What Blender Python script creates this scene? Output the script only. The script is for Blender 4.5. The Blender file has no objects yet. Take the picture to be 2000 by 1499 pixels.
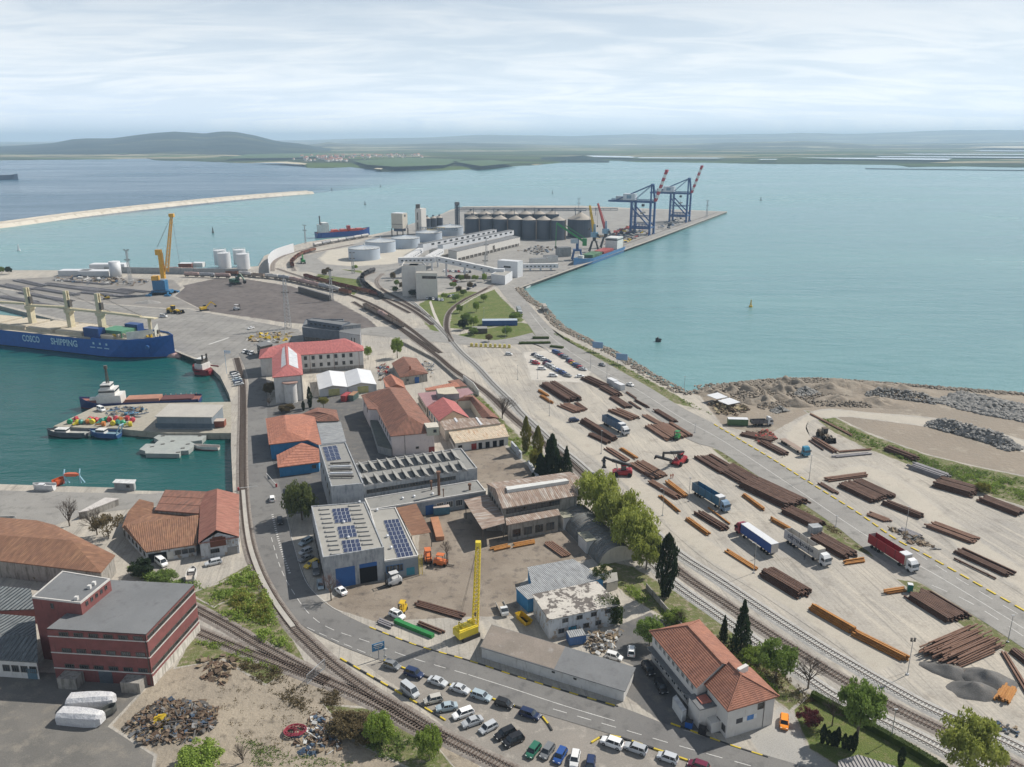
import bpy, math, random
from mathutils import Vector, Matrix
random.seed(7)
R = math.radians
SC = bpy.context.scene
COL = SC.collection
# ---------------------------------------------------------------- camera
FPX, CX, CY, YH, CAMH = 1560.0, 1000.0, 749.5, 272.0, 112.0
PITCH = math.atan((CY - YH) / FPX)
cd = bpy.data.cameras.new('camera'); cam = bpy.data.objects.new('camera', cd); COL.objects.link(cam)
cam.location = (0, 0, CAMH); cam.rotation_euler = (math.pi/2 - PITCH, 0, 0)
cd.sensor_fit = 'HORIZONTAL'; cd.sensor_width = 36.0; cd.lens = 36.0*FPX/2000.0
cd.clip_start = 1.0; cd.clip_end = 200000.0
SC.camera = cam
_F = Vector((0, math.cos(PITCH), -math.sin(PITCH))); _U = Vector((0, math.sin(PITCH), math.cos(PITCH)))
def P(u, v, z=0.0):
 """photograph pixel -> point at height z"""
 d = _F + Vector(((u-CX)/FPX, 0, 0)) - (v-CY)/FPX*_U
 t = (z-CAMH)/d.z
 p = Vector((0, 0, CAMH)) + t*d; p.z = z
 return p
def PXM(v):
 """metres per photo pixel (across) at ground row v"""
 d = _F - (v-CY)/FPX*_U
 return (-CAMH/d.z)/FPX
# ---------------------------------------------------------------- world and sun
SUN_AZ, SUN_EL = R(30.5), R(45.0)          # azimuth from +X towards +Y
W = bpy.data.worlds.new('World'); SC.world = W; W.use_nodes = True
wn, wl = W.node_tree.nodes, W.node_tree.links; wn.clear()
def N(nodes, t, **k):
 n = nodes.new(t)
 for a, b in k.items(): setattr(n, a, b)
 return n
wo = N(wn, 'ShaderNodeOutputWorld'); wb = N(wn, 'ShaderNodeBackground'); sky = N(wn, 'ShaderNodeTexSky')
sky.sky_type = 'NISHITA'; sky.sun_disc = False; sky.sun_elevation = SUN_EL
sky.sun_rotation = math.pi/2 - SUN_AZ; sky.altitude = 100; sky.air_density = 1.0; sky.dust_density = 1.0; sky.ozone_density = 1.0
wb.inputs['Strength'].default_value = 0.05
# thin high cirrus: direction projected on a high plane
tc = N(wn, 'ShaderNodeTexCoord'); sx = N(wn, 'ShaderNodeSeparateXYZ'); wl.new(tc.outputs['Generated'], sx.inputs[0])
zc = N(wn, 'ShaderNodeMath', operation='MAXIMUM'); wl.new(sx.outputs['Z'], zc.inputs[0]); zc.inputs[1].default_value = 0.02
za = N(wn, 'ShaderNodeMath', operation='ADD'); wl.new(zc.outputs[0], za.inputs[0]); za.inputs[1].default_value = 0.12
dx = N(wn, 'ShaderNodeMath', operation='DIVIDE'); wl.new(sx.outputs['X'], dx.inputs[0]); wl.new(za.outputs[0], dx.inputs[1])
dy = N(wn, 'ShaderNodeMath', operation='DIVIDE'); wl.new(sx.outputs['Y'], dy.inputs[0]); wl.new(za.outputs[0], dy.inputs[1])
cv = N(wn, 'ShaderNodeCombineXYZ'); wl.new(dx.outputs[0], cv.inputs[0]); wl.new(dy.outputs[0], cv.inputs[1])
def wnoise(scale, sc3, det, dist, loc=(0, 0, 0)):
 mp = N(wn, 'ShaderNodeMapping'); mp.inputs['Scale'].default_value = sc3; mp.inputs['Location'].default_value = loc
 mp.inputs['Rotation'].default_value = (0, 0, R(-8))
 wl.new(cv.outputs[0], mp.inputs[0])
 nz = N(wn, 'ShaderNodeTexNoise'); nz.inputs['Scale'].default_value = scale; nz.inputs['Detail'].default_value = det
 nz.inputs['Roughness'].default_value = 0.55; nz.inputs['Distortion'].default_value = dist
 wl.new(mp.outputs[0], nz.inputs['Vector']); return nz
n1 = wnoise(0.8, (0.5, 1.1, 1), 8, 0.8, (0.3, 0.2, 0)); n2 = wnoise(2.6, (0.45, 1.0, 1), 9, 1.2, (4.1, 2.2, 0))
ad = N(wn, 'ShaderNodeMath', operation='ADD'); wl.new(n1.outputs['Fac'], ad.inputs[0]); wl.new(n2.outputs['Fac'], ad.inputs[1])
cr = N(wn, 'ShaderNodeMapRange'); cr.interpolation_type = 'SMOOTHSTEP'; wl.new(ad.outputs[0], cr.inputs['Value'])
cr.inputs['From Min'].default_value = 0.80; cr.inputs['From Max'].default_value = 1.22; cr.inputs['To Min'].default_value = 0.11; cr.inputs['To Max'].default_value = 0.15
# veil thickness grows towards the horizon (air mass)
zb_ = N(wn, 'ShaderNodeMath', operation='ADD'); wl.new(zc.outputs[0], zb_.inputs[0]); zb_.inputs[1].default_value = 0.035
tq = N(wn, 'ShaderNodeMath', operation='DIVIDE'); wl.new(cr.outputs[0], tq.inputs[0]); wl.new(zb_.outputs[0], tq.inputs[1])
tn = N(wn, 'ShaderNodeMath', operation='MULTIPLY'); wl.new(tq.outputs[0], tn.inputs[0]); tn.inputs[1].default_value = -1.0
te = N(wn, 'ShaderNodeMath', operation='EXPONENT'); wl.new(tn.outputs[0], te.inputs[0])
tf = N(wn, 'ShaderNodeMath', operation='SUBTRACT'); tf.inputs[0].default_value = 1.0; wl.new(te.outputs[0], tf.inputs[1])
mixc = N(wn, 'ShaderNodeMix', data_type='RGBA'); wl.new(tf.outputs[0], mixc.inputs['Factor'])
mixb = N(wn, 'ShaderNodeMix', data_type='RGBA'); mixb.inputs['A'].default_value = (19.4, 21.8, 24.6, 1); mixb.inputs['B'].default_value = (22.4, 23.4, 24.4, 1)
cf = N(wn, 'ShaderNodeMapRange'); cf.interpolation_type = 'SMOOTHSTEP'; wl.new(ad.outputs[0], cf.inputs['Value']); cf.inputs['From Min'].default_value = .80; cf.inputs['From Max'].default_value = 1.22
wl.new(cf.outputs[0], mixb.inputs['Factor']); wl.new(sky.outputs[0], mixc.inputs['A']); wl.new(mixb.outputs['Result'], mixc.inputs['B'])
wl.new(mixc.outputs['Result'], wb.inputs['Color']); wl.new(wb.outputs[0], wo.inputs[0])
sl = bpy.data.lights.new('sun', 'SUN'); sl.energy = 5.0; sl.angle = R(0.53); sl.color = (1.0, 0.945, 0.86)
so = bpy.data.objects.new('sun', sl); COL.objects.link(so)
sd = Vector((math.cos(SUN_AZ)*math.cos(SUN_EL), math.sin(SUN_AZ)*math.cos(SUN_EL), math.sin(SUN_EL)))
so.location = sd*3000; so.rotation_euler = sd.to_track_quat('Z', 'Y').to_euler()
SC.view_settings.view_transform = 'Standard'; SC.view_settings.look = 'None'; SC.view_settings.exposure = 0.11; SC.view_settings.gamma = 1.0
SC.view_settings.use_curve_mapping = False
SC.render.engine = 'CYCLES'; SC.cycles.use_denoising = True; SC.cycles.max_bounces = 5; SC.cycles.diffuse_bounces = 3
SC.cycles.glossy_bounces = 2; SC.cycles.transparent_max_bounces = 16; SC.cycles.volume_bounces = 2
SC.cycles.caustics_reflective = False; SC.cycles.caustics_refractive = False
SC.cycles.use_adaptive_sampling = True; SC.cycles.adaptive_threshold = 0.02
# ---------------------------------------------------------------- materials
MATS = {}
def bare(name):
 m = bpy.data.materials.new(name); m.use_nodes = True
 nt = m.node_tree; b = nt.nodes['Principled BSDF']; b.inputs['Specular IOR Level'].default_value = 0.3
 return m, nt.nodes, nt.links, b
def coord(n, l, kind):
 if kind == 'world': return N(n, 'ShaderNodeNewGeometry').outputs['Position']
 t = N(n, 'ShaderNodeTexCoord'); return t.outputs['UV' if kind == 'uv' else 'Object']
def noise(n, l, vec, scale, detail=5, rough=.6, stretch=(1, 1, 1), dist=0):
 mp = N(n, 'ShaderNodeMapping'); mp.inputs['Scale'].default_value = stretch; l.new(vec, mp.inputs[0])
 z = N(n, 'ShaderNodeTexNoise'); z.inputs['Scale'].default_value = scale; z.inputs['Detail'].default_value = detail
 z.inputs['Roughness'].default_value = rough; z.inputs['Distortion'].default_value = dist; l.new(mp.outputs[0], z.inputs['Vector'])
 return z.outputs['Fac']
def rng(n, l, val, a, b, lo=0., hi=1.):
 r = N(n, 'ShaderNodeMapRange'); l.new(val, r.inputs['Value'])
 for k, x in (('From Min', a), ('From Max', b), ('To Min', lo), ('To Max', hi)): r.inputs[k].default_value = x
 return r.outputs[0]
def mixrgb(n, l, fac, a, b, blend='MIX'):
 m = N(n, 'ShaderNodeMix', data_type='RGBA', blend_type=blend)
 if isinstance(fac, (int, float)): m.inputs['Factor'].default_value = fac
 else: l.new(fac, m.inputs['Factor'])
 for k, x in (('A', a), ('B', b)):
  if isinstance(x, tuple): m.inputs[k].default_value = (*x[:3], 1)
  else: l.new(x, m.inputs[k])
 return m.outputs['Result']
def mth(n, l, op, a, b=None):
 m = N(n, 'ShaderNodeMath', operation=op)
 for i, x in enumerate((a, b)):
  if x is None: continue
  if isinstance(x, (int, float)): m.inputs[i].default_value = x
  else: l.new(x, m.inputs[i])
 return m.outputs[0]
def bumpn(n, l, b, h, strength, dist):
 k = N(n, 'ShaderNodeBump'); k.inputs['Strength'].default_value = strength; k.inputs['Distance'].default_value = dist
 l.new(h, k.inputs['Height']); l.new(k.outputs[0], b.inputs['Normal'])
def M(name, c1, c2=None, scale=.4, lo=.35, hi=.65, rough=.85, c3=None, s3=2.0, lo3=.58, hi3=.72, fine=.18, bump=0., bs=3., bd=.1, metal=0., kind='world', stretch=(1, 1, 1), spec=.3, objcol=False):
 """noise-mottled surface: c1/c2 in big patches, c3 in stains, fine grain over all"""
 if name in MATS: return MATS[name]
 m, n, l, b = bare(name); v = coord(n, l, kind)
 if objcol:
  oi = N(n, 'ShaderNodeObjectInfo'); col = oi.outputs['Color']
 elif c2: col = mixrgb(n, l, rng(n, l, noise(n, l, v, scale, stretch=stretch), lo, hi), c1, c2)
 else: col = mixrgb(n, l, 0., c1, c1)
 if c3: col = mixrgb(n, l, rng(n, l, noise(n, l, v, s3, 6, .65, stretch=stretch), lo3, hi3), col, c3)
 if fine:
  f = rng(n, l, noise(n, l, v, 4.0, 4, .7), .3, .7, 1-fine, 1+fine)
  g = N(n, 'ShaderNodeCombineColor')
  for i in range(3): l.new(f, g.inputs[i])
  col = mixrgb(n, l, 1., col, g.outputs[0], 'MULTIPLY')
 l.new(col, b.inputs['Base Color']); b.inputs['Roughness'].default_value = rough; b.inputs['Metallic'].default_value = metal
 b.inputs['Specular IOR Level'].default_value = spec
 if bump: bumpn(n, l, b, noise(n, l, v, bs, 5), bump, bd)
 MATS[name] = m; return m
def roofmat(name, c1, c2, c3=None, pitch=.3, bump=.6, bd=.08, rough=.8, ridge=(1, 0), streak=.6, lo3=.52, hi3=.7, tile=0.):
 """ridged sheet or tile roof: ribs run up the slope (UV is metres: u along the eave, v up the slope)"""
 if name in MATS: return MATS[name]
 m, n, l, b = bare(name); v = coord(n, l, 'uv'); wv = coord(n, l, 'world')
 col = mixrgb(n, l, rng(n, l, noise(n, l, wv, .35), .35, .65), c1, c2)
 if c3: col = mixrgb(n, l, rng(n, l, noise(n, l, v, 1.0, 6, .6, stretch=(streak*1.6, streak*.22, 1)), lo3, hi3), col, c3)
 pn = noise(n, l, v, 1.0, 2, .5, stretch=(1.1, .45, 1))
 g = N(n, 'ShaderNodeCombineColor'); f = rng(n, l, pn, .3, .7, .8, 1.18)
 for i in range(3): l.new(f, g.inputs[i])
 col = mixrgb(n, l, 1., col, g.outputs[0], 'MULTIPLY')
 sp = N(n, 'ShaderNodeSeparateXYZ'); l.new(v, sp.inputs[0])
 wv1 = mth(n, l, 'SINE', mth(n, l, 'MULTIPLY', sp.outputs['X'], 2*math.pi/pitch)); h = wv1
 if tile:
  fr = mth(n, l, 'FRACT', mth(n, l, 'DIVIDE', sp.outputs['Y'], tile)); h = mth(n, l, 'ADD', wv1, mth(n, l, 'MULTIPLY', fr, -1.6))
 l.new(col, b.inputs['Base Color']); b.inputs['Roughness'].default_value = rough
 bumpn(n, l, b, h, bump, bd); MATS[name] = m; return m
def wallmat(name, c1, c2, stain=(.2, .18, .16), lo=.56, hi=.75, band=None, rough=.9, patch=None):
 """plaster or concrete with rain streaks"""
 if name in MATS: return MATS[name]
 m, n, l, b = bare(name); v = coord(n, l, 'world')
 col = mixrgb(n, l, rng(n, l, noise(n, l, v, .5), .35, .65), c1, c2)
 if patch: col = mixrgb(n, l, rng(n, l, noise(n, l, v, .55, 7, .65), .55, .6), col, patch)
 col = mixrgb(n, l, rng(n, l, noise(n, l, v, 1.4, 6, .65, stretch=(1, 1, .18)), lo, hi, 0, .75), col, stain)
 l.new(col, b.inputs['Base Color']); b.inputs['Roughness'].default_value = rough
 bumpn(n, l, b, noise(n, l, v, 2.5, 5), .15, .05); MATS[name] = m; return m
def glassmat():
 if 'glass' in MATS: return MATS['glass']
 m, n, l, b = bare('glass'); v = coord(n, l, 'world')
 l.new(mixrgb(n, l, rng(n, l, noise(n, l, v, .35, 2), .4, .6), (.012, .017, .022), (.05, .06, .07)), b.inputs['Base Color'])
 b.inputs['Roughness'].default_value = .08; b.inputs['Specular IOR Level'].default_value = .6; MATS['glass'] = m; return m
def paint(name, c, rough=.4, wear=.12, metal=0., c3=None, lo3=.6, hi3=.75):
 return M(name, c, tuple(x*.82 for x in c), scale=.6, rough=rough, fine=wear, metal=metal, spec=.45, c3=c3, s3=1.3, lo3=lo3, hi3=hi3)
# ---------------------------------------------------------------- mesh helpers
class G:
 """collects shapes; obj() links them as one mesh object"""
 def __init__(s): s.v = []; s.f = []; s.m = []; s.mi = 0
 def add(s, vs, fs):
  o = len(s.v); s.v += [tuple(x) for x in vs]; s.f += [tuple(i+o for i in f) for f in fs]; s.m += [s.mi]*len(fs); return s
 def box(s, c, d, rz=0, rx=0, ry=0):
  x, y, z = d[0]/2, d[1]/2, d[2]/2
  mt = Matrix.Translation(c) @ Matrix.Rotation(rz, 4, 'Z') @ Matrix.Rotation(ry, 4, 'Y') @ Matrix.Rotation(rx, 4, 'X')
  vs = [mt @ Vector(q) for q in ((-x,-y,-z),(x,-y,-z),(x,y,-z),(-x,y,-z),(-x,-y,z),(x,-y,z),(x,y,z),(-x,y,z))]
  return s.add(vs, [(0,3,2,1),(4,5,6,7),(0,1,5,4),(1,2,6,5),(2,3,7,6),(3,0,4,7)])
 def prism(s, poly, z0, z1, cap=True, bot=False):
  poly = [Vector((p[0], p[1], 0)) for p in poly]
  if sum((poly[i].x-poly[i-1].x)*(poly[i].y+poly[i-1].y) for i in range(len(poly))) > 0: poly.reverse()
  k = len(poly); vs = [(p.x, p.y, z0) for p in poly]+[(p.x, p.y, z1) for p in poly]
  fs = [(i, (i+1) % k, k+(i+1) % k, k+i) for i in range(k)]
  if cap: fs.append(tuple(range(k, 2*k)))
  if bot: fs.append(tuple(range(k-1, -1, -1)))
  return s.add(vs, fs)
 def tube(s, a, b, r, n=8, r2=None, cap=True):
  a, b = Vector(a), Vector(b); d = b-a
  if d.length < 1e-6: return s
  q = d.to_track_quat('Z', 'Y').to_matrix(); r2 = r if r2 is None else r2
  vs = []
  for p, rr in ((a, r), (b, r2)):
   for i in range(n):
    t = 2*math.pi*(i+.5)/n; vs.append(p + q @ Vector((math.cos(t)*rr, math.sin(t)*rr, 0)))
  fs = [(i, (i+1) % n, n+(i+1) % n, n+i) for i in range(n)]
  if cap: fs += [tuple(range(n-1, -1, -1)), tuple(range(n, 2*n))]
  return s.add(vs, fs)
 def bar(s, a, b, w, h=None):
  """square bar from a to b: w wide, h high"""
  a, b = Vector(a), Vector(b); d = (b-a); h = w if h is None else h
  if d.length < 1e-6: return s
  dn = d.normalized(); sd = dn.cross(Vector((0, 0, 1)))
  if sd.length < 1e-3: sd = Vector((1, 0, 0))
  sd.normalize(); up = sd.cross(dn); vs = []
  for p in (a, b):
   for i, j in ((-1,-1),(1,-1),(1,1),(-1,1)): vs.append(p+sd*(i*w/2)+up*(j*h/2))
  return s.add(vs, [(0,1,5,4),(1,2,6,5),(2,3,7,6),(3,0,4,7),(3,2,1,0),(4,5,6,7)])
 def lattice(s, a, b, w, w2=None, n=10, r=.08, rl=.06, side=None):
  """square lattice boom from a to b"""
  a, b = Vector(a), Vector(b); d = (b-a).normalized(); w2 = w if w2 is None else w2
  sd = side or d.cross(Vector((0, 0, 1)))
  if sd.length < 1e-3: sd = Vector((1, 0, 0))
  sd.normalize(); up = sd.cross(d)
  def c(t, k):
   i, j = ((-1,-1),(1,-1),(1,1),(-1,1))[k]; ww = (w+(w2-w)*t)/2
   return a+(b-a)*t+sd*i*ww+up*j*ww
  for k in range(4): s.bar(c(0, k), c(1, k), r*2)
  for q in range(n):
   t0, t1 = q/n, (q+1)/n
   for k in range(4):
    s.bar(c(t0, k), c(t1, (k+1) % 4), rl*2); s.bar(c(t1, k), c(t1, (k+1) % 4), rl*2)
  return s
 def mesh(s, name, mats):
  me = bpy.data.meshes.new(name); me.from_pydata(s.v, [], s.f)
  for m in (mats if isinstance(mats, (list, tuple)) else [mats]): me.materials.append(m)
  if any(s.m): me.polygons.foreach_set('material_index', s.m)
  autouv(me); me.update(); return me
 def obj(s, name, mats, parent=None, org=None, smooth=False):
  if org is None: org = ORG.get(parent.name, Vector()) if parent else Vector()
  if org.length > 0: s.v = [(a-org.x, b-org.y, c-org.z) for a, b, c in s.v]
  me = s.mesh(name, mats)
  if smooth: me.polygons.foreach_set('use_smooth', [True]*len(me.polygons))
  return link(name, me, parent)
ORG = {}
def autouv(me):
 """UV in metres: u level along the face, v up the slope"""
 uv = me.uv_layers.new(name='uv'); co = me.vertices; dat = [0.0]*(2*len(me.loops)); Z = Vector((0, 0, 1))
 for p in me.polygons:
  n = p.normal; u = Z.cross(n)
  if u.length < .02:
   ev = [co[p.vertices[(i+1) % len(p.vertices)]].co-co[p.vertices[i]].co for i in range(len(p.vertices))]
   u = max(ev, key=lambda e: e.length).copy(); u.z = 0
   if u.length < 1e-6: u = Vector((1, 0, 0))
  u.normalize(); v = n.cross(u)
  for li in p.loop_indices:
   c = co[me.loops[li].vertex_index].co; dat[2*li] = c.dot(u); dat[2*li+1] = c.dot(v)
 uv.data.foreach_set('uv', dat)
def link(name, data, parent=None, loc=None, rz=0, scale=None, color=None):
 o = bpy.data.objects.new(name, data); COL.objects.link(o)
 if parent is not None: o.parent = parent; ORG[o.name] = ORG.get(parent.name, Vector())
 if loc is not None: o.location = loc
 if rz: o.rotation_euler.z = rz
 if scale is not None: o.scale = scale if hasattr(scale, '__len__') else (scale,)*3
 if color is not None: o.color = (*color, 1)
 return o
def tag(o, label=None, cat=None, group=None, kind=None):
 if label: o['label'] = label
 if cat: o['category'] = cat
 if group: o['group'] = group
 if kind: o['kind'] = kind
 return o
def thing(name, label, cat, loc, rz=0, group=None):
 """Empty at a thing's base; children made with obj(parent=) may be given in world coordinates when rz is 0"""
 o = bpy.data.objects.new(name, None); COL.objects.link(o); o.location = loc; o.rotation_euler.z = rz; o.empty_display_size = .5
 ORG[o.name] = Vector(loc) if rz == 0 else Vector()
 return tag(o, label, cat, group)
def local(o): ORG[o.name] = Vector(); return o
def copy_tree(o, parent=None):
 c = o.copy(); COL.objects.link(c)
 if parent is not None: c.parent = parent; c.matrix_parent_inverse = Matrix()
 for ch in list(o.children): copy_tree(ch, c)
 return c
def struct(name, g, m): return tag(g.obj(name, m), kind='structure')
RAG = {}
def gravelcol(n, l):
 v = coord(n, l, 'world'); a = noise(n, l, v, .022, 7, .6); c = noise(n, l, v, .16, 6, .65); d = noise(n, l, v, 1.6, 4, .7)
 mp = N(n, 'ShaderNodeMapping'); mp.vector_type = 'TEXTURE'; mp.inputs['Rotation'].default_value = (0, 0, R(106)); mp.inputs['Scale'].default_value = (34, 2.4, 1); l.new(v, mp.inputs[0])
 t = N(n, 'ShaderNodeTexNoise'); t.inputs['Scale'].default_value = 1.; t.inputs['Detail'].default_value = 5; t.inputs['Distortion'].default_value = .5; l.new(mp.outputs[0], t.inputs['Vector'])
 mp2 = N(n, 'ShaderNodeMapping'); mp2.vector_type = 'TEXTURE'; mp2.inputs['Rotation'].default_value = (0, 0, R(98)); mp2.inputs['Scale'].default_value = (22, .55, 1); l.new(v, mp2.inputs[0])
 t2 = N(n, 'ShaderNodeTexNoise'); t2.inputs['Scale'].default_value = 1.; t2.inputs['Detail'].default_value = 3; t2.inputs['Distortion'].default_value = 1.2; l.new(mp2.outputs[0], t2.inputs['Vector'])
 col = mixrgb(n, l, rng(n, l, a, .38, .62), (.42, .385, .33), (.33, .31, .28))
 col = mixrgb(n, l, rng(n, l, t.outputs['Fac'], .50, .68, 0, .7), col, (.49, .445, .375))
 col = mixrgb(n, l, rng(n, l, t2.outputs['Fac'], .53, .66, 0, .7), col, (.26, .245, .22))
 col = mixrgb(n, l, rng(n, l, c, .53, .74, 0, .7), col, (.19, .17, .148))
 g2 = N(n, 'ShaderNodeCombineColor'); f = rng(n, l, d, .3, .7, .84, 1.14)
 for i in range(3): l.new(f, g2.inputs[i])
 return mixrgb(n, l, 1., col, g2.outputs[0], 'MULTIPLY'), mth(n, l, 'ADD', c, mth(n, l, 'MULTIPLY', d, .35))
def ragged(m):
 """copy of a ground material whose border breaks up into the gravel around it (attribute 'edge': 0 rim, 1 inside)"""
 if m.name in RAG: return RAG[m.name]
 c = m.copy(); c.name = m.name+'_ragged'; n, l = c.node_tree.nodes, c.node_tree.links; b = n['Principled BSDF']
 a = N(n, 'ShaderNodeAttribute', attribute_name='edge'); v = N(n, 'ShaderNodeNewGeometry').outputs['Position']
 z = mth(n, l, 'ADD', noise(n, l, v, .22, 6, .65), mth(n, l, 'MULTIPLY', a.outputs['Fac'], 1.1)); src = b.inputs['Base Color'].links[0].from_socket; gc, h = gravelcol(n, l)
 l.new(mixrgb(n, l, rng(n, l, z, .80, 1.06), gc, src), b.inputs['Base Color']); RAG[m.name] = c; return c
def sheet(name, poly, z, m, kind='structure', rag=0):
 """flat ground sheet from photo pixels; rag: width in metres of a broken border"""
 g = G(); pts = [P(u, v, z) for u, v in poly]
 if sum((pts[i].x-pts[i-1].x)*(pts[i].y+pts[i-1].y) for i in range(len(pts))) > 0: pts.reverse()
 if not rag:
  g.add(pts, [tuple(range(len(pts)))]); return tag(g.obj(name, m), kind=kind)
 k = len(pts); out = []
 for i in range(k):
  a = (pts[i]-pts[i-1]); b = (pts[(i+1) % k]-pts[i]); a.z = b.z = 0; a.normalize(); b.normalize()
  na, nb = Vector((a.y, -a.x, 0)), Vector((b.y, -b.x, 0)); h = na+nb
  h = h.normalized() if h.length > .2 else na; out.append(pts[i]+h*rag)
 g.add(pts+out, [tuple(range(k))]+[(i, k+i, k+(i+1) % k, (i+1) % k) for i in range(k)])
 o = g.obj(name, ragged(m)); at = o.data.attributes.new('edge', 'FLOAT', 'POINT')
 at.data.foreach_set('value', [1.0]*k+[0.0]*k); return tag(o, kind=kind)
def catmull(pts, n=6):
 pts = [Vector(p) for p in pts]; out = []
 for i in range(len(pts)-1):
  a, b, c, d = pts[max(i-1, 0)], pts[i], pts[i+1], pts[min(i+2, len(pts)-1)]
  for k in range(n):
   t = k/n
   out.append(.5*((2*b)+(c-a)*t+(2*a-5*b+4*c-d)*t*t+(3*b-a-3*c+d)*t**3))
 out.append(pts[-1]); return out
def offset(path, d):
 out = []
 for i, p in enumerate(path):
  t = path[min(i+1, len(path)-1)]-path[max(i-1, 0)]; t.z = 0; t.normalize()
  out.append(p+Vector((-t.y, t.x, 0))*d)
 return out
def ribbon(name, left, right, z, m, smooth=6, rag=0):
 a = catmull([P(u, v, z) for u, v in left], smooth); b = catmull([P(u, v, z) for u, v in right], smooth)
 def resample(p, k):
  L = [0]
  for i in range(1, len(p)): L.append(L[-1]+(p[i]-p[i-1]).length)
  out = []; j = 0
  for q in range(k):
   s = L[-1]*q/(k-1)
   while j < len(p)-2 and L[j+1] < s: j += 1
   t = (s-L[j])/max(L[j+1]-L[j], 1e-9); out.append(p[j].lerp(p[j+1], min(1, t)))
  return out
 k = max(len(a), len(b)); a = resample(a, k); b = resample(b, k)
 g = G()
 if rag:
  w = 4; vs = []
  for p, q in zip(a, b): vs += [p, p.lerp(q, .3), p.lerp(q, .7), q]
  g.add(vs, [(i*w+j, i*w+j+1, (i+1)*w+j+1, (i+1)*w+j) for i in range(k-1) for j in range(3)])
  o = g.obj(name, ragged(m)); at = o.data.attributes.new('edge', 'FLOAT', 'POINT')
  at.data.foreach_set('value', [0.0 if i in (0, k-1) else (0.0, .8, .8, 0.0)[j] for i in range(k) for j in range(4)]); return tag(o, kind='structure')
 g.add(a+b, [(i, i+1, k+i+1, k+i) for i in range(k-1)])
 me_o = g.obj(name, m); return tag(me_o, kind='structure')
# ================================================================ setting
from mathutils import noise as MN
def fbm(x, y, s=1.0, o=4):
 t, a, f = 0.0, 1.0, s
 for _ in range(o): t += a*MN.noise(Vector((x*f, y*f, 3.7))); a *= .5; f *= 2.1
 return t
def Q(u, v, Y):
 d = _F + Vector(((u-CX)/FPX, 0, 0)) - (v-CY)/FPX*_U
 return Vector((0, 0, CAMH)) + d*(Y/d.y)
ZW = -2.6
# ---- water
def watermat():
 m, n, l, b = bare('sea_water'); v = coord(n, l, 'world')
 sp = N(n, 'ShaderNodeSeparateXYZ'); l.new(v, sp.inputs[0]); X, Y = sp.outputs['X'], sp.outputs['Y']
 big = noise(n, l, v, .0035, 5, .55, stretch=(.35, 1.0, 1), dist=.6)
 mid = noise(n, l, v, .02, 4, .6, stretch=(.25, 1, 1))
 s = mth(n, l, 'ADD', mth(n, l, 'MULTIPLY', big, .7), mth(n, l, 'MULTIPLY', mid, .3))
 bay = mixrgb(n, l, rng(n, l, s, .38, .62), (.085, .21, .222), (.145, .28, .285))
 # harbour basin: darker, greener base colour; mask = west of the quay and south of the long quay
 mk = mth(n, l, 'MULTIPLY', rng(n, l, X, -70., -84.), rng(n, l, Y, 520., 470.))
 col = mixrgb(n, l, mk, bay, mixrgb(n, l, rng(n, l, s, .35, .65), (.003, .062, .058), (.007, .092, .084)))
 # open sea outside the breakwater: bluer
 bl = mth(n, l, 'SUBTRACT', mth(n, l, 'SUBTRACT', Y, mth(n, l, 'MULTIPLY', X, 2.71)), 2990.)
 op = mth(n, l, 'MULTIPLY', rng(n, l, bl, -30., 30.), rng(n, l, X, -250., -520.))
 col = mixrgb(n, l, op, col, mixrgb(n, l, rng(n, l, s, .35, .65), (.006, .052, .10), (.014, .074, .125)))
 l.new(col, b.inputs['Base Color'])
 b.inputs['IOR'].default_value = 1.33; b.inputs['Specular IOR Level'].default_value = .5
 l.new(rng(n, l, s, .35, .65, .16, .30), b.inputs['Roughness'])
 w1 = noise(n, l, v, .55, 4, .6, stretch=(.55, 1, 1)); w2 = noise(n, l, v, .12, 3, .5, stretch=(.45, 1, 1))
 w3 = noise(n, l, v, .035, 4, .6, stretch=(.3, 1, 1)); bumpn(n, l, b, mth(n, l, 'ADD', mth(n, l, 'ADD', w1, mth(n, l, 'MULTIPLY', w2, 2.)), mth(n, l, 'MULTIPLY', w3, 5.)), .6, .6)
 MATS['sea'] = m; return m
g = G(); g.add([(-42000, -250, ZW), (42000, -250, ZW), (42000, 39000, ZW), (-42000, 39000, ZW)], [(0, 1, 2, 3)])
struct('sea', g, watermat())
# ---- far shore
def landmat(name, dark, mid, pale, s=.0012, hi=.72):
 m, n, l, b = bare(name); v = coord(n, l, 'world')
 st = (.55, 1.6, 1)
 a = noise(n, l, v, s, 7, .62, stretch=st); c = noise(n, l, v, s*2.3, 5, .6, stretch=st)
 vo = N(n, 'ShaderNodeTexVoronoi'); vo.inputs['Scale'].default_value = s*1.6
 mp = N(n, 'ShaderNodeMapping'); mp.inputs['Scale'].default_value = (.5, 1.5, 1); l.new(v, mp.inputs[0]); l.new(mp.outputs[0], vo.inputs['Vector'])
 sv = N(n, 'ShaderNodeSeparateColor'); l.new(vo.outputs['Color'], sv.inputs[0])
 col = mixrgb(n, l, rng(n, l, a, .44, .58), dark, mid)
 fld = mth(n, l, 'MULTIPLY', rng(n, l, sv.outputs[0], hi, hi+.02), rng(n, l, c, .42, .5))
 col = mixrgb(n, l, fld, col, pale); col = mixrgb(n, l, rng(n, l, c, .5, .66), col, tuple(x*.55 for x in dark))
 l.new(col, b.inputs['Base Color']); b.inputs['Roughness'].default_value = 1; b.inputs['Specular IOR Level'].default_value = 0
 bumpn(n, l, b, noise(n, l, v, .012, 4), .8, 14.); MATS[name] = m; return m
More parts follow.
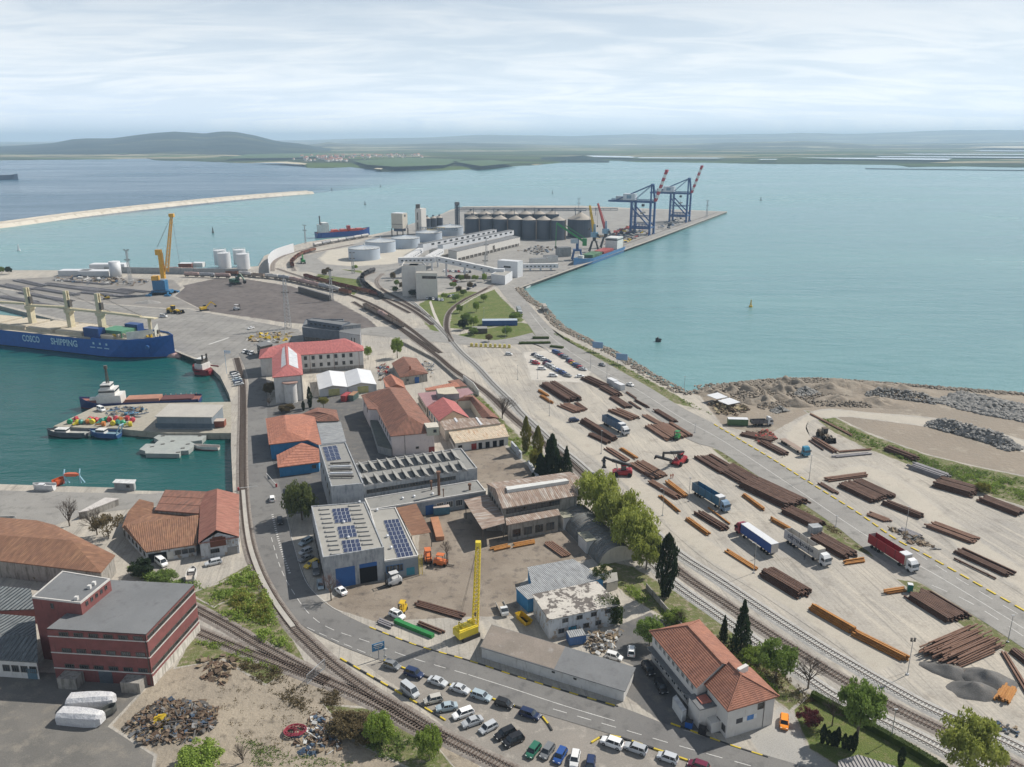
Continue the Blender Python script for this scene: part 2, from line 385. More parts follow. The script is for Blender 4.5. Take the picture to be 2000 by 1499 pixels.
shore = [(-900, 318), (-300, 315), (0, 313), (100, 312), (200, 311), (290, 309), (302, 313), (330, 313.5), (400, 315), (460, 318), (490, 318), (560, 317), (592, 322),
         (600, 327), (640, 328), (682, 325.5), (735, 331), (745, 335), (800, 333), (860, 332), (965, 329.5), (1000, 324), (1050, 322), (1100, 317), (1175, 312.5),
         (1250, 316), (1400, 318), (1500, 320), (1640, 320.5), (1750, 322), (1775, 326), (1825, 325), (1900, 325), (2000, 327), (2300, 329), (2900, 335)]
def interp(tab, u):
 for (a, b), (c, d) in zip(tab, tab[1:]):
  if a <= u <= c: return b+(d-b)*(u-a)/(c-a)
 return tab[0][1] if u < tab[0][0] else tab[-1][1]
g = G(); us = [-900+12*i for i in range(316)]; rows = 34; vs = []
for u in us:
 v0 = interp(shore, u)+.5*fbm(u, 0, .03); y0 = P(u, v0).y
 for k in range(rows):
  t = k/(rows-1); Y = y0*(26000/y0)**(t**1.25) if k else y0; p = Q(u, v0, Y)
  r = min(1, (Y-y0)/900)
  z = ZW-.4 if k == 0 else 1.0+r*(4+7*max(0, fbm(p.x, p.y, .0011)))+max(0, (Y-7000)/900)*1.6*(1+.6*fbm(p.x, p.y, .0005))
  vs.append((p.x, p.y, min(z, 60)))
g.add(vs, [(i*rows+k, (i+1)*rows+k, (i+1)*rows+k+1, i*rows+k+1) for i in range(len(us)-1) for k in range(rows-1)])
far_land = tag(g.obj('far_shore_land', landmat('far_plain', (.045, .055, .028), (.085, .12, .035), (.34, .30, .19), .0012)), kind='structure')
def hill(name, sil, D, front, back, m, rough=.06):
 g = G(); n = 170; rows = 14; vs = []; u0, u1 = sil[0][0], sil[-1][0]
 for i in range(n+1):
  u = u0+(u1-u0)*i/n; v = interp(sil, u); top = Q(u, v, D)
  for k in range(rows+1):
   t = k/rows
   if t < .7: f = t/.7; Y = D-front*(1-f); h = math.sin(f*math.pi/2)**1.25
   else: f = (t-.7)/.3; Y = D+back*f; h = math.cos(f*math.pi/2)
   p = top*1.0; sc = Y/D; x = top.x*sc
   hh = max(0, top.z-2)*h*(1+rough*fbm(x, Y, .0011)*(1 if .1 < f < .95 and t != .7 else .15))
   vs.append((x, Y, hh-1))
 w = rows+1
 g.add(vs, [(i*w+k, (i+1)*w+k, (i+1)*w+k+1, i*w+k+1) for i in range(n) for k in range(rows)])
 return tag(g.obj(name, m, smooth=True), kind='structure')
hm = landmat('hill_scrub', (.022, .036, .034), (.045, .055, .042), (.11, .12, .06), .0016, .86)
hf = landmat('hill_fields', (.045, .050, .032), (.085, .085, .048), (.36, .33, .20), .0010, .74)
hill('hills_range', [(-1500, 268), (-300, 276), (0, 278.5), (70, 281), (300, 276), (600, 274), (682, 271), (750, 270), (825, 269), (925, 264), (1000, 264), (1125, 266), (1250, 261.5), (1300, 264), (1500, 262), (1562, 260), (1655, 262),
     (1812, 257), (1950, 254), (2000, 254), (2400, 252), (3500, 256)], 23000, 7500, 3000, hf)
hill('hills_middle', [(500, 293), (620, 281), (640, 277.5), (665, 280), (740, 283), (900, 279), (1000, 281), (1150, 285), (1300, 283), (1400, 279), (1480, 277), (1570, 275.5), (1600, 277), (1700, 282), (1850, 280), (2050, 277), (2400, 276), (2900, 290)], 12500, 3800, 2500, hf)
hill('hill', [(-700, 300), (-300, 290), (0, 286), (70, 282), (105, 279), (140, 272), (170, 270), (217, 270), (250, 266), (295, 260), (342, 256.5), (400, 261), (432, 257.5), (457, 258), (500, 266), (525, 272), (550, 277), (582, 280), (640, 290), (700, 300)], 9000, 3300, 2000, hm)
hill('headland_woods', [(1000, 322), (1060, 308), (1140, 303.5), (1180, 312), (1190, 318)], 4700, 500, 600, hm)
fieldg = M('far_green_field', (.05, .09, .03), (.065, .11, .038), scale=.004, fine=0, rough=1)
fieldp = M('far_pale_field', (.42, .37, .25), (.50, .44, .32), scale=.004, fine=0, rough=1)
for poly in ([(480, 302), (620, 299), (690, 304), (560, 309), (440, 310)], [(690, 314), (800, 309), (905, 312), (870, 323), (770, 326), (715, 322)], [(880, 315), (960, 313), (1010, 318), (940, 325)], [(160, 296), (260, 292), (330, 297), (240, 301)]):
 sheet('far_field', poly, 14, fieldg)
for poly in ([(1880, 288), (1990, 285), (2100, 287), (1990, 290)], [(1500, 283), (1560, 281), (1600, 282), (1540, 285)], [(1180, 283), (1230, 281), (1260, 283)]):
 sheet('far_field', poly, 30, fieldp)
for poly in ([(490, 317.5), (560, 316), (600, 319.5), (596, 322), (540, 318.5)], [(735, 328.5), (748, 329), (745, 331), (730, 330)]):
 sheet('far_beach', poly, 6, fieldp)
lag = M('lagoon_water', (.45, .50, .52), rough=.15, fine=0, spec=.5)
for poly in ([(1145, 304), (1230, 305.5), (1250, 308.5), (1160, 307)], [(1235, 307.5), (1420, 308.5), (1400, 309.8), (1250, 309.4)], [(1555, 308), (1700, 308.6), (1860, 310), (1850, 313), (1640, 310.5)],
             [(1710, 305.5), (2100, 307), (2100, 309), (1720, 307.2)], [(1760, 300.5), (2100, 301.5), (2100, 303), (1790, 302)], [(1900, 294), (2100, 294), (2100, 296), (1920, 295.6)], [(1480, 311), (1520, 311), (1515, 312.2), (1485, 312.2)]):
 sheet('lagoon', poly, 13, lag)
g = G(); a, b = P(1690, 329.3, 0), P(2060, 333.5, 0); g.bar((a.x, a.y, -1.5), (b.x, b.y, -1.5), 14, 4)
tag(g.obj('outer_mole', M('mole_stone', (.10, .11, .12), (.16, .16, .16))), 'long thin dark mole low across the bay on the far right', 'breakwater')
# ---- port land: one sheet with quay walls
coast = [(-900, 1700), (-900, 940), (-200, 941), (0, 946), (225, 953), (232, 958), (455, 962), (451, 872), (452, 790), (447, 770), (430, 735), (402, 708), (370, 690), (337, 681), (200, 648), (0, 598), (-400, 520),
         (-400, 505), (-150, 525), (0, 528), (200, 528), (290, 531), (345, 527), (420, 527), (505, 520), (516, 500), (560, 483), (600, 473), (640, 467), (725, 459), (760, 452), (800, 440), (850, 425), (880, 410), (905, 404),
         (1000, 402), (1130, 402), (1240, 407), (1330, 410), (1420, 413.5), (1350, 440), (1280, 465), (1210, 489), (1120, 522), (1040, 552), (1012, 562), (1030, 582), (1060, 604), (1090, 637), (1150, 668), (1212, 699), (1275, 737),
         (1337, 767), (1365, 768), (1405, 755), (1470, 746), (1550, 741), (1640, 743), (1750, 751), (1850, 759), (2000, 770), (2250, 785), (2700, 840), (2900, 1700)]
def gravelmat():
 m, n, l, b = bare('port_ground'); col, h = gravelcol(n, l); l.new(col, b.inputs['Base Color']); b.inputs['Roughness'].default_value = .95; b.inputs['Specular IOR Level'].default_value = .15
 bumpn(n, l, b, h, .5, .3); MATS['gravel'] = m; return m
gravel = gravelmat(); conc = wallmat('quay_concrete', (.30, .29, .26), (.22, .21, .19), (.07, .07, .06))
g = G(); pts = [P(u, v) for u, v in coast]; g.prism(pts, -6, 0); g.m[-1] = 1
tag(g.obj('ground', [conc, gravel]), kind='structure')
g = G(); g.add([(-420, -240, -.02), (420, -240, -.02), (330, 100, -.02), (-330, 100, -.02)], [(0, 1, 2, 3)])
struct('near_ground', g, gravel)
pier = [(104, 833), (140, 816), (183, 796), (240, 791), (300, 788), (452, 785), (454, 846), (330, 846), (255, 840), (232, 837), (170, 836)]
g = G(); g.prism([P(u, v) for u, v in pier], -6, -.03); tag(g.obj('pier', wallmat('pier_concrete', (.38, .35, .29), (.30, .28, .23), (.1, .09, .08))), 'concrete pier with buoys and a shed in the harbour basin', 'pier')
# ---- ground zones
asph = M('asphalt', (.155, .150, .145), (.19, .185, .175), scale=.05, rough=.9, c3=(.10, .098, .095), s3=.3, lo3=.52, hi3=.75, fine=.12, bump=.15, bs=4, bd=.05, stretch=(1, 1, 1))
asph2 = M('asphalt_old', (.235, .225, .21), (.29, .28, .26), scale=.05, rough=.9, c3=(.15, .145, .135), s3=.25, lo3=.52, hi3=.75, fine=.14)
asphd = M('asphalt_dark', (.10, .10, .10), (.14, .135, .13), scale=.1, rough=.9, c3=(.18, .165, .145), s3=.35, lo3=.5, hi3=.7)
dirt = M('yard_dirt', (.20, .165, .13), (.27, .23, .185), scale=.09, c3=(.10, .085, .075), s3=.35, lo3=.52, hi3=.72, bump=.4, bs=1.5, bd=.2)
sand = M('sandy_soil', (.33, .28, .215), (.25, .215, .17), scale=.08, c3=(.13, .11, .085), s3=.4, lo3=.55, hi3=.72, bump=.8, bs=.8, bd=.4)
dark_soil = M('coal_yard', (.115, .10, .094), (.16, .14, .13), scale=.05, c3=(.07, .06, .058), s3=.2, lo3=.45, hi3=.7)
landfill = M('landfill_soil', (.27, .225, .175), (.21, .18, .145), scale=.03, c3=(.34, .30, .24), s3=.12, lo3=.55, hi3=.72, bump=.7, bs=.6, bd=.5)
grassm = M('grass', (.085, .125, .026), (.13, .15, .045), scale=.12, c3=(.19, .17, .085), s3=.5, lo3=.52, hi3=.7, fine=.35, bump=.9, bs=3., bd=.25, rough=1)
weed = M('weedy_soil', (.15, .145, .07), (.10, .13, .035), scale=.25, c3=(.25, .21, .15), s3=.6, lo3=.5, hi3=.62, fine=.3, bump=.8, bs=2, bd=.25, rough=1)
pale = M('pale_gravel', (.50, .47, .42), (.43, .40, .355), scale=.08, c3=(.35, .32, .28), s3=.3, lo3=.55, hi3=.75)
slabs = asph2.copy(); slabs.name = 'apron_slabs'; _n, _l = slabs.node_tree.nodes, slabs.node_tree.links; _b = _n['Principled BSDF']; _k = N(_n, 'ShaderNodeTexBrick'); _k.offset = 0; _l.new(N(_n, 'ShaderNodeNewGeometry').outputs['Position'], _k.inputs['Vector'])
for _q, _v in (('Scale', .09), ('Mortar Size', .012), ('Mortar Smooth', .4), ('Brick Width', .5), ('Row Height', .5)): _k.inputs[_q].default_value = _v
_k.inputs['Color1'].default_value = (1, 1, 1, 1); _k.inputs['Color2'].default_value = (.86, .86, .87, 1); _k.inputs['Mortar'].default_value = (.55, .54, .52, 1); _l.new(mixrgb(_n, _l, 1., _b.inputs['Base Color'].links[0].from_socket, _k.outputs['Color'], 'MULTIPLY'), _b.inputs['Base Color'])
dusty = M('dusty_track', (.43, .39, .33), (.385, .355, .30), scale=.08, c3=(.35, .31, .26), s3=.3, lo3=.52, hi3=.75)
ballast = M('ballast', (.20, .175, .155), (.26, .235, .21), scale=.3, c3=(.13, .10, .085), s3=.8, lo3=.5, hi3=.7, bump=.6, bs=4, bd=.15)
ballast2 = M('ballast_new', (.33, .325, .31), (.38, .37, .35), scale=.3, c3=(.25, .24, .23), s3=.8, lo3=.5, hi3=.7, bump=.6, bs=4, bd=.15)
Z = .006
for nm, m, poly in [
 ('coal_yard', dark_soil, [(325, 580), (345, 563), (425, 545), (470, 546), (560, 560), (640, 585), (700, 618), (735, 642), (690, 640), (640, 634), (560, 628), (450, 612), (380, 602)]),
 ('quay_apron', slabs, [(335, 676), (270, 655), (0, 592), (-200, 545), (0, 560), (200, 590), (330, 600), (450, 622), (575, 645), (590, 660), (500, 690), (440, 700), (425, 715), (390, 697)]),
 ('storage_yard', M('storage_yard', (.25, .235, .215), (.19, .175, .16), scale=.05, c3=(.30, .28, .25), s3=.2), [(-200, 545), (0, 548), (150, 540), (330, 548), (345, 563), (325, 580), (380, 602), (330, 600), (200, 590), (0, 560)]),
 ('terminal_apron', asph2, [(590, 530), (600, 500), (690, 480), (760, 455), (905, 406), (1240, 409), (1415, 414), (1280, 463), (1120, 520), (1010, 560), (960, 560), (900, 560), (800, 580), (750, 560), (700, 530)]),
 ('tank_bund', M('bund_concrete', (.48, .44, .37), (.42, .39, .33), scale=.1), [(632, 505), (650, 490), (720, 478), (800, 470), (830, 480), (800, 505), (760, 515), (690, 519), (645, 515)]),
 ('workshop_yard', dirt, [(690, 1145), (760, 1140), (820, 1120), (830, 1000), (920, 990), (945, 1040), (1100, 1040), (1150, 1090), (1040, 1110), (1000, 1150), (1010, 1200), (900, 1200), (740, 1210), (640, 1180)]),
 ('inner_yard', asphd, [(500, 800), (660, 770), (740, 790), (770, 900), (700, 910), (680, 1000), (560, 1000), (530, 930)]),
 ('shed_yard', dirt, [(850, 885), (1010, 870), (1080, 905), (1120, 960), (940, 950), (930, 900)]),
 ('scrap_apron', M('worn_apron', (.125, .12, .11), (.17, .16, .145), scale=.1, c3=(.22, .20, .17), s3=.25, lo3=.5, hi3=.7), [(-300, 1300), (110, 1320), (310, 1345), (230, 1400), (330, 1470), (350, 1560), (-400, 1560)]),
 ('waste_ground', sand, [(395, 1275), (480, 1262), (560, 1300), (700, 1360), (800, 1420), (930, 1500), (960, 1560), (300, 1560), (318, 1470), (228, 1415), (296, 1345), (350, 1300)]),
 ('car_park', M('car_park_gravel', (.27, .245, .215), (.21, .195, .175), scale=.1, c3=(.34, .31, .27), s3=.4, lo3=.52, hi3=.7), [(722, 1300), (750, 1294), (1000, 1382), (1060, 1400), (1200, 1442), (1380, 1500), (1420, 1560), (1050, 1560), (960, 1500), (880, 1420), (800, 1350)]),
 ('house_court', M('court_concrete', (.36, .345, .315), (.31, .30, .28), scale=.1, c3=(.24, .23, .21), s3=.3), [(1470, 1440), (1525, 1385), (1545, 1400), (1580, 1450), (1640, 1495), (1660, 1560), (1560, 1560), (1500, 1478)]),
 ('white_house_yard', asphd, [(1222, 1352), (1245, 1300), (1200, 1280), (1215, 1225), (1270, 1200), (1330, 1240), (1420, 1430), (1310, 1418)]),
 ('car_park_far', pale, [(1030, 690), (1090, 685), (1150, 720), (1130, 745), (1045, 740)]),
 ('landfill', landfill, [(1372, 768), (1405, 756), (1550, 742), (1640, 744), (1850, 760), (2000, 771), (2250, 786), (2500, 850), (2500, 1060), (2000, 945), (1800, 880), (1680, 835), (1560, 810), (1490, 850), (1420, 830), (1395, 800)]),
 ('lawn', grassm, [(820, 600), (850, 580), (900, 570), (935, 572), (895, 600), (872, 640), (850, 655), (838, 630)]),
 ('lawn', grassm, [(885, 640), (890, 610), (935, 582), (965, 567), (990, 600), (1015, 625), (1000, 640), (950, 645)]),
 ('lawn', grassm, [(900, 655), (950, 645), (1015, 632), (1040, 636), (1050, 648), (1030, 660), (985, 664), (930, 660)]),
 ('lawn', grassm, [(620, 545), (640, 525), (700, 530), (700, 555), (690, 575), (650, 562)]),
 ('lawn', grassm, [(1550, 1370), (1580, 1362), (1720, 1432), (1830, 1500), (1870, 1560), (1700, 1560), (1640, 1490), (1590, 1460)]),
 ('trackside_verge', weed, [(385, 1165), (480, 1110), (525, 1170), (545, 1230), (590, 1290), (520, 1270), (400, 1200)]),
 ('trackside_verge', weed, [(380, 1250), (470, 1255), (560, 1310), (520, 1330), (440, 1280), (350, 1300)]),
 ('trackside_verge', weed, [(640, 1380), (720, 1390), (830, 1450), (880, 1500), (820, 1500), (700, 1440)]),
 ('trackside_verge', weed, [(1160, 1090), (1230, 1110), (1330, 1170), (1450, 1250), (1560, 1360), (1540, 1380), (1420, 1290), (1300, 1200), (1230, 1160)]),
 ('trackside_verge', weed, [(900, 760), (930, 775), (1000, 850), (1060, 900), (1120, 930), (1060, 920), (990, 860), (930, 800)]),
 ('shore_verge', weed, [(1060, 640), (1120, 672), (1200, 712), (1290, 762), (1350, 795), (1320, 785), (1240, 745), (1160, 700)]),
 ('landfill_verge', weed, [(1580, 805), (1610, 810), (1690, 850), (1800, 890), (1900, 915), (2000, 935), (2100, 960), (2100, 1010), (2000, 985), (1890, 950), (1780, 905), (1700, 875), (1640, 845)]),
 ('road_verge', weed, [(1395, 878), (1430, 890), (1560, 985), (1640, 1035), (1700, 1085), (1660, 1065), (1540, 990), (1450, 915)]),
 ('road_verge', weed, [(1760, 1135), (1790, 1140), (1870, 1190), (1930, 1225), (2020, 1285), (2000, 1290), (1900, 1230), (1800, 1160)]),
 ('bulb_field', weed, [(380, 1160), (440, 1140), (500, 1105), (490, 1140), (420, 1180)])]:
 Z += .0012; sheet(nm, poly, Z, m, rag=max(1.5, min(6, 14*PXM(poly[0][1]))))
# dusty driving tracks on the pipe yard and the landfill road
ribbon('dusty_lane', [(1395, 840), (1470, 870), (1520, 900), (1530, 880), (1530, 840), (1600, 800), (1700, 806), (1850, 820), (2020, 865)], [(1395, 830), (1490, 900), (1580, 925), (1590, 870), (1575, 830), (1640, 815), (1700, 820), (1850, 842), (2020, 890)], .055, dusty, rag=1)
ribbon('dusty_lane', [(1590, 935), (1680, 905), (1760, 935), (1850, 1000), (1930, 1060), (2020, 1120)], [(1600, 945), (1680, 930), (1740, 965), (1830, 1040), (1900, 1100), (2020, 1175)], .057, dusty, rag=1)
ribbon('dusty_lane', [(1060, 800), (1150, 850), (1250, 930), (1400, 1060), (1560, 1150), (1700, 1240), (1780, 1310)], [(1030, 800), (1120, 870), (1230, 960), (1360, 1080), (1500, 1170), (1660, 1280), (1720, 1330)], .059, dusty, rag=1)
# ---- roads
ribbon('harbour_road', [(960, 545), (985, 578), (1030, 632), (1060, 672), (1120, 705), (1230, 775), (1290, 822), (1350, 862), (1397, 876), (1480, 930), (1565, 982), (1635, 1030), (1700, 1080), (1830, 1157), (1925, 1217), (2030, 1287)],
       [(1000, 556), (1012, 571), (1075, 640), (1100, 662), (1150, 690), (1260, 752), (1330, 795), (1397, 829), (1440, 855), (1507, 895), (1575, 938), (1677, 1002), (1750, 1053), (1820, 1090), (2000, 1192), (2060, 1226)], .10, asph2)
ribbon('town_road', [(466, 690), (485, 740), (484, 800), (484, 870), (485, 957), (495, 1050), (512, 1112), (545, 1175), (572, 1208), (590, 1222), (650, 1254), (725, 1284), (835, 1321), (925, 1351), (1000, 1375), (1060, 1394), (1200, 1436), (1275, 1459), (1375, 1494), (1500, 1535)],
       [(505, 690), (520, 740), (522, 800), (525, 870), (548, 957), (570, 1050), (590, 1112), (605, 1145), (617, 1161), (640, 1183), (722, 1224), (812, 1258), (915, 1289), (960, 1303), (1000, 1317), (1100, 1348), (1207, 1379), (1312, 1419), (1425, 1454), (1580, 1500)], .09, asph)
ribbon('cross_road', [(560, 655), (640, 650), (720, 655), (850, 668), (950, 676), (1040, 672), (1075, 690)], [(560, 668), (640, 660), (720, 640), (800, 640), (870, 650), (960, 665), (1040, 650)], .085, asph2)
ribbon('quay_road', [(0, 975), (200, 975), (330, 962), (455, 964)], [(0, 1000), (150, 1005), (330, 985), (470, 975)], .06, asph2)
ribbon('quay_lane', [(0, 958), (225, 964), (455, 968)], [(0, 1080), (150, 1010), (330, 975), (470, 978)], .05, asph2)
ribbon('terminal_road', [(590, 500), (640, 520), (720, 535), (770, 528)], [(575, 520), (620, 535), (720, 548), (780, 545)], .06, asph2)
ribbon('footpath', [(838, 590), (846, 615), (858, 640), (866, 652)], [(842, 588), (851, 613), (864, 640), (873, 652)], .08, pale)
# painted markings
white = M('road_paint', (.62, .61, .58), (.5, .49, .47), scale=.6, fine=.2, rough=.7)
yellow = M('kerb_yellow', (.62, .46, .03), (.5, .38, .05), scale=.6, fine=.2, rough=.7)
black = M('kerb_black', (.03, .03, .03), (.06, .06, .06), rough=.8)
def dashes(name, pts, w, on, off, z, m):
 path = catmull([P(u, v, z) for u, v in pts], 8); g = G(); s = 0.0; draw = []
 for a, b in zip(path, path[1:]):
  L = (b-a).length; t = 0.0
  while t < L:
   ph = (s+t) % (on+off) if off else 0
   step = min(L-t, (on-ph) if (off == 0 or ph < on) else (on+off-ph)); step = max(step, .02) if off else L-t
   if off == 0 or ph < on:
    p, q = a.lerp(b, t/L), a.lerp(b, (t+step)/L); d = (q-p)
    if d.length > .01:
     d.normalize(); n_ = Vector((-d.y, d.x, 0))*w/2
     g.add([p-n_, q-n_, q+n_, p+n_], [(0, 1, 2, 3)])
   t += step
  s += L
 return tag(g.obj(name, m), kind='structure')
dashes('centre_line', [(530, 1050), (549, 1112), (578, 1165), (610, 1205), (650, 1230), (720, 1254), (800, 1284), (915, 1318)], .16, 3, 2.2, .115, white)
dashes('centre_line', [(915, 1318), (1000, 1345), (1100, 1378), (1200, 1408)], .16, 60, 0, .115, white)
dashes('centre_line', [(1080, 1385), (1200, 1420), (1330, 1458), (1480, 1500)], .16, 3, 2.2, .115, white)
dashes('edge_line', [(560, 1010), (578, 1080), (600, 1140), (640, 1180), (668, 1196)], .15, 60, 0, .115, white)
dashes('edge_line', [(600, 1226), (660, 1253), (725, 1280)], .15, 2.5, 1.5, .115, white)
dashes('lane_line', [(1035, 610), (1070, 652), (1130, 698), (1245, 762), (1330, 816), (1410, 860), (1540, 945), (1690, 1045), (1840, 1130), (2010, 1234)], .2, 90, 0, .125, white)
dashes('lane_line', [(1820, 1143), (1900, 1180), (2010, 1250)], .2, 4, 3, .125, white)
dashes('lane_line', [(1790, 1080), (1870, 1130), (2010, 1212)], .2, 4, 3, .125, white)
dashes('hatch_line', [(532, 1005), (540, 1040), (552, 1082), (566, 1120)], .6, .5, .9, .115, white)
# white band on the quay apron
dashes('apron_line', [(408, 673), (447, 660)], 1.2, 60, 0, .115, white)
# yellow and black kerbs of the roads
def kerb(name, pts, on, off, w=.28, h=.14, label=None):
 path = catmull([P(u, v, 0) for u, v in pts], 8); k = 0; root = None
 tot = sum((b-a).length for a, b in zip(path, path[1:])); s = 0; g1, g2 = G(), G(); seg = on
 def at(s):
  for a, b in zip(path, path[1:]):
   L = (b-a).length
   if s <= L: return a.lerp(b, s/L)
   s -= L
  return path[-1]
 while s < tot:
  e = min(s+on, tot); (g1 if k % 2 == 0 else g2).bar(at(s)+Vector((0, 0, .1)), at(e)+Vector((0, 0, .1)), w, h+.1); s = e+off; k += 1
 e = thing(name, label, 'kerb', path[0])
 g1.obj('yellow_block', yellow, e)
 if g2.f: g2.obj('black_block' if off == 0 else 'yellow_block', black if off == 0 else yellow, e)
kerb('kerb', [(722, 1226), (812, 1261), (915, 1291), (1000, 1319), (1100, 1350), (1207, 1381)], 2.0, 0, label='yellow and black kerb along the workshop side of the near road')
kerb('kerb', [(1310, 1414), (1360, 1432), (1425, 1456), (1500, 1480)], 2.0, 0, label='yellow and black kerb in front of the white tiled house')
kerb('kerb', [(750, 1291), (835, 1324), (925, 1354), (1000, 1379), (1055, 1398), (1078, 1428)], 2.2, 0, .35, .3, label='yellow and black barrier kerb between near road and car park')
kerb('kerb', [(1155, 1452), (1192, 1438), (1275, 1463), (1375, 1498), (1440, 1520)], 2.2, 0, .35, .3, label='yellow and black barrier kerb at the lower end of the car park')
kerb('kerb', [(665, 1287), (725, 1322), (790, 1360), (870, 1408)], 2.2, 0, .3, .25, label='yellow and black kerb between car park and railway track')
kerb('kerb', [(1395, 830), (1507, 897), (1575, 940), (1677, 1004), (1750, 1055), (1820, 1092), (2010, 1200)], 2.6, 1.4, .5, .35, label='row of yellow concrete blocks along the harbour road')
# breakwater
g = G(); cl = catmull([P(u, v) for u, v in ((-400, 474), (-150, 455), (0, 440), (150, 420), (300, 403), (450, 388), (560, 379), (606, 376))], 6)
L_, R_ = offset(cl, 9), offset(cl, -9); L2, R2 = offset(cl, 20), offset(cl, -16); n = len(cl)
for rows_ in [[(q, -4) for q in (L2,)]]: pass
vs = [(p.x, p.y, -4) for p in R2]+[(p.x, p.y, 2.2) for p in R_]+[(p.x, p.y, 2.2) for p in L_]+[(p.x, p.y, 3.4) for p in offset(cl, 9.2)]+[(p.x, p.y, 3.4) for p in offset(cl, 11)]+[(p.x, p.y, -4) for p in L2]
g.add(vs, [(r*n+i, r*n+i+1, (r+1)*n+i+1, (r+1)*n+i) for r in range(5) for i in range(n-1)])
bw = tag(g.obj('breakwater', M('breakwater_concrete', (.55, .50, .42), (.49, .445, .375), scale=.03, c3=(.30, .26, .20), s3=.1, lo3=.52, hi3=.7)), 'long pale curving breakwater between harbour and open sea', 'breakwater')
# haze
hb = G(); hb.box((0, 21500, 168), (96000, 44600, 346)); o = hb.obj('haze', [])
hmn = bpy.data.materials.new('haze_air'); hmn.use_nodes = True; nt = hmn.node_tree; nt.nodes.clear()
ho = nt.nodes.new('ShaderNodeOutputMaterial'); hv = nt.nodes.new('ShaderNodeVolumePrincipled'); nt.links.new(hv.outputs[0], ho.inputs['Volume'])
hv.inputs['Color'].default_value = (.62, .81, 1.0, 1); hv.inputs['Density'].default_value = 0.00008; hv.inputs['Anisotropy'].default_value = 0.0
o.data.materials.append(hmn); tag(o, kind='stuff'); o.visible_shadow = True
# ================================================================ railway
rail_m = M('rail_steel', (.10, .07, .055), (.16, .12, .10), rough=.6, metal=.3); slp_c = M('sleeper_concrete', (.50, .49, .46), (.42, .41, .39), scale=1.)
slp_w = M('sleeper_wood', (.10, .075, .06), (.15, .12, .10), scale=1.)
slab_m = M('track_slab', (.42, .40, .36), (.36, .34, .31), scale=.5)
sleeper_mesh = {}
def track(label, pts, sleepers='wood', bal=ballast, z=.06, singles=0, width=3.3, slab=None, near=None):
 path = catmull([P(u, v, z) for u, v in pts], 8)
 e = thing('railway_track', label, 'track', path[0], group='railway tracks of the port')
 L, Rr = offset(path, width/2), offset(path, -width/2); n = len(path); g = G()
 L2, R2 = offset(path, width/2+.7), offset(path, -width/2-.7)
 g.add([p+Vector((0, 0, -z-.02)) for p in L2]+[p+Vector((0, 0, .08)) for p in L]+[p+Vector((0, 0, .08)) for p in Rr]+[p+Vector((0, 0, -z-.02)) for p in R2], [(r*n+i, r*n+i+1, (r+1)*n+i+1, (r+1)*n+i) for r in range(3) for i in range(n-1)])
 tag(g.obj('ballast_bed', bal, e), kind='stuff')
 for s in (-1, 1):
  c = offset(path, s*.76); g = G()
  for a, b in zip(c, c[1:]): g.bar(a+Vector((0, 0, .28)), b+Vector((0, 0, .28)), .11, .16)
  g.obj('rail', rail_m, e)
 if sleepers:
  m = slp_c if sleepers == 'concrete' else slp_w; step = .75; s = 0; acc = 0; spots = []
  for a, b in zip(path, path[1:]):
   Ls = (b-a).length; t = acc
   while t < Ls: spots.append((a.lerp(b, t/Ls), math.atan2((b-a).y, (b-a).x))); t += step
   acc = t-Ls
  if near: spots.sort(key=lambda q: q[0].y)
  else: singles = 0
  if singles and sleepers not in sleeper_mesh:
   sleeper_mesh[sleepers] = G().box((0, 0, 0), (.28, 2.5, .18)).mesh('sleeper', m)
  for p, a in spots[:singles]: link('sleeper', sleeper_mesh[sleepers], e, p+Vector((0, 0, .13))-ORG[e.name], a)
  rest = [q for q in spots[singles:] if q[0].y < 620]
  if rest:
   g = G()
   for p, a in rest: g.box(p+Vector((0, 0, .13)), (.28, 2.5, .18), a)
   tag(g.obj('sleepers', m, e), kind='stuff')
 if slab:
  c = catmull([P(u, v, .30) for u, v in slab], 6); a, b = offset(c, .62), offset(c, -.62); k = len(c); g = G()
  g.add(a+b, [(i, i+1, k+i+1, k+i) for i in range(k-1)]); g.obj('crossing_slab', slab_m, e)
 return e
track('curved track hugging the near road beside the harbour basin', [(462, 700), (473, 745), (475, 800), (474, 870), (475, 957), (484, 1045), (502, 1108), (532, 1168), (572, 1224), (602, 1255), (655, 1304), (725, 1354), (800, 1399), (875, 1444), (975, 1494), (1040, 1530)], 'wood', near=True, singles=150,
      slab=[(475, 957), (484, 1045), (502, 1108), (532, 1168), (572, 1224)])
track('weedy siding from the red brick building to the curved track', [(340, 1168), (385, 1191), (450, 1226), (500, 1257), (550, 1284), (625, 1324), (700, 1359), (750, 1384), (800, 1414), (868, 1448)], 'wood', near=True, singles=150)
track('short overgrown siding nearest the scrap heap', [(330, 1212), (395, 1238), (450, 1261), (500, 1281), (575, 1309), (640, 1334)], 'wood', near=True, singles=120)
track('main track on pale concrete sleepers beside the pipe yard', [(762, 565), (800, 587), (840, 622), (872, 655), (900, 688), (932, 717), (962, 750), (1000, 787), (1020, 810), (1085, 870), (1125, 902), (1200, 970), (1262, 1027), (1325, 1082), (1400, 1131), (1500, 1198), (1600, 1262), (1680, 1309), (1750, 1349), (1820, 1386), (1957, 1446), (2040, 1488)], 'concrete', ballast2, near=True, singles=280)
track('brown sleepered track second from the pipe yard', [(1085, 880), (1130, 918), (1200, 990), (1262, 1052), (1325, 1115), (1425, 1185), (1500, 1236), (1635, 1321), (1740, 1379), (1822, 1419), (1960, 1485), (2040, 1525)], 'wood', near=True, singles=250)
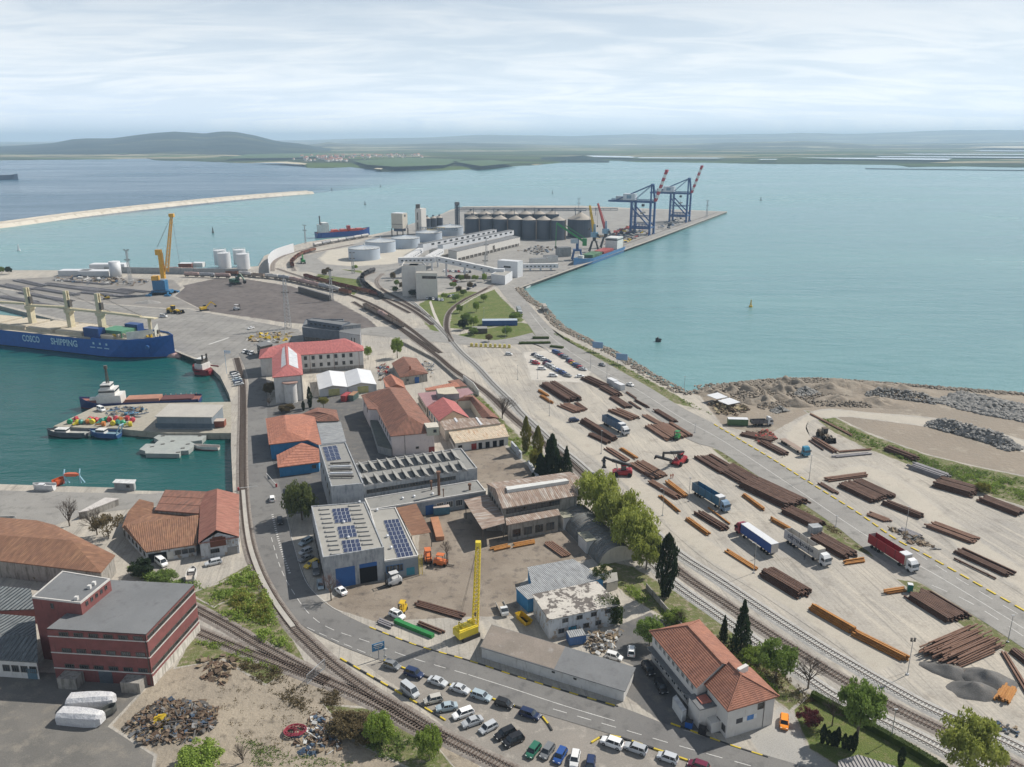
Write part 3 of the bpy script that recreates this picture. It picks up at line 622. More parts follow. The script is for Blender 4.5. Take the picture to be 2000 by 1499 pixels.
track('pale sleepered track along the garden hedge', [(1262, 1092), (1325, 1147), (1400, 1200), (1500, 1272), (1585, 1331), (1640, 1366), (1730, 1409), (1815, 1451), (1950, 1522)], 'concrete', ballast2, near=True, singles=200)
track('inner track curving behind the workshops', [(740, 610), (800, 657), (850, 693), (887, 724), (947, 765), (987, 803), (1020, 832), (1085, 885)], 'wood')
track('single track curving round the lawn', [(882, 668), (872, 640), (878, 610), (905, 587), (940, 570), (965, 556)], 'wood')
track('siding under the long train of brown wagons', [(540, 525), (595, 543), (640, 556), (752, 583), (800, 603), (845, 635)], 'wood')
track('siding under the tank wagons', [(200, 529), (330, 531), (430, 536), (495, 542), (560, 549), (640, 567), (683, 577), (740, 602), (800, 642), (860, 690)], 'wood')
track('siding under the three short wagons', [(690, 590), (710, 602), (780, 640), (850, 688)], 'wood')
track('curved siding under the dark wagons', [(732, 532), (712, 540), (708, 552), (722, 568), (745, 583), (800, 612)], 'wood')
track('outermost curved siding round the terminal', [(748, 535), (736, 548), (745, 565), (790, 590), (840, 620)], 'wood')
track('quay siding behind the curved white wall', [(532, 530), (536, 512), (560, 498), (610, 484), (660, 474), (725, 463)], 'wood')
track('inner quay siding with short brown wagons', [(575, 530), (570, 512), (588, 499), (640, 488), (690, 478)], 'wood')
track('crane track along the container quay', [(1120, 512), (1210, 482), (1280, 457), (1350, 433), (1400, 416)], None, asph2)
# ================================================================ buildings
def poly_ccw(pts):
 if sum((pts[i].x-pts[i-1].x)*(pts[i].y+pts[i-1].y) for i in range(len(pts))) > 0: return list(reversed(pts)), True
 return list(pts), False
def inset(pts, d):
 k = len(pts); out = []
 for i in range(k):
  a = pts[i]-pts[i-1]; b = pts[(i+1) % k]-pts[i]; a = Vector((a.x, a.y)).normalized(); b = Vector((b.x, b.y)).normalized()
  n1, n2 = Vector((-a.y, a.x)), Vector((-b.y, b.x)); den = 1+n1.dot(n2)
  q = (n1+n2)/max(den, .4); out.append(Vector((pts[i].x+q.x*d, pts[i].y+q.y*d, pts[i].z)))
 return out
def clipz(poly, z0, z1):
 def half(p, z, up):
  out = []
  for i in range(len(p)):
   a, b = p[i-1], p[i]; ia, ib = (a.z >= z-1e-6) == up or abs(a.z-z) < 1e-6, (b.z >= z-1e-6) == up or abs(b.z-z) < 1e-6
   if ia != ib and abs(b.z-a.z) > 1e-9: out.append(a.lerp(b, (z-a.z)/(b.z-a.z)))
   if ib: out.append(b)
  return out
 q = half(poly, z0, True)
 return half(q, z1, False) if len(q) > 2 else []
def courses(g, poly, step, lift):
 """pitched slope as overlapping tile courses"""
 zs = [p.z for p in poly]; z0, z1 = min(zs), max(zs); k = max(1, int(round((z1-z0)/step)))
 for i in range(k):
  a, b = z0+(z1-z0)*i/k, z0+(z1-z0)*(i+1)/k; q = clipz(poly, a, b)
  if len(q) < 3: continue
  q = [Vector((p.x, p.y, p.z+lift*(1-(p.z-a)/(b-a)))) for p in q]
  n = (q[1]-q[0]).cross(q[2]-q[0])
  if n.z < 0: q.reverse()
  low = [p for p in q if p.z-lift-a < 1e-3]
  g.add(q, [tuple(range(len(q)))])
  if len(low) >= 2:
   c, d = low[0], low[-1]; g.add([c, d, d-Vector((0, 0, lift)), c-Vector((0, 0, lift))], [(0, 1, 2, 3)])
WIN = {}
def win_meshes(w, h, bars, fm):
 k = (round(w, 2), round(h, 2), bars, fm.name)
 if k not in WIN:
  f = G(); t = min(.12, w*.1); f.box((0, .03, h/2-t/2), (w, .12, t)).box((0, .03, -h/2+t/2), (w, .12, t)).box((-w/2+t/2, .03, 0), (t, .12, h-2*t)).box((w/2-t/2, .03, 0), (t, .12, h-2*t))
  for i in range(1, bars+1): f.box((-w/2+w*i/(bars+1), .025, 0), (t*.7, .08, h-2*t))
  p = G(); p.box((0, -.03, 0), (w-.02, .10, h-.02))
  WIN[k] = (f.mesh('window', fm), p.mesh('pane', glassmat()))
 return WIN[k]
class B: pass
def bld(name, label, h, outline, wall, roof, cat='building', z0=0., ov=.0, extra=(), faces=None, parapet=0., pm=None, step=0., slab=.25, group=None, world=None):
 b = B(); pts = world if world else [P(u, v, h) for u, v in outline]; ex = [P(*q) for q in extra]
 c = sum(pts, Vector())/len(pts); b.root = thing(name, label, cat, (c.x, c.y, z0), group=group)
 cc, flipped = poly_ccw(pts); w = inset(cc, ov) if ov else cc; b.pts = list(reversed(w)) if flipped else w; b.h = h; b.z0 = z0; b.c = c
 top = h-.02 if faces is None else h
 g = G(); g.prism(w, z0, top, cap=False)
 if faces is not None and ov:   # fill gables: wall up to the roof plane is closed by roof fascia
  pass
 b.wall = g.obj('wall', wall, b.root)
 g = G(); allp = pts+ex
 if faces is None:
  rim = cc; g.prism(rim, h-slab, h)
  if parapet:
   inn = inset(cc, .3); k = len(cc); g2 = G()
   o0 = [Vector((p.x, p.y, h-slab*.5)) for p in cc];
   outr = inset(cc, -.02)
   A = [Vector((p.x, p.y, h-slab)) for p in outr]; Bq = [Vector((p.x, p.y, h+parapet)) for p in outr]; Cq = [Vector((p.x, p.y, h+parapet)) for p in inn]; D = [Vector((p.x, p.y, h-.01)) for p in inn]
   g2.add(A+Bq+Cq+D, [(r*k+i, r*k+(i+1) % k, (r+1)*k+(i+1) % k, (r+1)*k+i) for r in range(3) for i in range(k)])
   g2.obj('parapet', pm or wall, b.root)
 else:
  for f in faces:
   q = [allp[i] for i in f]
   n = Vector()
   for i in range(len(q)): n += q[i-1].cross(q[i])
   if step and max(p.z for p in q)-min(p.z for p in q) > .8: courses(g, [p.copy() for p in q], step, .09)
   else:
    q = list(reversed(q)) if n.z < 0 else q; g.add([p+Vector((0, 0, .05)) for p in q], [tuple(range(len(q)))])
  k = len(cc); g.add([p+Vector((0, 0, .04)) for p in cc]+[p-Vector((0, 0, .22)) for p in cc], [(k+i, k+(i+1) % k, (i+1) % k, i) for i in range(k)])
  if ov: g.add([p-Vector((0, 0, .22)) for p in cc]+[Vector((p.x, p.y, h-.22)) for p in w], [(i, (i+1) % k, k+(i+1) % k, k+i) for i in range(k)])
 b.roof = g.obj('roof', roof, b.root); return b
def edge(b, i):
 A, C = b.pts[i], b.pts[(i+1) % len(b.pts)]; A = Vector((A.x, A.y, 0)); C = Vector((C.x, C.y, 0)); d = (C-A).normalized(); n = Vector((d.y, -d.x, 0))
 if n.dot((A+C)/2-Vector((b.c.x, b.c.y, 0))) < 0: n = -n
 return A, C, d, n
frame_w = paint('window_frame', (.62, .62, .60)); frame_d = paint('window_frame_dark', (.10, .09, .08)); frame_b = paint('frame_blue', (.05, .15, .32))
def wins(b, i, n, z, w=1.1, h=1.4, t0=0., t1=1., bars=1, fm=None, name='window', root=None):
 A, C, d, nn = edge(b, i); L = (C-A).length; fm = fm or frame_w; f, p = win_meshes(w, h, bars, fm); rz = math.atan2(nn.y, nn.x)-math.pi/2
 for k in range(n):
  t = t0+(t1-t0)*(k+.5)/n; q = A+(C-A)*t+nn*.03; q.z = z
  o = link(name, f, b.root, q-ORG[b.root.name], rz); link('pane', p, o)
def door(b, i, t, w, h, m, z=0., name='door', dep=.1, n=None):
 A, C, d, nn = edge(b, i); q = A+(C-A)*t+nn*(.02+dep/2-.05); g = G(); g.box((q.x, q.y, b.z0+z+h/2), (w, dep, h), math.atan2(d.y, d.x)); return g.obj(name, m, b.root)
def band(b, i, z, hh, dep, m, name='ledge', t0=0., t1=1.):
 A, C, d, nn = edge(b, i); p, q = A+(C-A)*t0+nn*dep/2, A+(C-A)*t1+nn*dep/2; p.z = q.z = z; g = G(); g.bar(p, q, dep, hh); return g.obj(name, m, b.root)
def onwall(b, i, t, z, dep=0.):
 A, C, d, nn = edge(b, i); q = A+(C-A)*t+nn*dep; q.z = z; return q, d, nn
def rect3(a, b_, c, h):
 """rectangle from three photo corners at height h (a-b is one side, c next to b)"""
 A, B_, C_ = P(*a, h), P(*b_, h), P(*c, h); d = (B_-A).normalized(); n = Vector((-d.y, d.x, 0)); w = (C_-B_).dot(n)
 return [A, B_, B_+n*w, A+n*w]
def up(p, dz): return Vector((p.x, p.y, p.z+dz))
def gable(name, label, corners, h, rise, wall, roof, axis=0, ov=.4, step=0., cat='building', group=None, hip=0., wallg=None):
 """pitched roof on four eave corners (world points, in order); ridge parallel to side corners[axis]-corners[axis+1]; hip: fraction of the ridge cut at each end"""
 c = corners[axis:]+corners[:axis]; m0 = (c[0]+c[3])/2; m1 = (c[1]+c[2])/2; hp = hip if isinstance(hip, tuple) else (hip, hip)
 r0 = up(m0.lerp(m1, hp[0]), rise); r1 = up(m1.lerp(m0, hp[1]), rise)
 b = B(); cen = sum(c, Vector())/4; b.root = thing(name, label, cat, (cen.x, cen.y, 0), group=group); b.h = h; b.z0 = 0; b.c = cen
 cc, fl = poly_ccw(c); w = inset(cc, ov); w = list(reversed(w)) if fl else w; b.pts = w[-axis:]+w[:-axis] if axis else w
 g = G(); g.prism(w, 0, h-.1, cap=False)
 if hp[0] == 0 or hp[1] == 0:
  for e, (i, j), rr in ((0, (0, 3), r0), (1, (1, 2), r1)):
   if hp[e] == 0:
    f = ov/max((c[0]-c[3]).length/2, .1)
    apex = Vector((((w[i]+w[j])/2).x, ((w[i]+w[j])/2).y, h+rise*(1-f)*.98)); z = h-.1
    g.add([Vector((w[i].x, w[i].y, z)), Vector((w[j].x, w[j].y, z)), apex], [(0, 1, 2)])
 b.wall = g.obj('wall', wall, b.root); g = G()
 fs = [[c[0], c[1], r1, r0], [c[2], c[3], r0, r1]]
 if hp[0]: fs.append([c[3], c[0], r0])
 if hp[1]: fs.append([c[1], c[2], r1])
 for q in fs:
  if step: courses(g, [p.copy() for p in q], step, .09)
  else:
   n = (q[1]-q[0]).cross(q[2]-q[0]); q = q if n.z > 0 else list(reversed(q)); g.add(q, [tuple(range(len(q)))])
   g.add([p-Vector((0, 0, .16)) for p in q], [tuple(reversed(range(len(q))))])
 k = 4; g.add(list(c)+[p-Vector((0, 0, .2)) for p in c], [(i, (i+1) % 4, 4+(i+1) % 4, 4+i) for i in range(4) if not ((i == 3 and hp[0] == 0) or (i == 1 and hp[1] == 0))])
 b.roof = g.obj('roof', roof, b.root)
 b.ridge = (r0, r1); g = G(); g.bar(r0+Vector((0, 0, .06)), r1+Vector((0, 0, .06)), .35, .2)
 for rr, cs in ((r0, (c[0], c[3])), (r1, (c[1], c[2]))):
  if (hp[0] if rr is r0 else hp[1]):
   for q in cs: g.bar(rr+Vector((0, 0, .06)), q+Vector((0, 0, .1)), .3, .16)
 g.obj('ridge_cap', roof, b.root); return b
white_w = wallmat('white_plaster', (.60, .59, .57), (.52, .51, .49), (.30, .27, .24)); cream_w = wallmat('cream_plaster', (.56, .52, .44), (.48, .45, .39), (.26, .23, .19))
pink_w = wallmat('pinkish_plaster', (.58, .52, .51), (.52, .47, .47), (.32, .27, .25)); grey_w = wallmat('grey_concrete', (.33, .34, .34), (.26, .27, .275), (.14, .15, .16), .5, .72)
conc_w = wallmat('stained_concrete', (.40, .41, .42), (.30, .315, .33), (.13, .15, .17), .48, .68); blue_w = wallmat('blue_plaster', (.05, .22, .42), (.045, .19, .37), (.03, .10, .2))
brick_w = wallmat('red_brick_paint', (.215, .08, .075), (.17, .066, .062), (.10, .05, .048)); peel_w = wallmat('peeling_plaster', (.50, .52, .54), (.42, .45, .48), (.14, .13, .12), .52, .66, patch=(.30, .25, .2))
dirty_w = wallmat('dirty_plaster', (.34, .32, .29), (.26, .245, .22), (.10, .09, .08), .48, .66); metal_w = wallmat('sheet_wall', (.62, .62, .60), (.55, .56, .56), (.35, .34, .32), .58, .78)
felt = M('roofing_felt', (.225, .225, .215), (.26, .255, .24), scale=.12, c3=(.16, .16, .155), s3=.5, lo3=.55, hi3=.75, fine=.12)
felt_w = M('warm_roof', (.30, .29, .265), (.34, .33, .30), scale=.12, c3=(.22, .21, .19), s3=.5, lo3=.55, hi3=.75, fine=.1)
felt_d = M('dark_felt', (.15, .155, .16), (.18, .185, .19), scale=.12, c3=(.12, .12, .125), s3=.5, lo3=.55, hi3=.75, fine=.1)
tile_r = roofmat('clay_tile', (.36, .165, .11), (.29, .135, .095), (.19, .10, .08), pitch=.28, bump=.8, bd=.05, streak=.9, lo3=.56, hi3=.75)
tile_o = roofmat('orange_tile', (.44, .19, .125), (.37, .16, .11), (.28, .13, .095), pitch=.28, bump=.8, bd=.05, lo3=.6, hi3=.8)
tile_b = roofmat('brown_tile', (.28, .135, .095), (.22, .11, .08), (.13, .08, .065), pitch=.28, bump=.8, bd=.05, lo3=.5, hi3=.7)
red_sheet = roofmat('red_sheet', (.40, .135, .125), (.35, .115, .11), (.30, .105, .10), pitch=.3, bump=.4, bd=.04)
brown_sheet = roofmat('brown_sheet', (.24, .125, .075), (.19, .10, .065), (.30, .17, .10), pitch=.5, bump=.7, bd=.07)
grey_sheet = roofmat('grey_sheet', (.31, .32, .325), (.26, .27, .28), (.20, .20, .2), pitch=.5, bump=.8, bd=.07)
dark_sheet = roofmat('dark_corrugated', (.15, .165, .17), (.12, .135, .14), (.09, .095, .1), pitch=1.1, bump=1., bd=.2)
pale_sheet = roofmat('pale_sheet', (.56, .56, .55), (.50, .50, .50), None, pitch=.8, bump=.3, bd=.05)
rust_sheet = roofmat('rusty_sheet', (.30, .23, .185), (.23, .165, .13), (.40, .36, .32), pitch=.6, bump=.6, bd=.06, lo3=.5, hi3=.62)
cream_rust = roofmat('cream_rusty_sheet', (.52, .44, .34), (.46, .38, .28), (.36, .18, .08), pitch=.7, bump=.6, bd=.06, lo3=.52, hi3=.72)
# ---- red brick block
b = bld('brick_block', 'dark red brick block with flat grey roof and ribbon windows at the lower left', 12.8, [(91, 1228), (285, 1239), (379, 1141), (216, 1133)], brick_w, felt_d, slab=.3)
ledge_m = paint('ledge', (.55, .53, .50), rough=.8)
for z in (11.0, 7.0, 3.1):
 band(b, 0, z, .22, .14, ledge_m); band(b, 1, z, .22, .14, ledge_m)
 for k in range(6): wins(b, 0, 1, z+.68, 2.1, 1.0, .10+.15*k, .10+.15*k+.13, bars=3, fm=frame_d)
 for k in range(9): wins(b, 1, 1, z+.68, 1.9, .95, .02+.108*k, .02+.108*k+.09, bars=3, fm=frame_d)
band(b, 1, 1.1, 2.2, .08, wallmat('white_plinth', (.6, .57, .52), (.5, .47, .42), (.22, .2, .17), .45, .62), 'plinth')
door(b, 0, .52, 3.0, 3.0, paint('grey_gate', (.10, .12, .14)), name='gate')
for t in (.2, .84):
 q, d, nn = onwall(b, 0, t, 1.3, 1.4); g = G(); g.box((q.x, q.y, 1.3), (4.2, 2.8, 2.6), math.atan2(d.y, d.x)); g.obj('porch', dirty_w, b.root)
q, d, nn = onwall(b, 0, .985, 6, .12); g = G(); g.tube((q.x, q.y, .3), (q.x, q.y, 12.6), .09, 6); g.obj('downpipe', frame_d, b.root)
b = bld('brick_tower', 'taller red brick tower on the corner of the brick block', 15.8, [(62, 1167), (157, 1178), (215, 1131), (122, 1116)], brick_w, felt_d, slab=.3, parapet=.12, pm=ledge_m)
wins(b, 0, 1, 14.2, .7, 1.3, .35, .45, bars=0, fm=frame_d); wins(b, 1, 5, 14.6, .7, 1.0, .1, .9, bars=0, fm=frame_d)
for (u, v) in ((150, 1172), (184, 1143), (175, 1150)):
 p = P(u, v, 15.8); g = G(); g.box((p.x, p.y, 16.2), (.7, .7, .9)); g.obj('roof_vent', white_w, b.root)
b = bld('corrugated_shed', 'grey corrugated shed beside the red brick tower', 4.6, [(-60, 1285), (74, 1294), (68, 1205), (-60, 1195)], white_w, dark_sheet, ov=.3, extra=[(-60, 1240, 6.4), (72, 1243, 6.4)], faces=[(0, 1, 5, 4), (2, 3, 4, 5), (1, 2, 5), (3, 0, 4)])
wins(b, 0, 4, 2.4, 1.6, 1.6, .45, 1.0, bars=2, fm=frame_d); door(b, 0, .9, 2.2, 2.6, paint('dull_blue', (.10, .17, .22)))
b = bld('low_corrugated_roof', 'low dark corrugated roof between red tower and brown shed', 4.0, [(-60, 1195), (68, 1190), (60, 1150), (-60, 1140)], brick_w, dark_sheet)
# ---- brown sheds at the left edge
b = bld('brown_roofed_shed', 'long brown sheet-roofed shed at the left edge', 5.2, [(-140, 1080), (0, 1096), (197, 1119), (225, 1085), (107, 1026), (72, 1017), (-140, 1000)], dirty_w, brown_sheet, ov=.35,
  extra=[(-140, 1036, 7.6), (140, 1056, 7.6)], faces=[(0, 1, 2, 8, 7), (2, 3, 8), (3, 4, 8), (4, 5, 6, 7, 8)])
b = bld('gabled_boathouse', 'white gabled boathouse with red sheet roof and bricked-up arch', 5.2, [(387, 1062), (467, 1049), (467, 966), (392, 964)], peel_w, roofmat('reddish_sheet', (.33, .15, .11), (.28, .12, .09), (.22, .11, .08), pitch=.5), ov=.35,
  extra=[(422, 1036, 7.6), (424, 955, 7.6)], faces=[(0, 4, 5, 3), (1, 2, 5, 4)])
q0, q1 = b.pts[0], b.pts[1]; ap = P(422, 1036, 7.4); g = G(); g.add([Vector((q0.x, q0.y, 5.0)), Vector((q1.x, q1.y, 5.0)), (q0+q1)/2+Vector((0, 0, 2.1))], [(0, 1, 2)]); g.obj('gable', peel_w, b.root)
q, d, nn = onwall(b, 0, .47, 4.6, .06); g = G(); rz = math.atan2(d.y, d.x); g.box((q.x, q.y, 4.5), (4.2, .1, 2.6), rz); g.box((q.x, q.y, 5.95), (2.8, .1, .5), rz); g.obj('bricked_opening', M('brown_brick', (.17, .065, .04), (.12, .05, .035), scale=.8), b.root)
wins(b, 0, 1, 2.0, 2.4, 1.3, .22, .52, 3, frame_d); door(b, 0, .82, 2.6, 2.4, paint('grey_door', (.25, .25, .25))); wins(b, 1, 6, 2.6, 1.2, 1.6, .05, .95, 1, frame_d)
b = bld('brown_wing', 'low brown-roofed garage wing left of the white gabled boathouse', 3.6, [(285, 1079), (384, 1064), (395, 1012), (300, 998), (240, 1030)], peel_w, brown_sheet, ov=.35,
  extra=[(244, 1026, 5.4), (388, 1006, 5.4)], faces=[(0, 1, 6, 5), (2, 3, 5, 6), (4, 0, 5), (3, 4, 5)])
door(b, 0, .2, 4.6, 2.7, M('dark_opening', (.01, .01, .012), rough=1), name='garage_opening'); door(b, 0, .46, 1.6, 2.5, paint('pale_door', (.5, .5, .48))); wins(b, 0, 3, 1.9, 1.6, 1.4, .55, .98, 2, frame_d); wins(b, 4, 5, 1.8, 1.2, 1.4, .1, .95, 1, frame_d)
b = bld('tiled_back_shed', 'tiled shed behind the brown garage wing', 4.8, [(302, 997), (392, 1004), (424, 962), (322, 958)], dirty_w, tile_b, ov=.3, extra=[(323, 957, 6.0), (424, 961, 6.0)], faces=[(0, 1, 5, 4)], step=.35)
b = bld('small_brown_lean_to', 'small brown lean-to roof among bare trees by the quay', 3.2, [(238, 1030), (300, 1000), (300, 982), (272, 975), (250, 1000)], dirty_w, brown_sheet, ov=.2)
b = bld('white_low_roof', 'low whitewashed sloping roof by the quay road', 2.4, [(152, 1001), (170, 998), (232, 974), (205, 972)], dirty_w, M('whitewash', (.55, .52, .49), (.45, .42, .4), scale=.4), ov=.1)
b = bld('quay_kiosk', 'small grey kiosk with flat pale roof on the near quay', 2.9, [(219, 943), (262, 945), (266, 937), (226, 936)], grey_w, pale_sheet, ov=.35, slab=.2)
wins(b, 0, 1, 1.7, 1.2, 1.0, .55, .85, 0, frame_d); door(b, 1, .5, .9, 2.0, paint('kiosk_door', (.5, .5, .5)))
# ---- workshops with solar panels
b = bld('solar_workshop', 'tall concrete workshop with three solar arrays and blue doors', 9.3, [(608, 990), (631, 1090.5), (750, 1070.5), (712.5, 982)], conc_w, felt_w, parapet=.25, pm=conc_w); SW = b
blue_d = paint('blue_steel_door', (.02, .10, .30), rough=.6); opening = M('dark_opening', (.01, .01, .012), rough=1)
door(b, 1, .34, 5.0, 5.6, blue_d); door(b, 1, .72, 4.6, 5.6, opening, name='open_doorway'); door(b, 1, .72, 4.6, 1.1, blue_d, z=4.6, name='roller_shutter', dep=.16)
wins(b, 0, 8, 2.6, 1.8, 2.4, .05, .95, 2, frame_d)
solar_m = M('solar_cell', (.03, .04, .09), (.05, .065, .13), scale=.7, rough=.2, spec=.5, fine=.1, metal=.3); solar_f = paint('panel_frame', (.6, .62, .65))
PANEL = {}
def solar(b, z, quad, nu, nv):
 """grid of single panels on a roof: quad = photo corners (origin, end of u, end of u+v, end of v)"""
 q = [P(u, v, z+.12) for u, v in quad]; du, dv = (q[1]-q[0])/nu, (q[3]-q[0])/nv
 k = (round(du.length, 2), round(dv.length, 2))
 if k not in PANEL:
  a, c = du.length*.97, dv.length*.97; me = G(); me.box((0, 0, 0), (a, c, .05)); me.mi = 1; me.box((0, 0, .01), (a-.1, c-.1, .06)); PANEL[k] = me.mesh('solar_panel', [solar_f, solar_m])
 rz = math.atan2(du.y, du.x)
 for i in range(nu):
  for j in range(nv):
   p = q[0]+(q[1]-q[0])*((i+.5)/nu)+((q[3]-q[0]).lerp(q[2]-q[1], (i+.5)/nu))*((j+.5)/nv); link('solar_panel', PANEL[k], b.root, p-ORG[b.root.name], rz)
def z3(x, y): return (590+x/6.246, 960+y/6.246)
solar(b, 9.3, [z3(360, 215), z3(565, 200), z3(610, 370), z3(405, 390)], 4, 4)
solar(b, 9.3, [z3(425, 432), z3(640, 412), z3(675, 552), z3(460, 572)], 4, 3)
solar(b, 9.3, [z3(478, 602), z3(692, 582), z3(732, 722), z3(512, 748)], 4, 3)
for k in range(11):   # low roof-light curbs in two rows
 for (x0, y0), (x1, y1), wd in (((210, 235), (352, 780), 122), ((570, 190), (735, 660), 135)):
  if x0 == 570 and k > 9: continue
  t = k/(10 if x0 == 210 else 9); x, y = x0+(x1-x0)*t, y0+(y1-y0)*t
  p, q = P(*z3(x, y), 9.3), P(*z3(x+wd, y-10), 9.3); g = G(); g.bar(up(p, .12), up(q, .12), .25, .3); d = (q-p).normalized(); n_ = Vector((-d.y, d.x, 0)); g.bar(up(p, .12), up(p+n_*.9, .12), .25, .3); g.obj('roof_light_curb', felt_d, b.root)
for x, y in ((510, 385), (565, 572), (700, 140)):
 p = P(*z3(x, y), 9.3); g = G(); g.tube(p, up(p, .5), .3, 8).tube(up(p, .5), up(p, .75), .45, 8, .05); g.obj('roof_vent', solar_f, b.root)
b = bld('solar_annex', 'lower blue-grey annex with a long solar array beside the tall workshop', 5.5, [(722, 997.6), (751, 1097), (818, 1086.5), (772.5, 992)], wallmat('blue_grey_wall', (.24, .27, .30), (.2, .23, .26), (.12, .14, .16)), felt_w, parapet=.25, pm=white_w)
solar(b, 5.5, [z3(990, 355), z3(1175, 335), z3(1365, 785), z3(1165, 810)], 4, 9)
wins(b, 1, 1, 3.0, 4.6, 2.2, .08, .48, 4, frame_b); door(b, 1, .74, 2.2, 2.2, paint('teal_door', (.03, .22, .30)), z=.3)
q, d, nn = onwall(b, 1, .98, 0, .5); g = G(); ny = paint('yellow_steel', (.65, .50, .03), c3=(.35, .2, .03))
for s in (0, .9): g.tube((q.x+s*d.x, q.y+s*d.y, 0), (q.x+s*d.x, q.y+s*d.y, 6.2), .07, 6)
for k in range(14): g.bar((q.x, q.y, .4+k*.42), (q.x+.9*d.x, q.y+.9*d.y, .4+k*.42), .06)
g.obj('ladder', ny, b.root)
for x, y in ((1040, 560), (1085, 700), (915, 240)):
 p = P(*z3(x, y), 5.5); g = G(); g.tube(p, up(p, .6), .35, 8).tube(up(p, .6), up(p, .9), .5, 8, .05); g.obj('roof_vent', solar_f, b.root)
b = bld('brown_canopy', 'brown sheet canopy on posts right of the solar annex', 4.6, [(774, 992), (804, 1046), (842, 1040), (813, 984)], None, brown_sheet, cat='canopy', slab=.12)
bpy.data.objects.remove(b.wall)
for q in b.pts:
 g = G(); g.tube((q.x, q.y, 0), (q.x, q.y, 4.5), .1, 6); g.obj('post', frame_d, b.root)
b = bld('solar_block', 'tall square concrete block with rooftop solar panels and ducts', 13.0, [(622.5, 871), (647, 952), (710, 946), (675, 865)], conc_w, felt, parapet=.3, pm=conc_w)
def zb(x, y): return (450+x/4, 850+y/4)
solar(b, 13, [zb(720, 95), zb(830, 80), zb(865, 190), zb(755, 205)], 3, 4)
for k in range(5):
 p, q = P(*zb(780-6*k+k*5, 235+k*26), 13.0), P(*zb(940+k*6, 228+k*27), 13.0); g = G(); g.bar(up(p, .6), up(q, .6), .5, .45)
 for t in (.1, .5, .9): g.bar(up(p.lerp(q, t), 0), up(p.lerp(q, t), .5), .12)
 g.obj('roof_duct', solar_f if k % 2 else frame_d, b.root)
wins(b, 0, 5, 8.5, 1.4, 1.6, .1, .9, 1, frame_d)
b = bld('skylight_hall', 'flat-roofed workshop hall with two rows of roof skylights', 8.2, [(696, 907), (711, 951), (932, 916), (901, 877)], conc_w, felt, parapet=.35, pm=wallmat('pale_parapet', (.46, .46, .45), (.38, .385, .39), (.2, .2, .21), .5, .7))
for row, (x0, y0, x1, y1, n) in enumerate(((1000, 245, 1715, 145, 11), (1040, 345, 1775, 235, 11))):
 for k in range(n):
  t = k/(n-1); x, y = x0+(x1-x0)*t, y0+(y1-y0)*t
  a, c = P(*zb(x, y-10), 8.2), P(*zb(x+38, y+52), 8.2); d = (c-a).normalized(); n_ = Vector((-d.y, d.x, 0))
  if n_.x < 0: n_ = -n_
  A, C_ = a, c; bq, dq = a+n_*1.9, c+n_*1.9; hh = 1.5
  g = G(); g.add([up(A, hh), up(C_, hh), A, C_, bq, dq], [(0, 4, 5, 1), (0, 2, 4), (1, 5, 3)]); g.mi = 1; g.add([up(A, hh), up(C_, hh), C_, A], [(0, 1, 2, 3)])
  g.obj('skylight', [felt, glassmat()], b.root)
wins(b, 1, 30, 6.3, 1.0, 1.3, .02, .8, 0, frame_d)
b = bld('low_front_hall', 'low flat-roofed hall with chimney pipe in front of the skylight hall', 4.8, [(712, 975), (722, 997), (949, 960), (932, 939)], wallmat('blue_grey_wall2', (.28, .31, .34), (.22, .25, .28), (.12, .13, .15)), felt, parapet=.25, pm=white_w)
door(b, 1, .5, 2.6, 3.2, blue_d); door(b, 1, .93, 2.2, 3.0, blue_d); wins(b, 1, 3, 2.4, 2.2, 2.2, .55, .8, 2); door(b, 1, .85, 3.2, 3.0, opening, name='open_doorway')
for (x, y, hh, r) in ((1630, 470, 7.5, .45), (1570, 430, 2.6, .25), (1870, 430, 1.6, .35), (1665, 485, 2.2, .15)):
 p = P(*zb(x, y), 4.8); g = G(); g.tube(p, up(p, hh), r, 10).tube(up(p, hh), up(p, hh+.6), r*1.6, 10); g.obj('flue', M('rusty_pipe', (.20, .11, .07), (.13, .08, .06), scale=1.5), b.root)
for x, y in ((1435, 485), (1580, 465), (1345, 500)):
 p = P(*zb(x, y), 4.8); g = G(); g.tube(p, up(p, .5), .35, 8).tube(up(p, .5), up(p, .8), .5, 8, .05); g.obj('roof_vent', solar_f, b.root)
# ---- rusty hall with canopies
def zc_(x, y): return (850+x/4, 850+y/4)
b = bld('rusty_hall', 'hall with patchy rusty sheet roof and pale ridge light', 8.2, [(981, 994), (1129, 968), (1113, 922), (950, 945)], dirty_w, rust_sheet, ov=.3, extra=[(967.5, 955, 10.6), (1131, 931, 10.6)], faces=[(0, 1, 5, 4), (2, 3, 4, 5), (3, 0, 4), (1, 2, 5)])
g = G(); p = [P(*zc_(x, y), 10.7) for x, y in ((550, 410), (1020, 345), (1045, 362), (565, 435))]; g.prism(p, 9.9, 10.95); g.obj('ridge_light', M('ridge_light', (.62, .62, .60), (.52, .52, .5), scale=.5), b.root)
wins(b, 0, 6, 6.9, 3.4, 1.6, .05, .75, 3, frame_d); wins(b, 3, 5, 5.8, 1.3, 1.8, .1, .9, 1, frame_d)
b = bld('loading_canopy', 'wide grey corrugated loading canopy left of the rusty hall', 6.0, [(906, 977), (942, 1034), (986, 1022), (984, 1008), (952, 966)], None, rust_sheet, cat='canopy', slab=.15)
bpy.data.objects.remove(b.wall)
for q in b.pts[:3]+[b.pts[4]]: g = G(); q = q.lerp(b.c, .08); g.tube((q.x, q.y, 0), (q.x, q.y, 5.9), .14, 6); g.obj('post', frame_d, b.root)
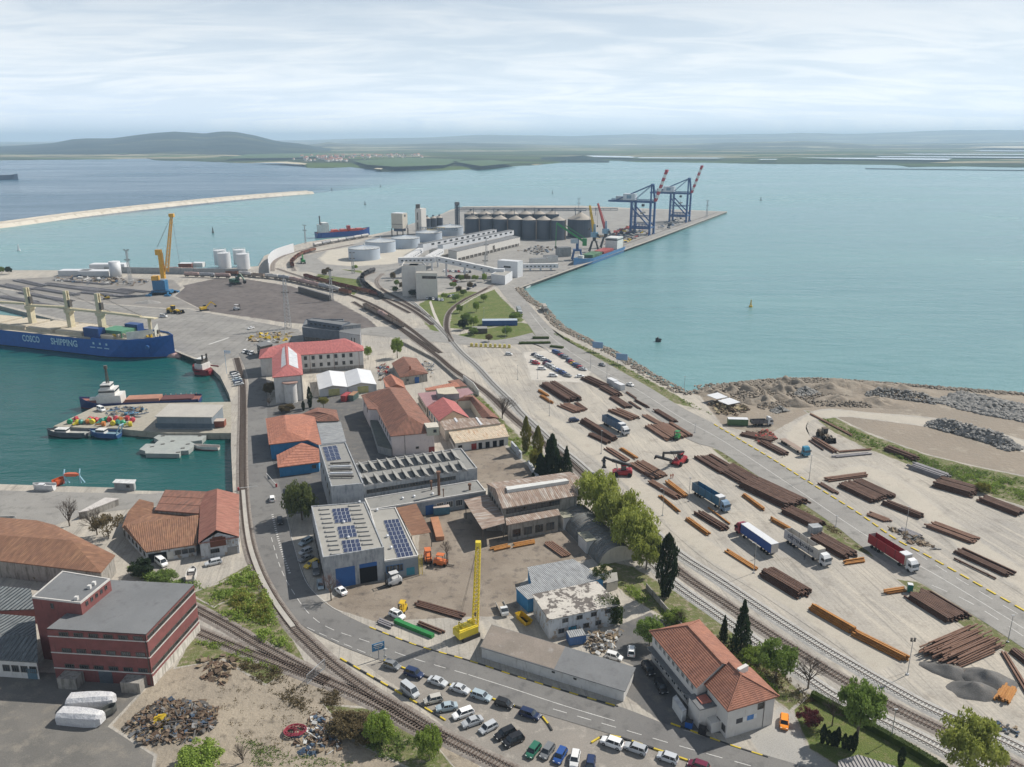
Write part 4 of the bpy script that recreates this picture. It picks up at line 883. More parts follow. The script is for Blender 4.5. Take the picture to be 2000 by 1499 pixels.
b = bld('front_lean_to', 'narrow corrugated lean-to along the front of the rusty hall', 5.6, [(987, 1012), (989, 1026), (1095, 1006), (1090, 994)], dirty_w, rust_sheet, ov=.6)
wins(b, 1, 4, 2.2, 2.6, 2.4, .05, .95, 2, frame_d)
b = bld('rear_low_wall', 'dilapidated white boundary wall beside the dark firs', 1.8, [(1030, 900), (1048, 930), (1053, 929), (1035, 899)], peel_w, peel_w, cat='wall')
# arched hut
a, c = P(1120, 1012, 0), P(1206, 1098, 0); d = (c-a).normalized(); n_ = Vector((-d.y, d.x, 0)); rad = 5.6
e = thing('arched_hut', 'long dark arched sheet-metal hut under the big bright trees', 'building', ((a+c)/2))
g = G(); k = 16; vs = []
for p in (a, c):
 for i in range(k+1):
  t = math.pi*i/k; vs.append(p+n_*math.cos(t)*rad+Vector((0, 0, max(0, math.sin(t))*rad*.86)))
g.add(vs, [(i, i+1, k+2+i, k+1+i) for i in range(k)]); g.obj('roof', roofmat('arched_sheet', (.17, .175, .17), (.13, .135, .13), (.25, .19, .15), pitch=.9, bump=.8, bd=.1), e, smooth=True)
for q0, nm in ((0, 'end_wall'), (k+1, 'end_wall')):
 g = G(); g.add(vs[q0:q0+k+1], [tuple(range(k+1))]); g.obj(nm, cream_w, e)
for t in (.12, .66):
 p = a.lerp(c, t)-n_*(-1)*0+(n_ if (n_.x < 0) else -n_)*rad*.72; g = G(); rz = math.atan2(d.y, d.x); g.box((p.x, p.y, 1.9), (5.4, 4.2, 3.8), rz); g.obj('dormer_box', white_w, e)
 g = G(); g.box((p.x, p.y, 3.92), (5.8, 4.6, .22), rz); g.obj('dormer_roof', M('mossy_sheet', (.32, .31, .24), (.22, .22, .18), scale=.8, c3=(.12, .10, .09), s3=1.2), e)
# small white hut, grey low roof, peeling house, long store
b = bld('white_hut', 'little white hut with arched cream roof at the end of the arched hut', 2.9, [(1158, 1126), (1197, 1112), (1178, 1104), (1146, 1112)], white_w, M('cream_roof', (.55, .47, .33), (.48, .42, .3), scale=.5), ov=.2, extra=[(1150, 1117, 3.9), (1185, 1105, 3.9)], faces=[(0, 1, 5, 4), (2, 3, 4, 5), (3, 0, 4), (1, 2, 5)])
b = bld('cream_lean_to', 'small cream block attached to the little white hut', 2.6, [(1185, 1140), (1207, 1134), (1205, 1118), (1186, 1120)], cream_w, felt_w)
b = bld('grey_low_roof', 'low grey sheet roof with blue wall behind the peeling white house', 3.9, [(1007, 1148), (1031, 1171), (1080, 1158), (1180, 1128), (1119, 1092), (1030, 1108), (1038, 1140)], blue_w, grey_sheet, ov=.15, slab=.15)
peel_roof = M('peeling_roof', (.50, .47, .42), (.45, .42, .38), scale=.4, c3=(.13, .115, .105), s3=.42, lo3=.5, hi3=.53, fine=.2)
b = bld('peeling_white_house', 'peeling white two-storey house with flaking grey roof and ivy', 5.6, [(1039, 1161), (1072, 1211), (1211, 1181), (1166, 1135)], peel_w, peel_roof, ov=.3, slab=.2)
wins(b, 1, 4, 4.3, 1.5, 1.1, .12, .95, 1, frame_d); wins(b, 1, 4, 1.7, 1.5, 1.2, .08, .8, 1, frame_d); door(b, 1, .33, 2.0, 2.2, paint('turquoise_door', (.03, .25, .36)))
PH = b
b = bld('long_store', 'long low store with two-tone flat roof along the near road', 2.9, [(937, 1264), (1221, 1351), (1242, 1304), (960, 1220)], white_w, felt_d, ov=.35, slab=.18)
g = G(); q = [P(u, v, 2.93) for u, v in ((938, 1263), (1082, 1307), (1104, 1263), (960.5, 1221))]; g.prism(q, 2.90, 2.94); g.obj('weathered_roof_half', M('weathered_roof', (.24, .205, .175), (.19, .165, .14), scale=.25, c3=(.29, .27, .25), s3=.4), b.root)
wins(b, 0, 2, 2.0, .7, .4, .45, .75, 0, frame_d)
# ---- white house with tiled hip roof
hw = wallmat('house_plaster', (.62, .60, .57), (.56, .54, .51), (.38, .35, .31), .6, .8)
r = [P(1268, 1233, 7.2), P(1361, 1345, 7.2), P(1456, 1305, 7.2), P(1366, 1211, 7.2)]
b = gable('white_tiled_house', 'white two-storey house with red tiled hip roof beside the near road', r, 7.2, 3.4, hw, tile_r, axis=0, ov=.6, step=.22, hip=(.28, .0)); WH = b
wins(b, 0, 9, 5.7, 1.2, 1.3, .04, .96, 2); wins(b, 0, 6, 1.9, 1.8, 1.7, .06, .86, 1); band(b, 0, 3.55, .25, 1.3, felt_d, 'awning')
r = [P(1375, 1336, 7.0), P(1421.5, 1390, 7.0), P(1522.5, 1360, 7.0), P(1466, 1304, 7.0)]
b2 = gable('house_south_wing', 'near wing of the white tiled house with small signs on its wall', r, 7.0, 3.3, hw, tile_r, axis=0, ov=.6, step=.22, hip=(0., .52))
wins(b2, 1, 1, 5.4, 1.4, 1.4, .62, .78, 1, frame_d); wins(b2, 0, 2, 1.8, 1.2, 1.5, .5, .98, 1, frame_d)
for t, w, c in ((.26, 1.5, (.03, .035, .05)), (.37, .7, (.7, .7, .7)), (.50, 1.6, (.05, .2, .5)), (.60, .7, (.7, .7, .7))): door(b2, 1, t, w, 1.1, paint('sign_%d' % int(t*100), c), z=2.8, name='wall_sign', dep=.06)
q, d, nn = onwall(b2, 1, .78, 3, .08); g = G(); g.tube((q.x, q.y, .1), (q.x, q.y, 6.8), .06, 6); g.obj('downpipe', frame_d, b2.root)
q, d, nn = onwall(b2, 0, .18, 0, 1.6); rz = math.atan2(d.y, d.x); g = G(); g.box((q.x, q.y, 2.3), (4.2, 4.2, 4.6), rz); g.obj('porch', hw, b2.root); g = G(); g.box((q.x, q.y, 4.7), (4.6, 4.6, .25), rz); g.obj('porch_roof', felt_d, b2.root); g = G(); g.box((q.x, q.y, 4.95), (2.2, 2.2, .3), rz); g.obj('porch_skylight', M('pink_hatch', (.45, .17, .13), rough=.7), b2.root)
q, d, nn = onwall(b2, 0, .55, 0, 1.0); g = G(); g.box((q.x, q.y, 1.2), (2.4, 2.0, 2.4), rz); g.obj('entrance_box', hw, b2.root)
cp = P(1447, 1318, 9.6); g = G(); g.box((cp.x+.5, cp.y+.8, 10.2), (2.6, .8, 1.3), .6); g.obj('chimney', hw, b2.root)
b = bld('ribbed_garage', 'grey ribbed garage roof at the bottom edge by the garden', 2.8, [(1637, 1486), (1640, 1545), (1780, 1545), (1752, 1498), (1676, 1474)], white_w, roofmat('ribbed_grey', (.30, .285, .28), (.26, .25, .245), None, pitch=.7, bump=1., bd=.15), ov=.2)
b = bld('site_hut', 'small white site cabin beside the white tiled house', 2.6, [(1314, 1362), (1333, 1391), (1341, 1386), (1321, 1357)], metal_w, pale_sheet)
# ================================================================ central cluster
def zr(x, y): return (480+x/7.139, 640+y/7.139)
def zq(x, y): return (680+x/5.882, 700+y/5.882)
def zo(x, y): return (450+x/4, 550+y/4)
# red-roofed L-shaped office
b = bld('red_roofed_office', 'long white two-storey office with red sheet hip roof', 9.3, [zr(180, 435), zr(775, 385), zr(1650, 325), zr(1640, 260), zr(1380, 150), zr(200, 310)], white_w, red_sheet, ov=.6, extra=[(*zr(560, 215), 12.5), (*zr(1400, 170), 12.5), (*zr(330, 280), 12.0)],
  faces=[(0, 1, 6, 8), (1, 2, 7, 6), (2, 3, 7), (3, 4, 7), (4, 5, 8, 6, 7), (5, 0, 8)])
wins(b, 1, 7, 7.4, 1.5, 2.0, .0, .86, 1, frame_d); wins(b, 1, 7, 3.6, 1.5, 1.9, .0, .86, 1, frame_d); band(b, 1, .9, 1.8, .1, dirty_w, 'plinth')
for t in (.13, .52, .93):
 q, d, nn = onwall(b, 1, t, 4, .08); g = G(); g.tube((q.x, q.y, .2), (q.x, q.y, 9), .08, 6); g.obj('downpipe', M('brown_pipe', (.2, .08, .06)), b.root)
h2 = 12.0
b = bld('office_front_wing', 'tall front wing of the red-roofed office with silver roof sheets', h2, [zr(370, 700), zr(800, 660), zr(770, 385), zr(365, 420)], white_w, red_sheet, ov=.6, extra=[(*zr(585, 520), 14.6), (*zr(562, 245), 14.6)], faces=[(0, 1, 4), (1, 2, 5, 4), (2, 3, 5), (3, 0, 4, 5)])
silver = roofmat('silver_sheet', (.50, .52, .54), (.44, .46, .49), (.36, .33, .33), pitch=.6, bump=.5, bd=.05)
for q in ([(430, 375, 12.35), (540, 270, 14.2), (562, 525, 14.3), (432, 605, 12.4)], [(590, 270, 14.2), (715, 375, 12.7), (735, 580, 12.6), (605, 525, 14.3)]):
 g = G(); pp = [up(P(*zr(x, y), z), .25) for x, y, z in q]; n_ = (pp[1]-pp[0]).cross(pp[2]-pp[0]); pp = pp if n_.z > 0 else pp[::-1]; g.add(pp, [(0, 1, 2, 3)]); g.obj('silver_roof_patch', silver, b.root)
q, d, nn = onwall(b, 0, .55, 0, .6); g = G(); k = 10; rz = math.atan2(d.y, d.x)
for r_, z0, z1, m in ((2.8, 0, 9.0, white_w), (3.4, 9.0, 9.5, M('copper_roof', (.36, .24, .2), (.3, .2, .17)))):
 g = G(); pts_ = [q+d*math.cos(math.pi*i/k)*r_+nn*math.sin(math.pi*i/k)*r_*.9 for i in range(k+1)]; g.prism(pts_, z0, z1); g.obj('bay' if z0 == 0 else 'bay_roof', m, b.root)
q, d, nn = onwall(b, 0, .96, 5, .06); g = G(); g.tube((q.x, q.y, .2), (q.x, q.y, 11.5), .08, 6); g.obj('downpipe', frame_d, b.root)
b = bld('glazed_annex', 'small glazed annex with flat grey roof behind the red-roofed office', 6.5, [zo(200, 490), zo(235, 510), zo(335, 488), zo(270, 462)], frame_d, felt_d, ov=.4)
wins(b, 0, 3, 3.2, 2.2, 5.0, 0, 1, 1, frame_d); wins(b, 3, 2, 3.2, 2.2, 5.0, 0, 1, 1, frame_d)
# twin white warehouses
vinyl = M('white_vinyl', (.62, .63, .64), (.57, .58, .60), scale=.3, rough=.5, fine=.05)
for lab, C4, rp in (('left of the two white gabled warehouses', [zr(1020, 870), zr(1420, 830), zr(1370, 620), zr(980, 660)], [(1215, 810), (1160, 600)]), ('right of the two white gabled warehouses', [zr(1424, 830), zr(1825, 795), zr(1740, 600), zr(1374, 620)], [(1610, 770), (1550, 570)])):
 b = bld('white_warehouse', lab, 3.4, C4, metal_w, vinyl, ov=.1, extra=[(*zr(*rp[0]), 5.6), (*zr(*rp[1]), 5.6)], faces=[(0, 4, 5, 3), (1, 2, 5, 4)], group='twin white warehouses')
 p0, p1 = b.pts[0], b.pts[1]; g = G(); g.add([Vector((p0.x, p0.y, 3.3)), Vector((p1.x, p1.y, 3.3)), P(*zr(*rp[0]), 5.5)], [(0, 1, 2)]); g.obj('gable', metal_w, b.root)
 door(b, 0, .52, 5.0, 3.3, paint('pale_yellow_door', (.52, .50, .22)))
# brown-roofed cottage by the rails
b = bld('tiled_cottage', 'small cottage with mossy brown tiled hip roof by the railway', 4.2, [zo(1260, 640), zo(1325, 750), zo(1545, 718), zo(1455, 600), zo(1350, 588)], dirty_w, tile_b, ov=.4, extra=[(*zo(1360, 600), 6.6), (*zo(1425, 690), 6.6)], faces=[(0, 1, 6, 5), (1, 2, 6), (2, 3, 5, 6), (3, 4, 5), (4, 0, 5)], step=.3)
door(b, 1, .6, 2.2, 3.0, blue_d); wins(b, 1, 1, 2.2, 1.2, 1.2, .1, .4, 1, frame_d)
cp = P(*zo(1405, 690), 6.2); g = G(); g.box((cp.x, cp.y, 6.9), (.8, .8, 2.2)); g.obj('chimney', M('chimney_brick', (.28, .12, .08), (.22, .1, .07)), b.root)
# big brown tiled hall
b = bld('tiled_hall', 'large pinkish hall with brown tiled hip roof and dormer', 8.0, [zq(150, 425), zq(228, 585), zq(325, 590), zq(487, 897), zq(1005, 850), zq(935, 715), zq(655, 345), zq(480, 333)], pink_w, tile_b, ov=.5,
  extra=[(*zq(478, 345), 12.0), (*zq(692, 662), 12.0), (*zq(345, 560), 8.3)], faces=[(0, 1, 10, 8), (1, 2, 10), (2, 3, 9, 8, 10), (3, 4, 9), (4, 5, 9), (5, 6, 8, 9), (6, 7, 8), (7, 0, 8)], step=.25)
wins(b, 3, 1, 2.4, 1.2, .9, .52, .66, 0, frame_d); door(b, 3, .93, 2.2, 2.2, paint('maroon_door', (.22, .03, .03))); wins(b, 2, 6, 5.6, 1.2, 1.8, .05, .95, 1, frame_d); wins(b, 0, 2, 5.6, 1.2, 1.8, .1, .9, 1, frame_d)
p = P(*zq(725, 755), 9.3); g = G(); g.box((p.x, p.y, 9.7), (1.7, 1.6, 1.1), .2); g.obj('dormer', tile_b, b.root); g = G(); g.box((p.x-.2, p.y-.85, 9.6), (1.2, .1, .8), .2); g.obj('dormer_window', glassmat(), b.root)
q, d, nn = onwall(b, 3, .3, 4, .08); g = G(); g.tube((q.x, q.y, .2), (q.x, q.y, 7.8), .08, 6); g.obj('downpipe', frame_d, b.root)
b = bld('rooftop_cabin', 'small green-grey flat-roofed cabin at the corner of the tiled hall', 10.2, [zq(870, 745), zq(905, 800), zq(1045, 790), zq(1020, 735)], wallmat('cabin_wall', (.42, .43, .36), (.37, .38, .32)), cream_w, z0=7.0); wins(b, 1, 1, 8.7, 1.2, 1.2, .5, .8, 0, frame_d)
b = bld('side_lean_to', 'dark mossy lean-to along the west side of the tiled hall', 3.2, [zq(250, 715), zq(340, 1000), zq(500, 1040), zq(480, 900), zq(320, 690)], grey_w, M('mossy_felt', (.11, .12, .11), (.14, .15, .13), scale=.4, c3=(.20, .19, .17), s3=.6), ov=.1)
b = bld('orange_tiled_annex', 'small bright orange tiled annex behind the tiled hall', 6.4, [zq(400, 232), zq(430, 335), zq(480, 335), zq(660, 345), zq(630, 262), zq(490, 182)], white_w, tile_o, ov=.3, extra=[(*zq(492, 190), 8.4), (*zq(560, 300), 8.4)], faces=[(0, 1, 2, 7, 6), (2, 3, 7), (3, 4, 5, 6, 7), (5, 0, 6)], step=.25)
# orange L building with blue walls
b = bld('orange_roofed_house', 'blue-walled house with orange tiled hip roof beside the basin road', 6.2, [zo(275, 1072), zo(300, 1276), zo(605, 1240), zo(715, 1290), zo(660, 1060), zo(555, 1035)], blue_w, tile_o, ov=.6,
  extra=[(*zo(425, 1045), 8.4), (*zo(442, 1160), 8.4), (*zo(590, 1110), 7.2)], faces=[(0, 1, 7, 6), (1, 2, 7), (2, 3, 4, 8), (2, 8, 7), (7, 8, 4, 5, 6), (5, 0, 6)], step=.25)
door(b, 0, .6, 1.6, 2.8, paint('pink_sign', (.5, .16, .2)), z=1.5, name='sign_panel'); wins(b, 0, 3, 3.6, 1.3, 1.6, .1, .9, 1, frame_d)
b = bld('orange_front_wing', 'low front wing with orange tiled hip roof and blue wall', 3.8, [zo(360, 1358), zo(370, 1455), zo(700, 1412), zo(712, 1300), zo(600, 1270)], blue_w, tile_o, ov=.5, extra=[(*zo(552, 1262), 5.8), (*zo(690, 1310), 5.4)], faces=[(0, 1, 5), (1, 2, 6, 5), (2, 3, 6), (3, 4, 5, 6), (4, 0, 5)], step=.25)
wins(b, 1, 1, 2.2, 1.4, 1.3, .8, .95, 1, frame_d)
b = bld('brown_back_wing', 'brown tiled rear wing of the orange-roofed house', 4.6, [zo(560, 1035), zo(680, 1095), zo(850, 1088), zo(830, 1005), zo(680, 985)], cream_w, tile_b, ov=.4, extra=[(*zo(690, 1020), 6.4), (*zo(800, 1045), 6.0)], faces=[(0, 1, 6, 5), (1, 2, 6), (2, 3, 6), (3, 4, 5, 6), (4, 0, 5)], step=.25)
b = bld('grey_flat_store', 'grey sheet-roofed store between orange house and tiled hall', 4.0, [zo(672, 1098), zo(712, 1270), zo(905, 1250), zo(862, 1095)], grey_w, grey_sheet, ov=.2)
b = bld('dark_office', 'dark grey modern office block behind the red-roofed office', 9.0, [zo(560, 365), zo(850, 395), zo(880, 330), zo(885, 300), zo(590, 300)], wallmat('slate_cladding', (.13, .15, .18), (.10, .12, .145), (.08, .09, .1)), felt_d, parapet=.5)
wins(b, 0, 8, 2.8, 2.8, 2.6, .02, .98, 2, frame_d)
b = bld('dark_office_upper', 'set-back upper storey of the dark grey modern office block', 12.0, [zo(600, 305), zo(870, 345), zo(935, 320), zo(640, 288)], wallmat('slate_cladding', (.13, .15, .18), (.10, .12, .145)), felt_d, z0=8.9, parapet=.3); wins(b, 0, 7, 10.5, 1.8, 1.0, .05, .95, 1, frame_d)
b = bld('grey_end_block', 'pale grey windowed end block of the dark modern office', 11.5, [zo(880, 350), zo(950, 325), zo(1018, 335), zo(975, 340)], grey_w, felt_d)
b = bld('grey_panel_block', 'pale grey panel block right of the dark modern office', 9.5, [zo(850, 395), zo(1015, 420), zo(1018, 330), zo(880, 330)], wallmat('light_cladding', (.42, .42, .43), (.38, .385, .4)), felt_d, ov=0); wins(b, 0, 2, 5.5, 1.0, 4.0, .5, .8, 0, frame_w)
# maroon, brown and rusty cluster
b = bld('pink_flat_building', 'flat mauve-roofed building with a raised cream rooftop box', 4.6, [zq(800, 402), zq(900, 560), zq(985, 500), zq(1240, 470), zq(1440, 400), zq(1378, 340)], cream_w, M('mauve_roof', (.33, .20, .205), (.28, .17, .18), scale=.3), ov=.15); wins(b, 0, 6, 2.5, 1.3, 2.0, .05, .95, 1, frame_d)
b = bld('rooftop_box', 'raised cream rooftop box on the mauve-roofed building', 7.2, [zq(1030, 405), zq(1110, 415), zq(1275, 405), zq(1215, 325), zq(1010, 350)], grey_w, M('cream_flat', (.50, .45, .36), (.44, .40, .32), scale=.4), z0=4.6)
b = bld('crimson_gabled_shed', 'gabled shed with smooth crimson sheet roof', 4.2, [zq(908, 560), zq(1042, 724), zq(1400, 690), zq(1230, 500)], cream_w, red_sheet, ov=.15, extra=[(*zq(1085, 448), 6.8), (*zq(1210, 605), 6.8)], faces=[(0, 1, 5, 4), (2, 3, 4, 5)])
p0, p1 = b.pts[1], b.pts[2]; g = G(); g.add([Vector((p0.x, p0.y, 4.1)), Vector((p1.x, p1.y, 4.1)), P(*zq(1210, 607), 6.7)], [(0, 1, 2)]); g.obj('gable', M('brown_gable', (.25, .17, .11), (.2, .14, .1)), b.root); wins(b, 0, 4, 2.4, 1.2, 2.0, .05, .95, 1, frame_b)
b = bld('orange_strip_roof', 'narrow faded orange roof along the railway bend', 4.0, [zq(880, 345), zq(900, 372), zq(1290, 325), zq(1240, 272)], cream_w, tile_o, ov=.2)
b = bld('brown_strip_roof', 'narrow brown roof at the railway bend', 3.6, [zq(1145, 262), zq(1290, 325), zq(1365, 318), zq(1275, 240)], cream_w, tile_b, ov=.2)
b = bld('u_shaped_shed', 'long brown tiled shed beside the railway with a small courtyard', 4.0, [zq(1400, 480), zq(1545, 690), zq(1735, 690), zq(1440, 430), zq(1340, 420), zq(1255, 490)], cream_w, tile_b, ov=.2, extra=[(*zq(1430, 440), 5.4), (*zq(1640, 670), 5.4), (*zq(1340, 440), 5.4)], faces=[(0, 1, 7, 6), (1, 2, 7), (2, 3, 6, 7), (3, 4, 8, 6), (4, 5, 8), (5, 0, 6, 8)], step=.3)
b = bld('rusty_patch_roof', 'patchwork rusty roof with two pale ridge strips', 4.4, [zq(1045, 730), zq(1110, 830), zq(1760, 745), zq(1690, 690), zq(1440, 685), zq(1220, 680)], cream_w, rust_sheet, ov=.2)
for q4 in ([(1210, 688), (1232, 682), (1262, 730), (1240, 735)], [(1462, 685), (1482, 682), (1545, 765), (1522, 770)]):
 g = G(); g.prism([P(*zq(*q_), 4.5) for q_ in q4], 4.4, 4.7); g.obj('ridge_strip', vinyl, b.root)
b = bld('cream_rusty_shed', 'cream corrugated shed with rust streaks and a row of doors', 3.6, [zq(1145, 835), zq(1228, 978), zq(1850, 898), zq(1790, 757)], white_w, cream_rust, ov=.35, slab=.15)
for t, w, m in ((.08, 1.5, opening), (.2, 2.2, metal_w), (.34, 2.0, paint('red_door', (.25, .02, .02))), (.46, 1.4, opening), (.6, 1.6, opening), (.74, 1.6, opening), (.87, 1.8, opening)): door(b, 1, t, w, 2.4, m)
wins(b, 0, 5, 2.1, 1.2, 1.5, .05, .95, 1, frame_d)
b = bld('white_side_wall', 'weathered white wall between cream shed and poplars', 2.4, [zq(1870, 960), zq(1985, 1090), zq(2000, 1080), zq(1885, 950)], peel_w, peel_w, cat='wall')
# shipping containers, cabins
def crate(name, label, cat, c, size, rz, m, roof=None, group=None, z0=0):
 p = P(*c, z0); o = local(thing(name, label, cat, p, rz, group)); L, w, h = size
 g = G(); g.box((0, 0, h/2+.1), (L, w, h))
 for k in range(int(L/.55)):
  for s in (-1, 1): g.box((-L/2+.35+k*.55, s*(w/2+.02), h/2+.1), (.22, .08, h*.86))
 g.obj('body', m, o); g = G(); g.box((0, 0, h+.16), (L+.06, w+.06, .1)); g.obj('roof', roof or m, o)
 g = G(); g.box((L/2+.04, 0, h/2+.1), (.06, w*.9, h*.9)); g.obj('door', m, o); return o
crate('shipping_container', 'red shipping container in front of the white warehouses', 'container', zr(1400, 1010), (6, 2.4, 2.6), 1.35, paint('container_red', (.36, .05, .05)))
crate('shipping_container', 'green shipping container with rusty roof beside the red one', 'container', zr(1505, 1000), (6, 2.4, 2.6), 1.35, paint('container_green', (.10, .16, .15)), M('rust_top', (.34, .2, .12), (.28, .16, .1)))
crate('site_cabin', 'white cabin beside the pipe stacks, nearer the far car park', 'cabin', (1196, 752), (6, 2.6, 2.6), -1.1, metal_w, vinyl)
crate('site_cabin', 'white cabin beside the pipe stacks, nearer the road', 'cabin', (1209, 760), (6, 2.6, 2.6), -1.1, metal_w, vinyl)
crate('green_trailer_hut', 'green trailer hut with white roof on the landfill road', 'hut', (1440, 830), (8, 2.6, 2.6), -.08, paint('hut_green', (.08, .16, .07)), vinyl)
crate('blue_cabin', 'long blue site cabin with pale roof on the lawn', 'cabin', (976, 635), (22, 5.5, 3.2), .05, paint('cabin_blue', (.03, .10, .30)), M('cabin_roof', (.38, .44, .50), (.33, .38, .44)))
crate('dark_kiosk', 'small dark kiosk with grey roof on the lawn', 'kiosk', (937, 650), (9, 6, 3.0), .05, frame_d, felt)
crate('portable_toilet', 'green portable toilet with white roof beside the pipe stack', 'toilet', (1776, 1156), (1.2, 1.2, 2.1), -.3, paint('toilet_green', (.01, .17, .13)), vinyl)
# pier shed
b = bld('pier_shed', 'grey shed with flat pale roof on the basin pier', 5.6, [(302, 814), (414, 815), (437, 791), (330, 789)], wallmat('pier_shed_wall', (.20, .23, .26), (.17, .2, .225), (.12, .13, .15)), M('pier_roof', (.42, .40, .36), (.38, .36, .33), scale=.2), ov=.5, slab=.3)
door(b, 0, .5, 24, 2.0, M('blueglass', (.07, .1, .13), (.1, .13, .16)), z=.6, name='window_band', dep=.06); crate('lean_to', 'small rusty lean-to at the end of the pier shed', 'shed', (428, 833), (5, 3.5, 2.6), .1, M('rust_red', (.25, .09, .06), (.2, .08, .06)), M('pale_top', (.45, .38, .33)))
# ================================================================ terminal
def zt(x, y): return (760+x/6.667, 380+y/6.667)
tankm = M('tank_blue_grey', (.42, .48, .55), (.38, .44, .51), scale=.05, rough=.5, fine=.05, c3=(.33, .37, .43), s3=.1, lo3=.55, hi3=.8)
tankr = M('tank_roof', (.50, .51, .50), (.43, .45, .45), scale=.1, rough=.6, fine=.08)
for i, (u, vb, wpx, hh, lab) in enumerate(((708, 509, 62, 10.8, 'nearest of five round blue-grey storage tanks'), (740, 494, 60, 10.8, 'second nearest of five round blue-grey storage tanks'), (790, 486, 56, 10.5, 'middle of five round blue-grey storage tanks'), (836, 473, 52, 10, 'fourth of five round blue-grey storage tanks from the rails'), (878, 461, 52, 10, 'farthest of five round blue-grey storage tanks, by the silos'))):
 p = P(u, vb); r_ = wpx/2*PXM(vb)*1.0; p = p+Vector((0, r_*.75, 0)); e = thing('storage_tank', lab, 'tank', p, group='round storage tanks')
 g = G(); g.tube(p, up(p, hh), r_, 40, cap=False); g.obj('shell', tankm, e, smooth=True)
 g = G(); k = 40
 g.tube(up(p, hh), up(p, hh+r_*.16), r_*1.01, k, .6, cap=False); g.obj('roof', tankr, e)
 for j in range(20):
  t = 2*math.pi*j/20; c_, s_ = math.cos(t), math.sin(t); g2 = G(); g2.bar(p+Vector((c_*r_, s_*r_, hh+.15)), p+Vector((0, 0, hh+r_*.16+.15)), .35, .25)
  if j == 0: gg = g2
  else: gg.add(g2.v, g2.f)
 gg.obj('roof_rib', tankm, e)
 g = G(); g.tube(up(p, hh-.35), up(p, hh), r_+.15, 40, cap=False); g.obj('rim', frame_d, e)
 g = G(); g.tube(up(p, hh+r_*.16), up(p, hh+r_*.16+1.6), .7, 8); g.obj('vent', tankr, e)
for u, vb, lab in ((428, 519, 'rear left white storage tank by the shore'), (436, 525, 'front left white storage tank by the shore'), (466, 518, 'rear right white storage tank by the shore'), (473, 527, 'front right white storage tank by the shore')):
 p = P(u, vb)+Vector((0, 5, 0)); e = thing('white_tank', lab, 'tank', p, group='white upright tanks'); g = G(); g.tube(p, up(p, 13.5), 5.6, 28, cap=False); g.obj('shell', vinyl, e, smooth=True); g = G(); g.tube(up(p, 13.5), up(p, 14.3), 5.7, 28, .8); g.obj('roof', vinyl, e)
 g = G();
 for j in range(14):
  t0, t1 = 2*math.pi*j/14, 2*math.pi*(j+1)/14; a_ = p+Vector((math.cos(t0)*5.5, math.sin(t0)*5.5, 14.9)); b_ = p+Vector((math.cos(t1)*5.5, math.sin(t1)*5.5, 14.9)); g.bar(a_, b_, .15); g.bar(a_-Vector((0, 0, 1.3)), a_, .12)
 g.obj('railing', frame_w, e)
p = P(227, 541); e = thing('leaning_white_tank', 'single white upright tank among the storage yard sheds', 'tank', p); g = G(); g.tube(p, up(p, 13), 4.6, 24); g.obj('shell', vinyl, e, smooth=True); g = G(); g.tube(up(p, 13), up(p, 13.6), 4.7, 24, 1); g.obj('roof', vinyl, e)
# white warehouses with clerestory
tw = wallmat('terminal_white', (.60, .58, .54), (.55, .53, .50), (.42, .40, .37))
b = bld('long_white_warehouse', 'long white terminal warehouse on stilted loading bays', 9.5, [zt(770, 720), zt(880, 745), zt(1705, 555), zt(1600, 535)], tw, felt_d, slab=.4); band(b, 1, 1.6, 2.6, .3, frame_d, 'loading_bay', .02, .98); door(b, 1, .55, 4.5, 7, frame_d)
for k in range(16): door(b, 1, .05+k*.06, .8, 2.6, tw, z=.4, name='bay_pier', dep=.9)
b = bld('clerestory_gallery', 'white clerestory gallery with square windows on the front terminal warehouse', 14.5, [zt(632, 660), zt(700, 655), zt(1625, 465), zt(1560, 460)], vinyl, felt_d, z0=9.3, slab=.4); wins(b, 1, 11, 12.6, 5.0, 1.8, .12, .99, 2, frame_d)
b = bld('rear_clerestory_gallery', 'second white clerestory gallery behind, nearer the round tanks', 15, [zt(375, 645), zt(440, 645), zt(1400, 455), zt(1335, 452)], vinyl, felt_d, z0=8.0, slab=.4); wins(b, 1, 12, 13.0, 5.0, 1.8, .08, .99, 2, frame_d)
b = bld('rear_white_warehouse', 'rear white warehouse under the second gallery', 8.6, [zt(520, 705), zt(640, 715), zt(1500, 530), zt(1400, 520)], tw, felt_d)
def gallery(label, a, c, w, h, cat='conveyor', legs=2):
 A, C_ = P(*a[:2], a[2]), P(*c[:2], c[2]); e = thing('conveyor_gallery', label, cat, (A.x, A.y, 0), group='white conveyor galleries'); g = G(); g.bar(A, C_, w, h); g.obj('gallery', vinyl, e); g = G(); g.bar(up(A, h/2+.1), up(C_, h/2+.1), w+.2, .25); g.obj('roof', pale_sheet, e)
 for k in range(legs):
  t = (k+.7)/(legs+.4); q = A.lerp(C_, t)
  if q.z > 3:
   g = G(); g.box((q.x, q.y, (q.z-h/2)/2), (1.6, 1.6, q.z-h/2)); g.obj('leg', vinyl, e)
 g = G(); d = (C_-A); n_ = Vector((d.y, -d.x, 0)).normalized(); n_ = n_ if n_.y < 0 else -n_
 for k in range(1, 9):
  q = A.lerp(C_, k/9)+n_*(w/2+.05); g.box((q.x, q.y, q.z), (1.6, .2, 1.0), math.atan2(d.y, d.x))
 g.obj('window_strip', glassmat(), e)
gallery('white conveyor gallery sloping down to the white transfer house', (*zt(575, 830), 15), (*zt(1400, 1000), 6), 4.5, 4.2, legs=3)
gallery('white conveyor gallery crossing above the office roof', (*zt(120, 860), 14), (*zt(600, 850), 14.5), 4.5, 4.2)
gallery('left sloping white gallery up to the rear warehouse', (*zt(220, 850), 12), (*zt(410, 730), 13), 5, 4)
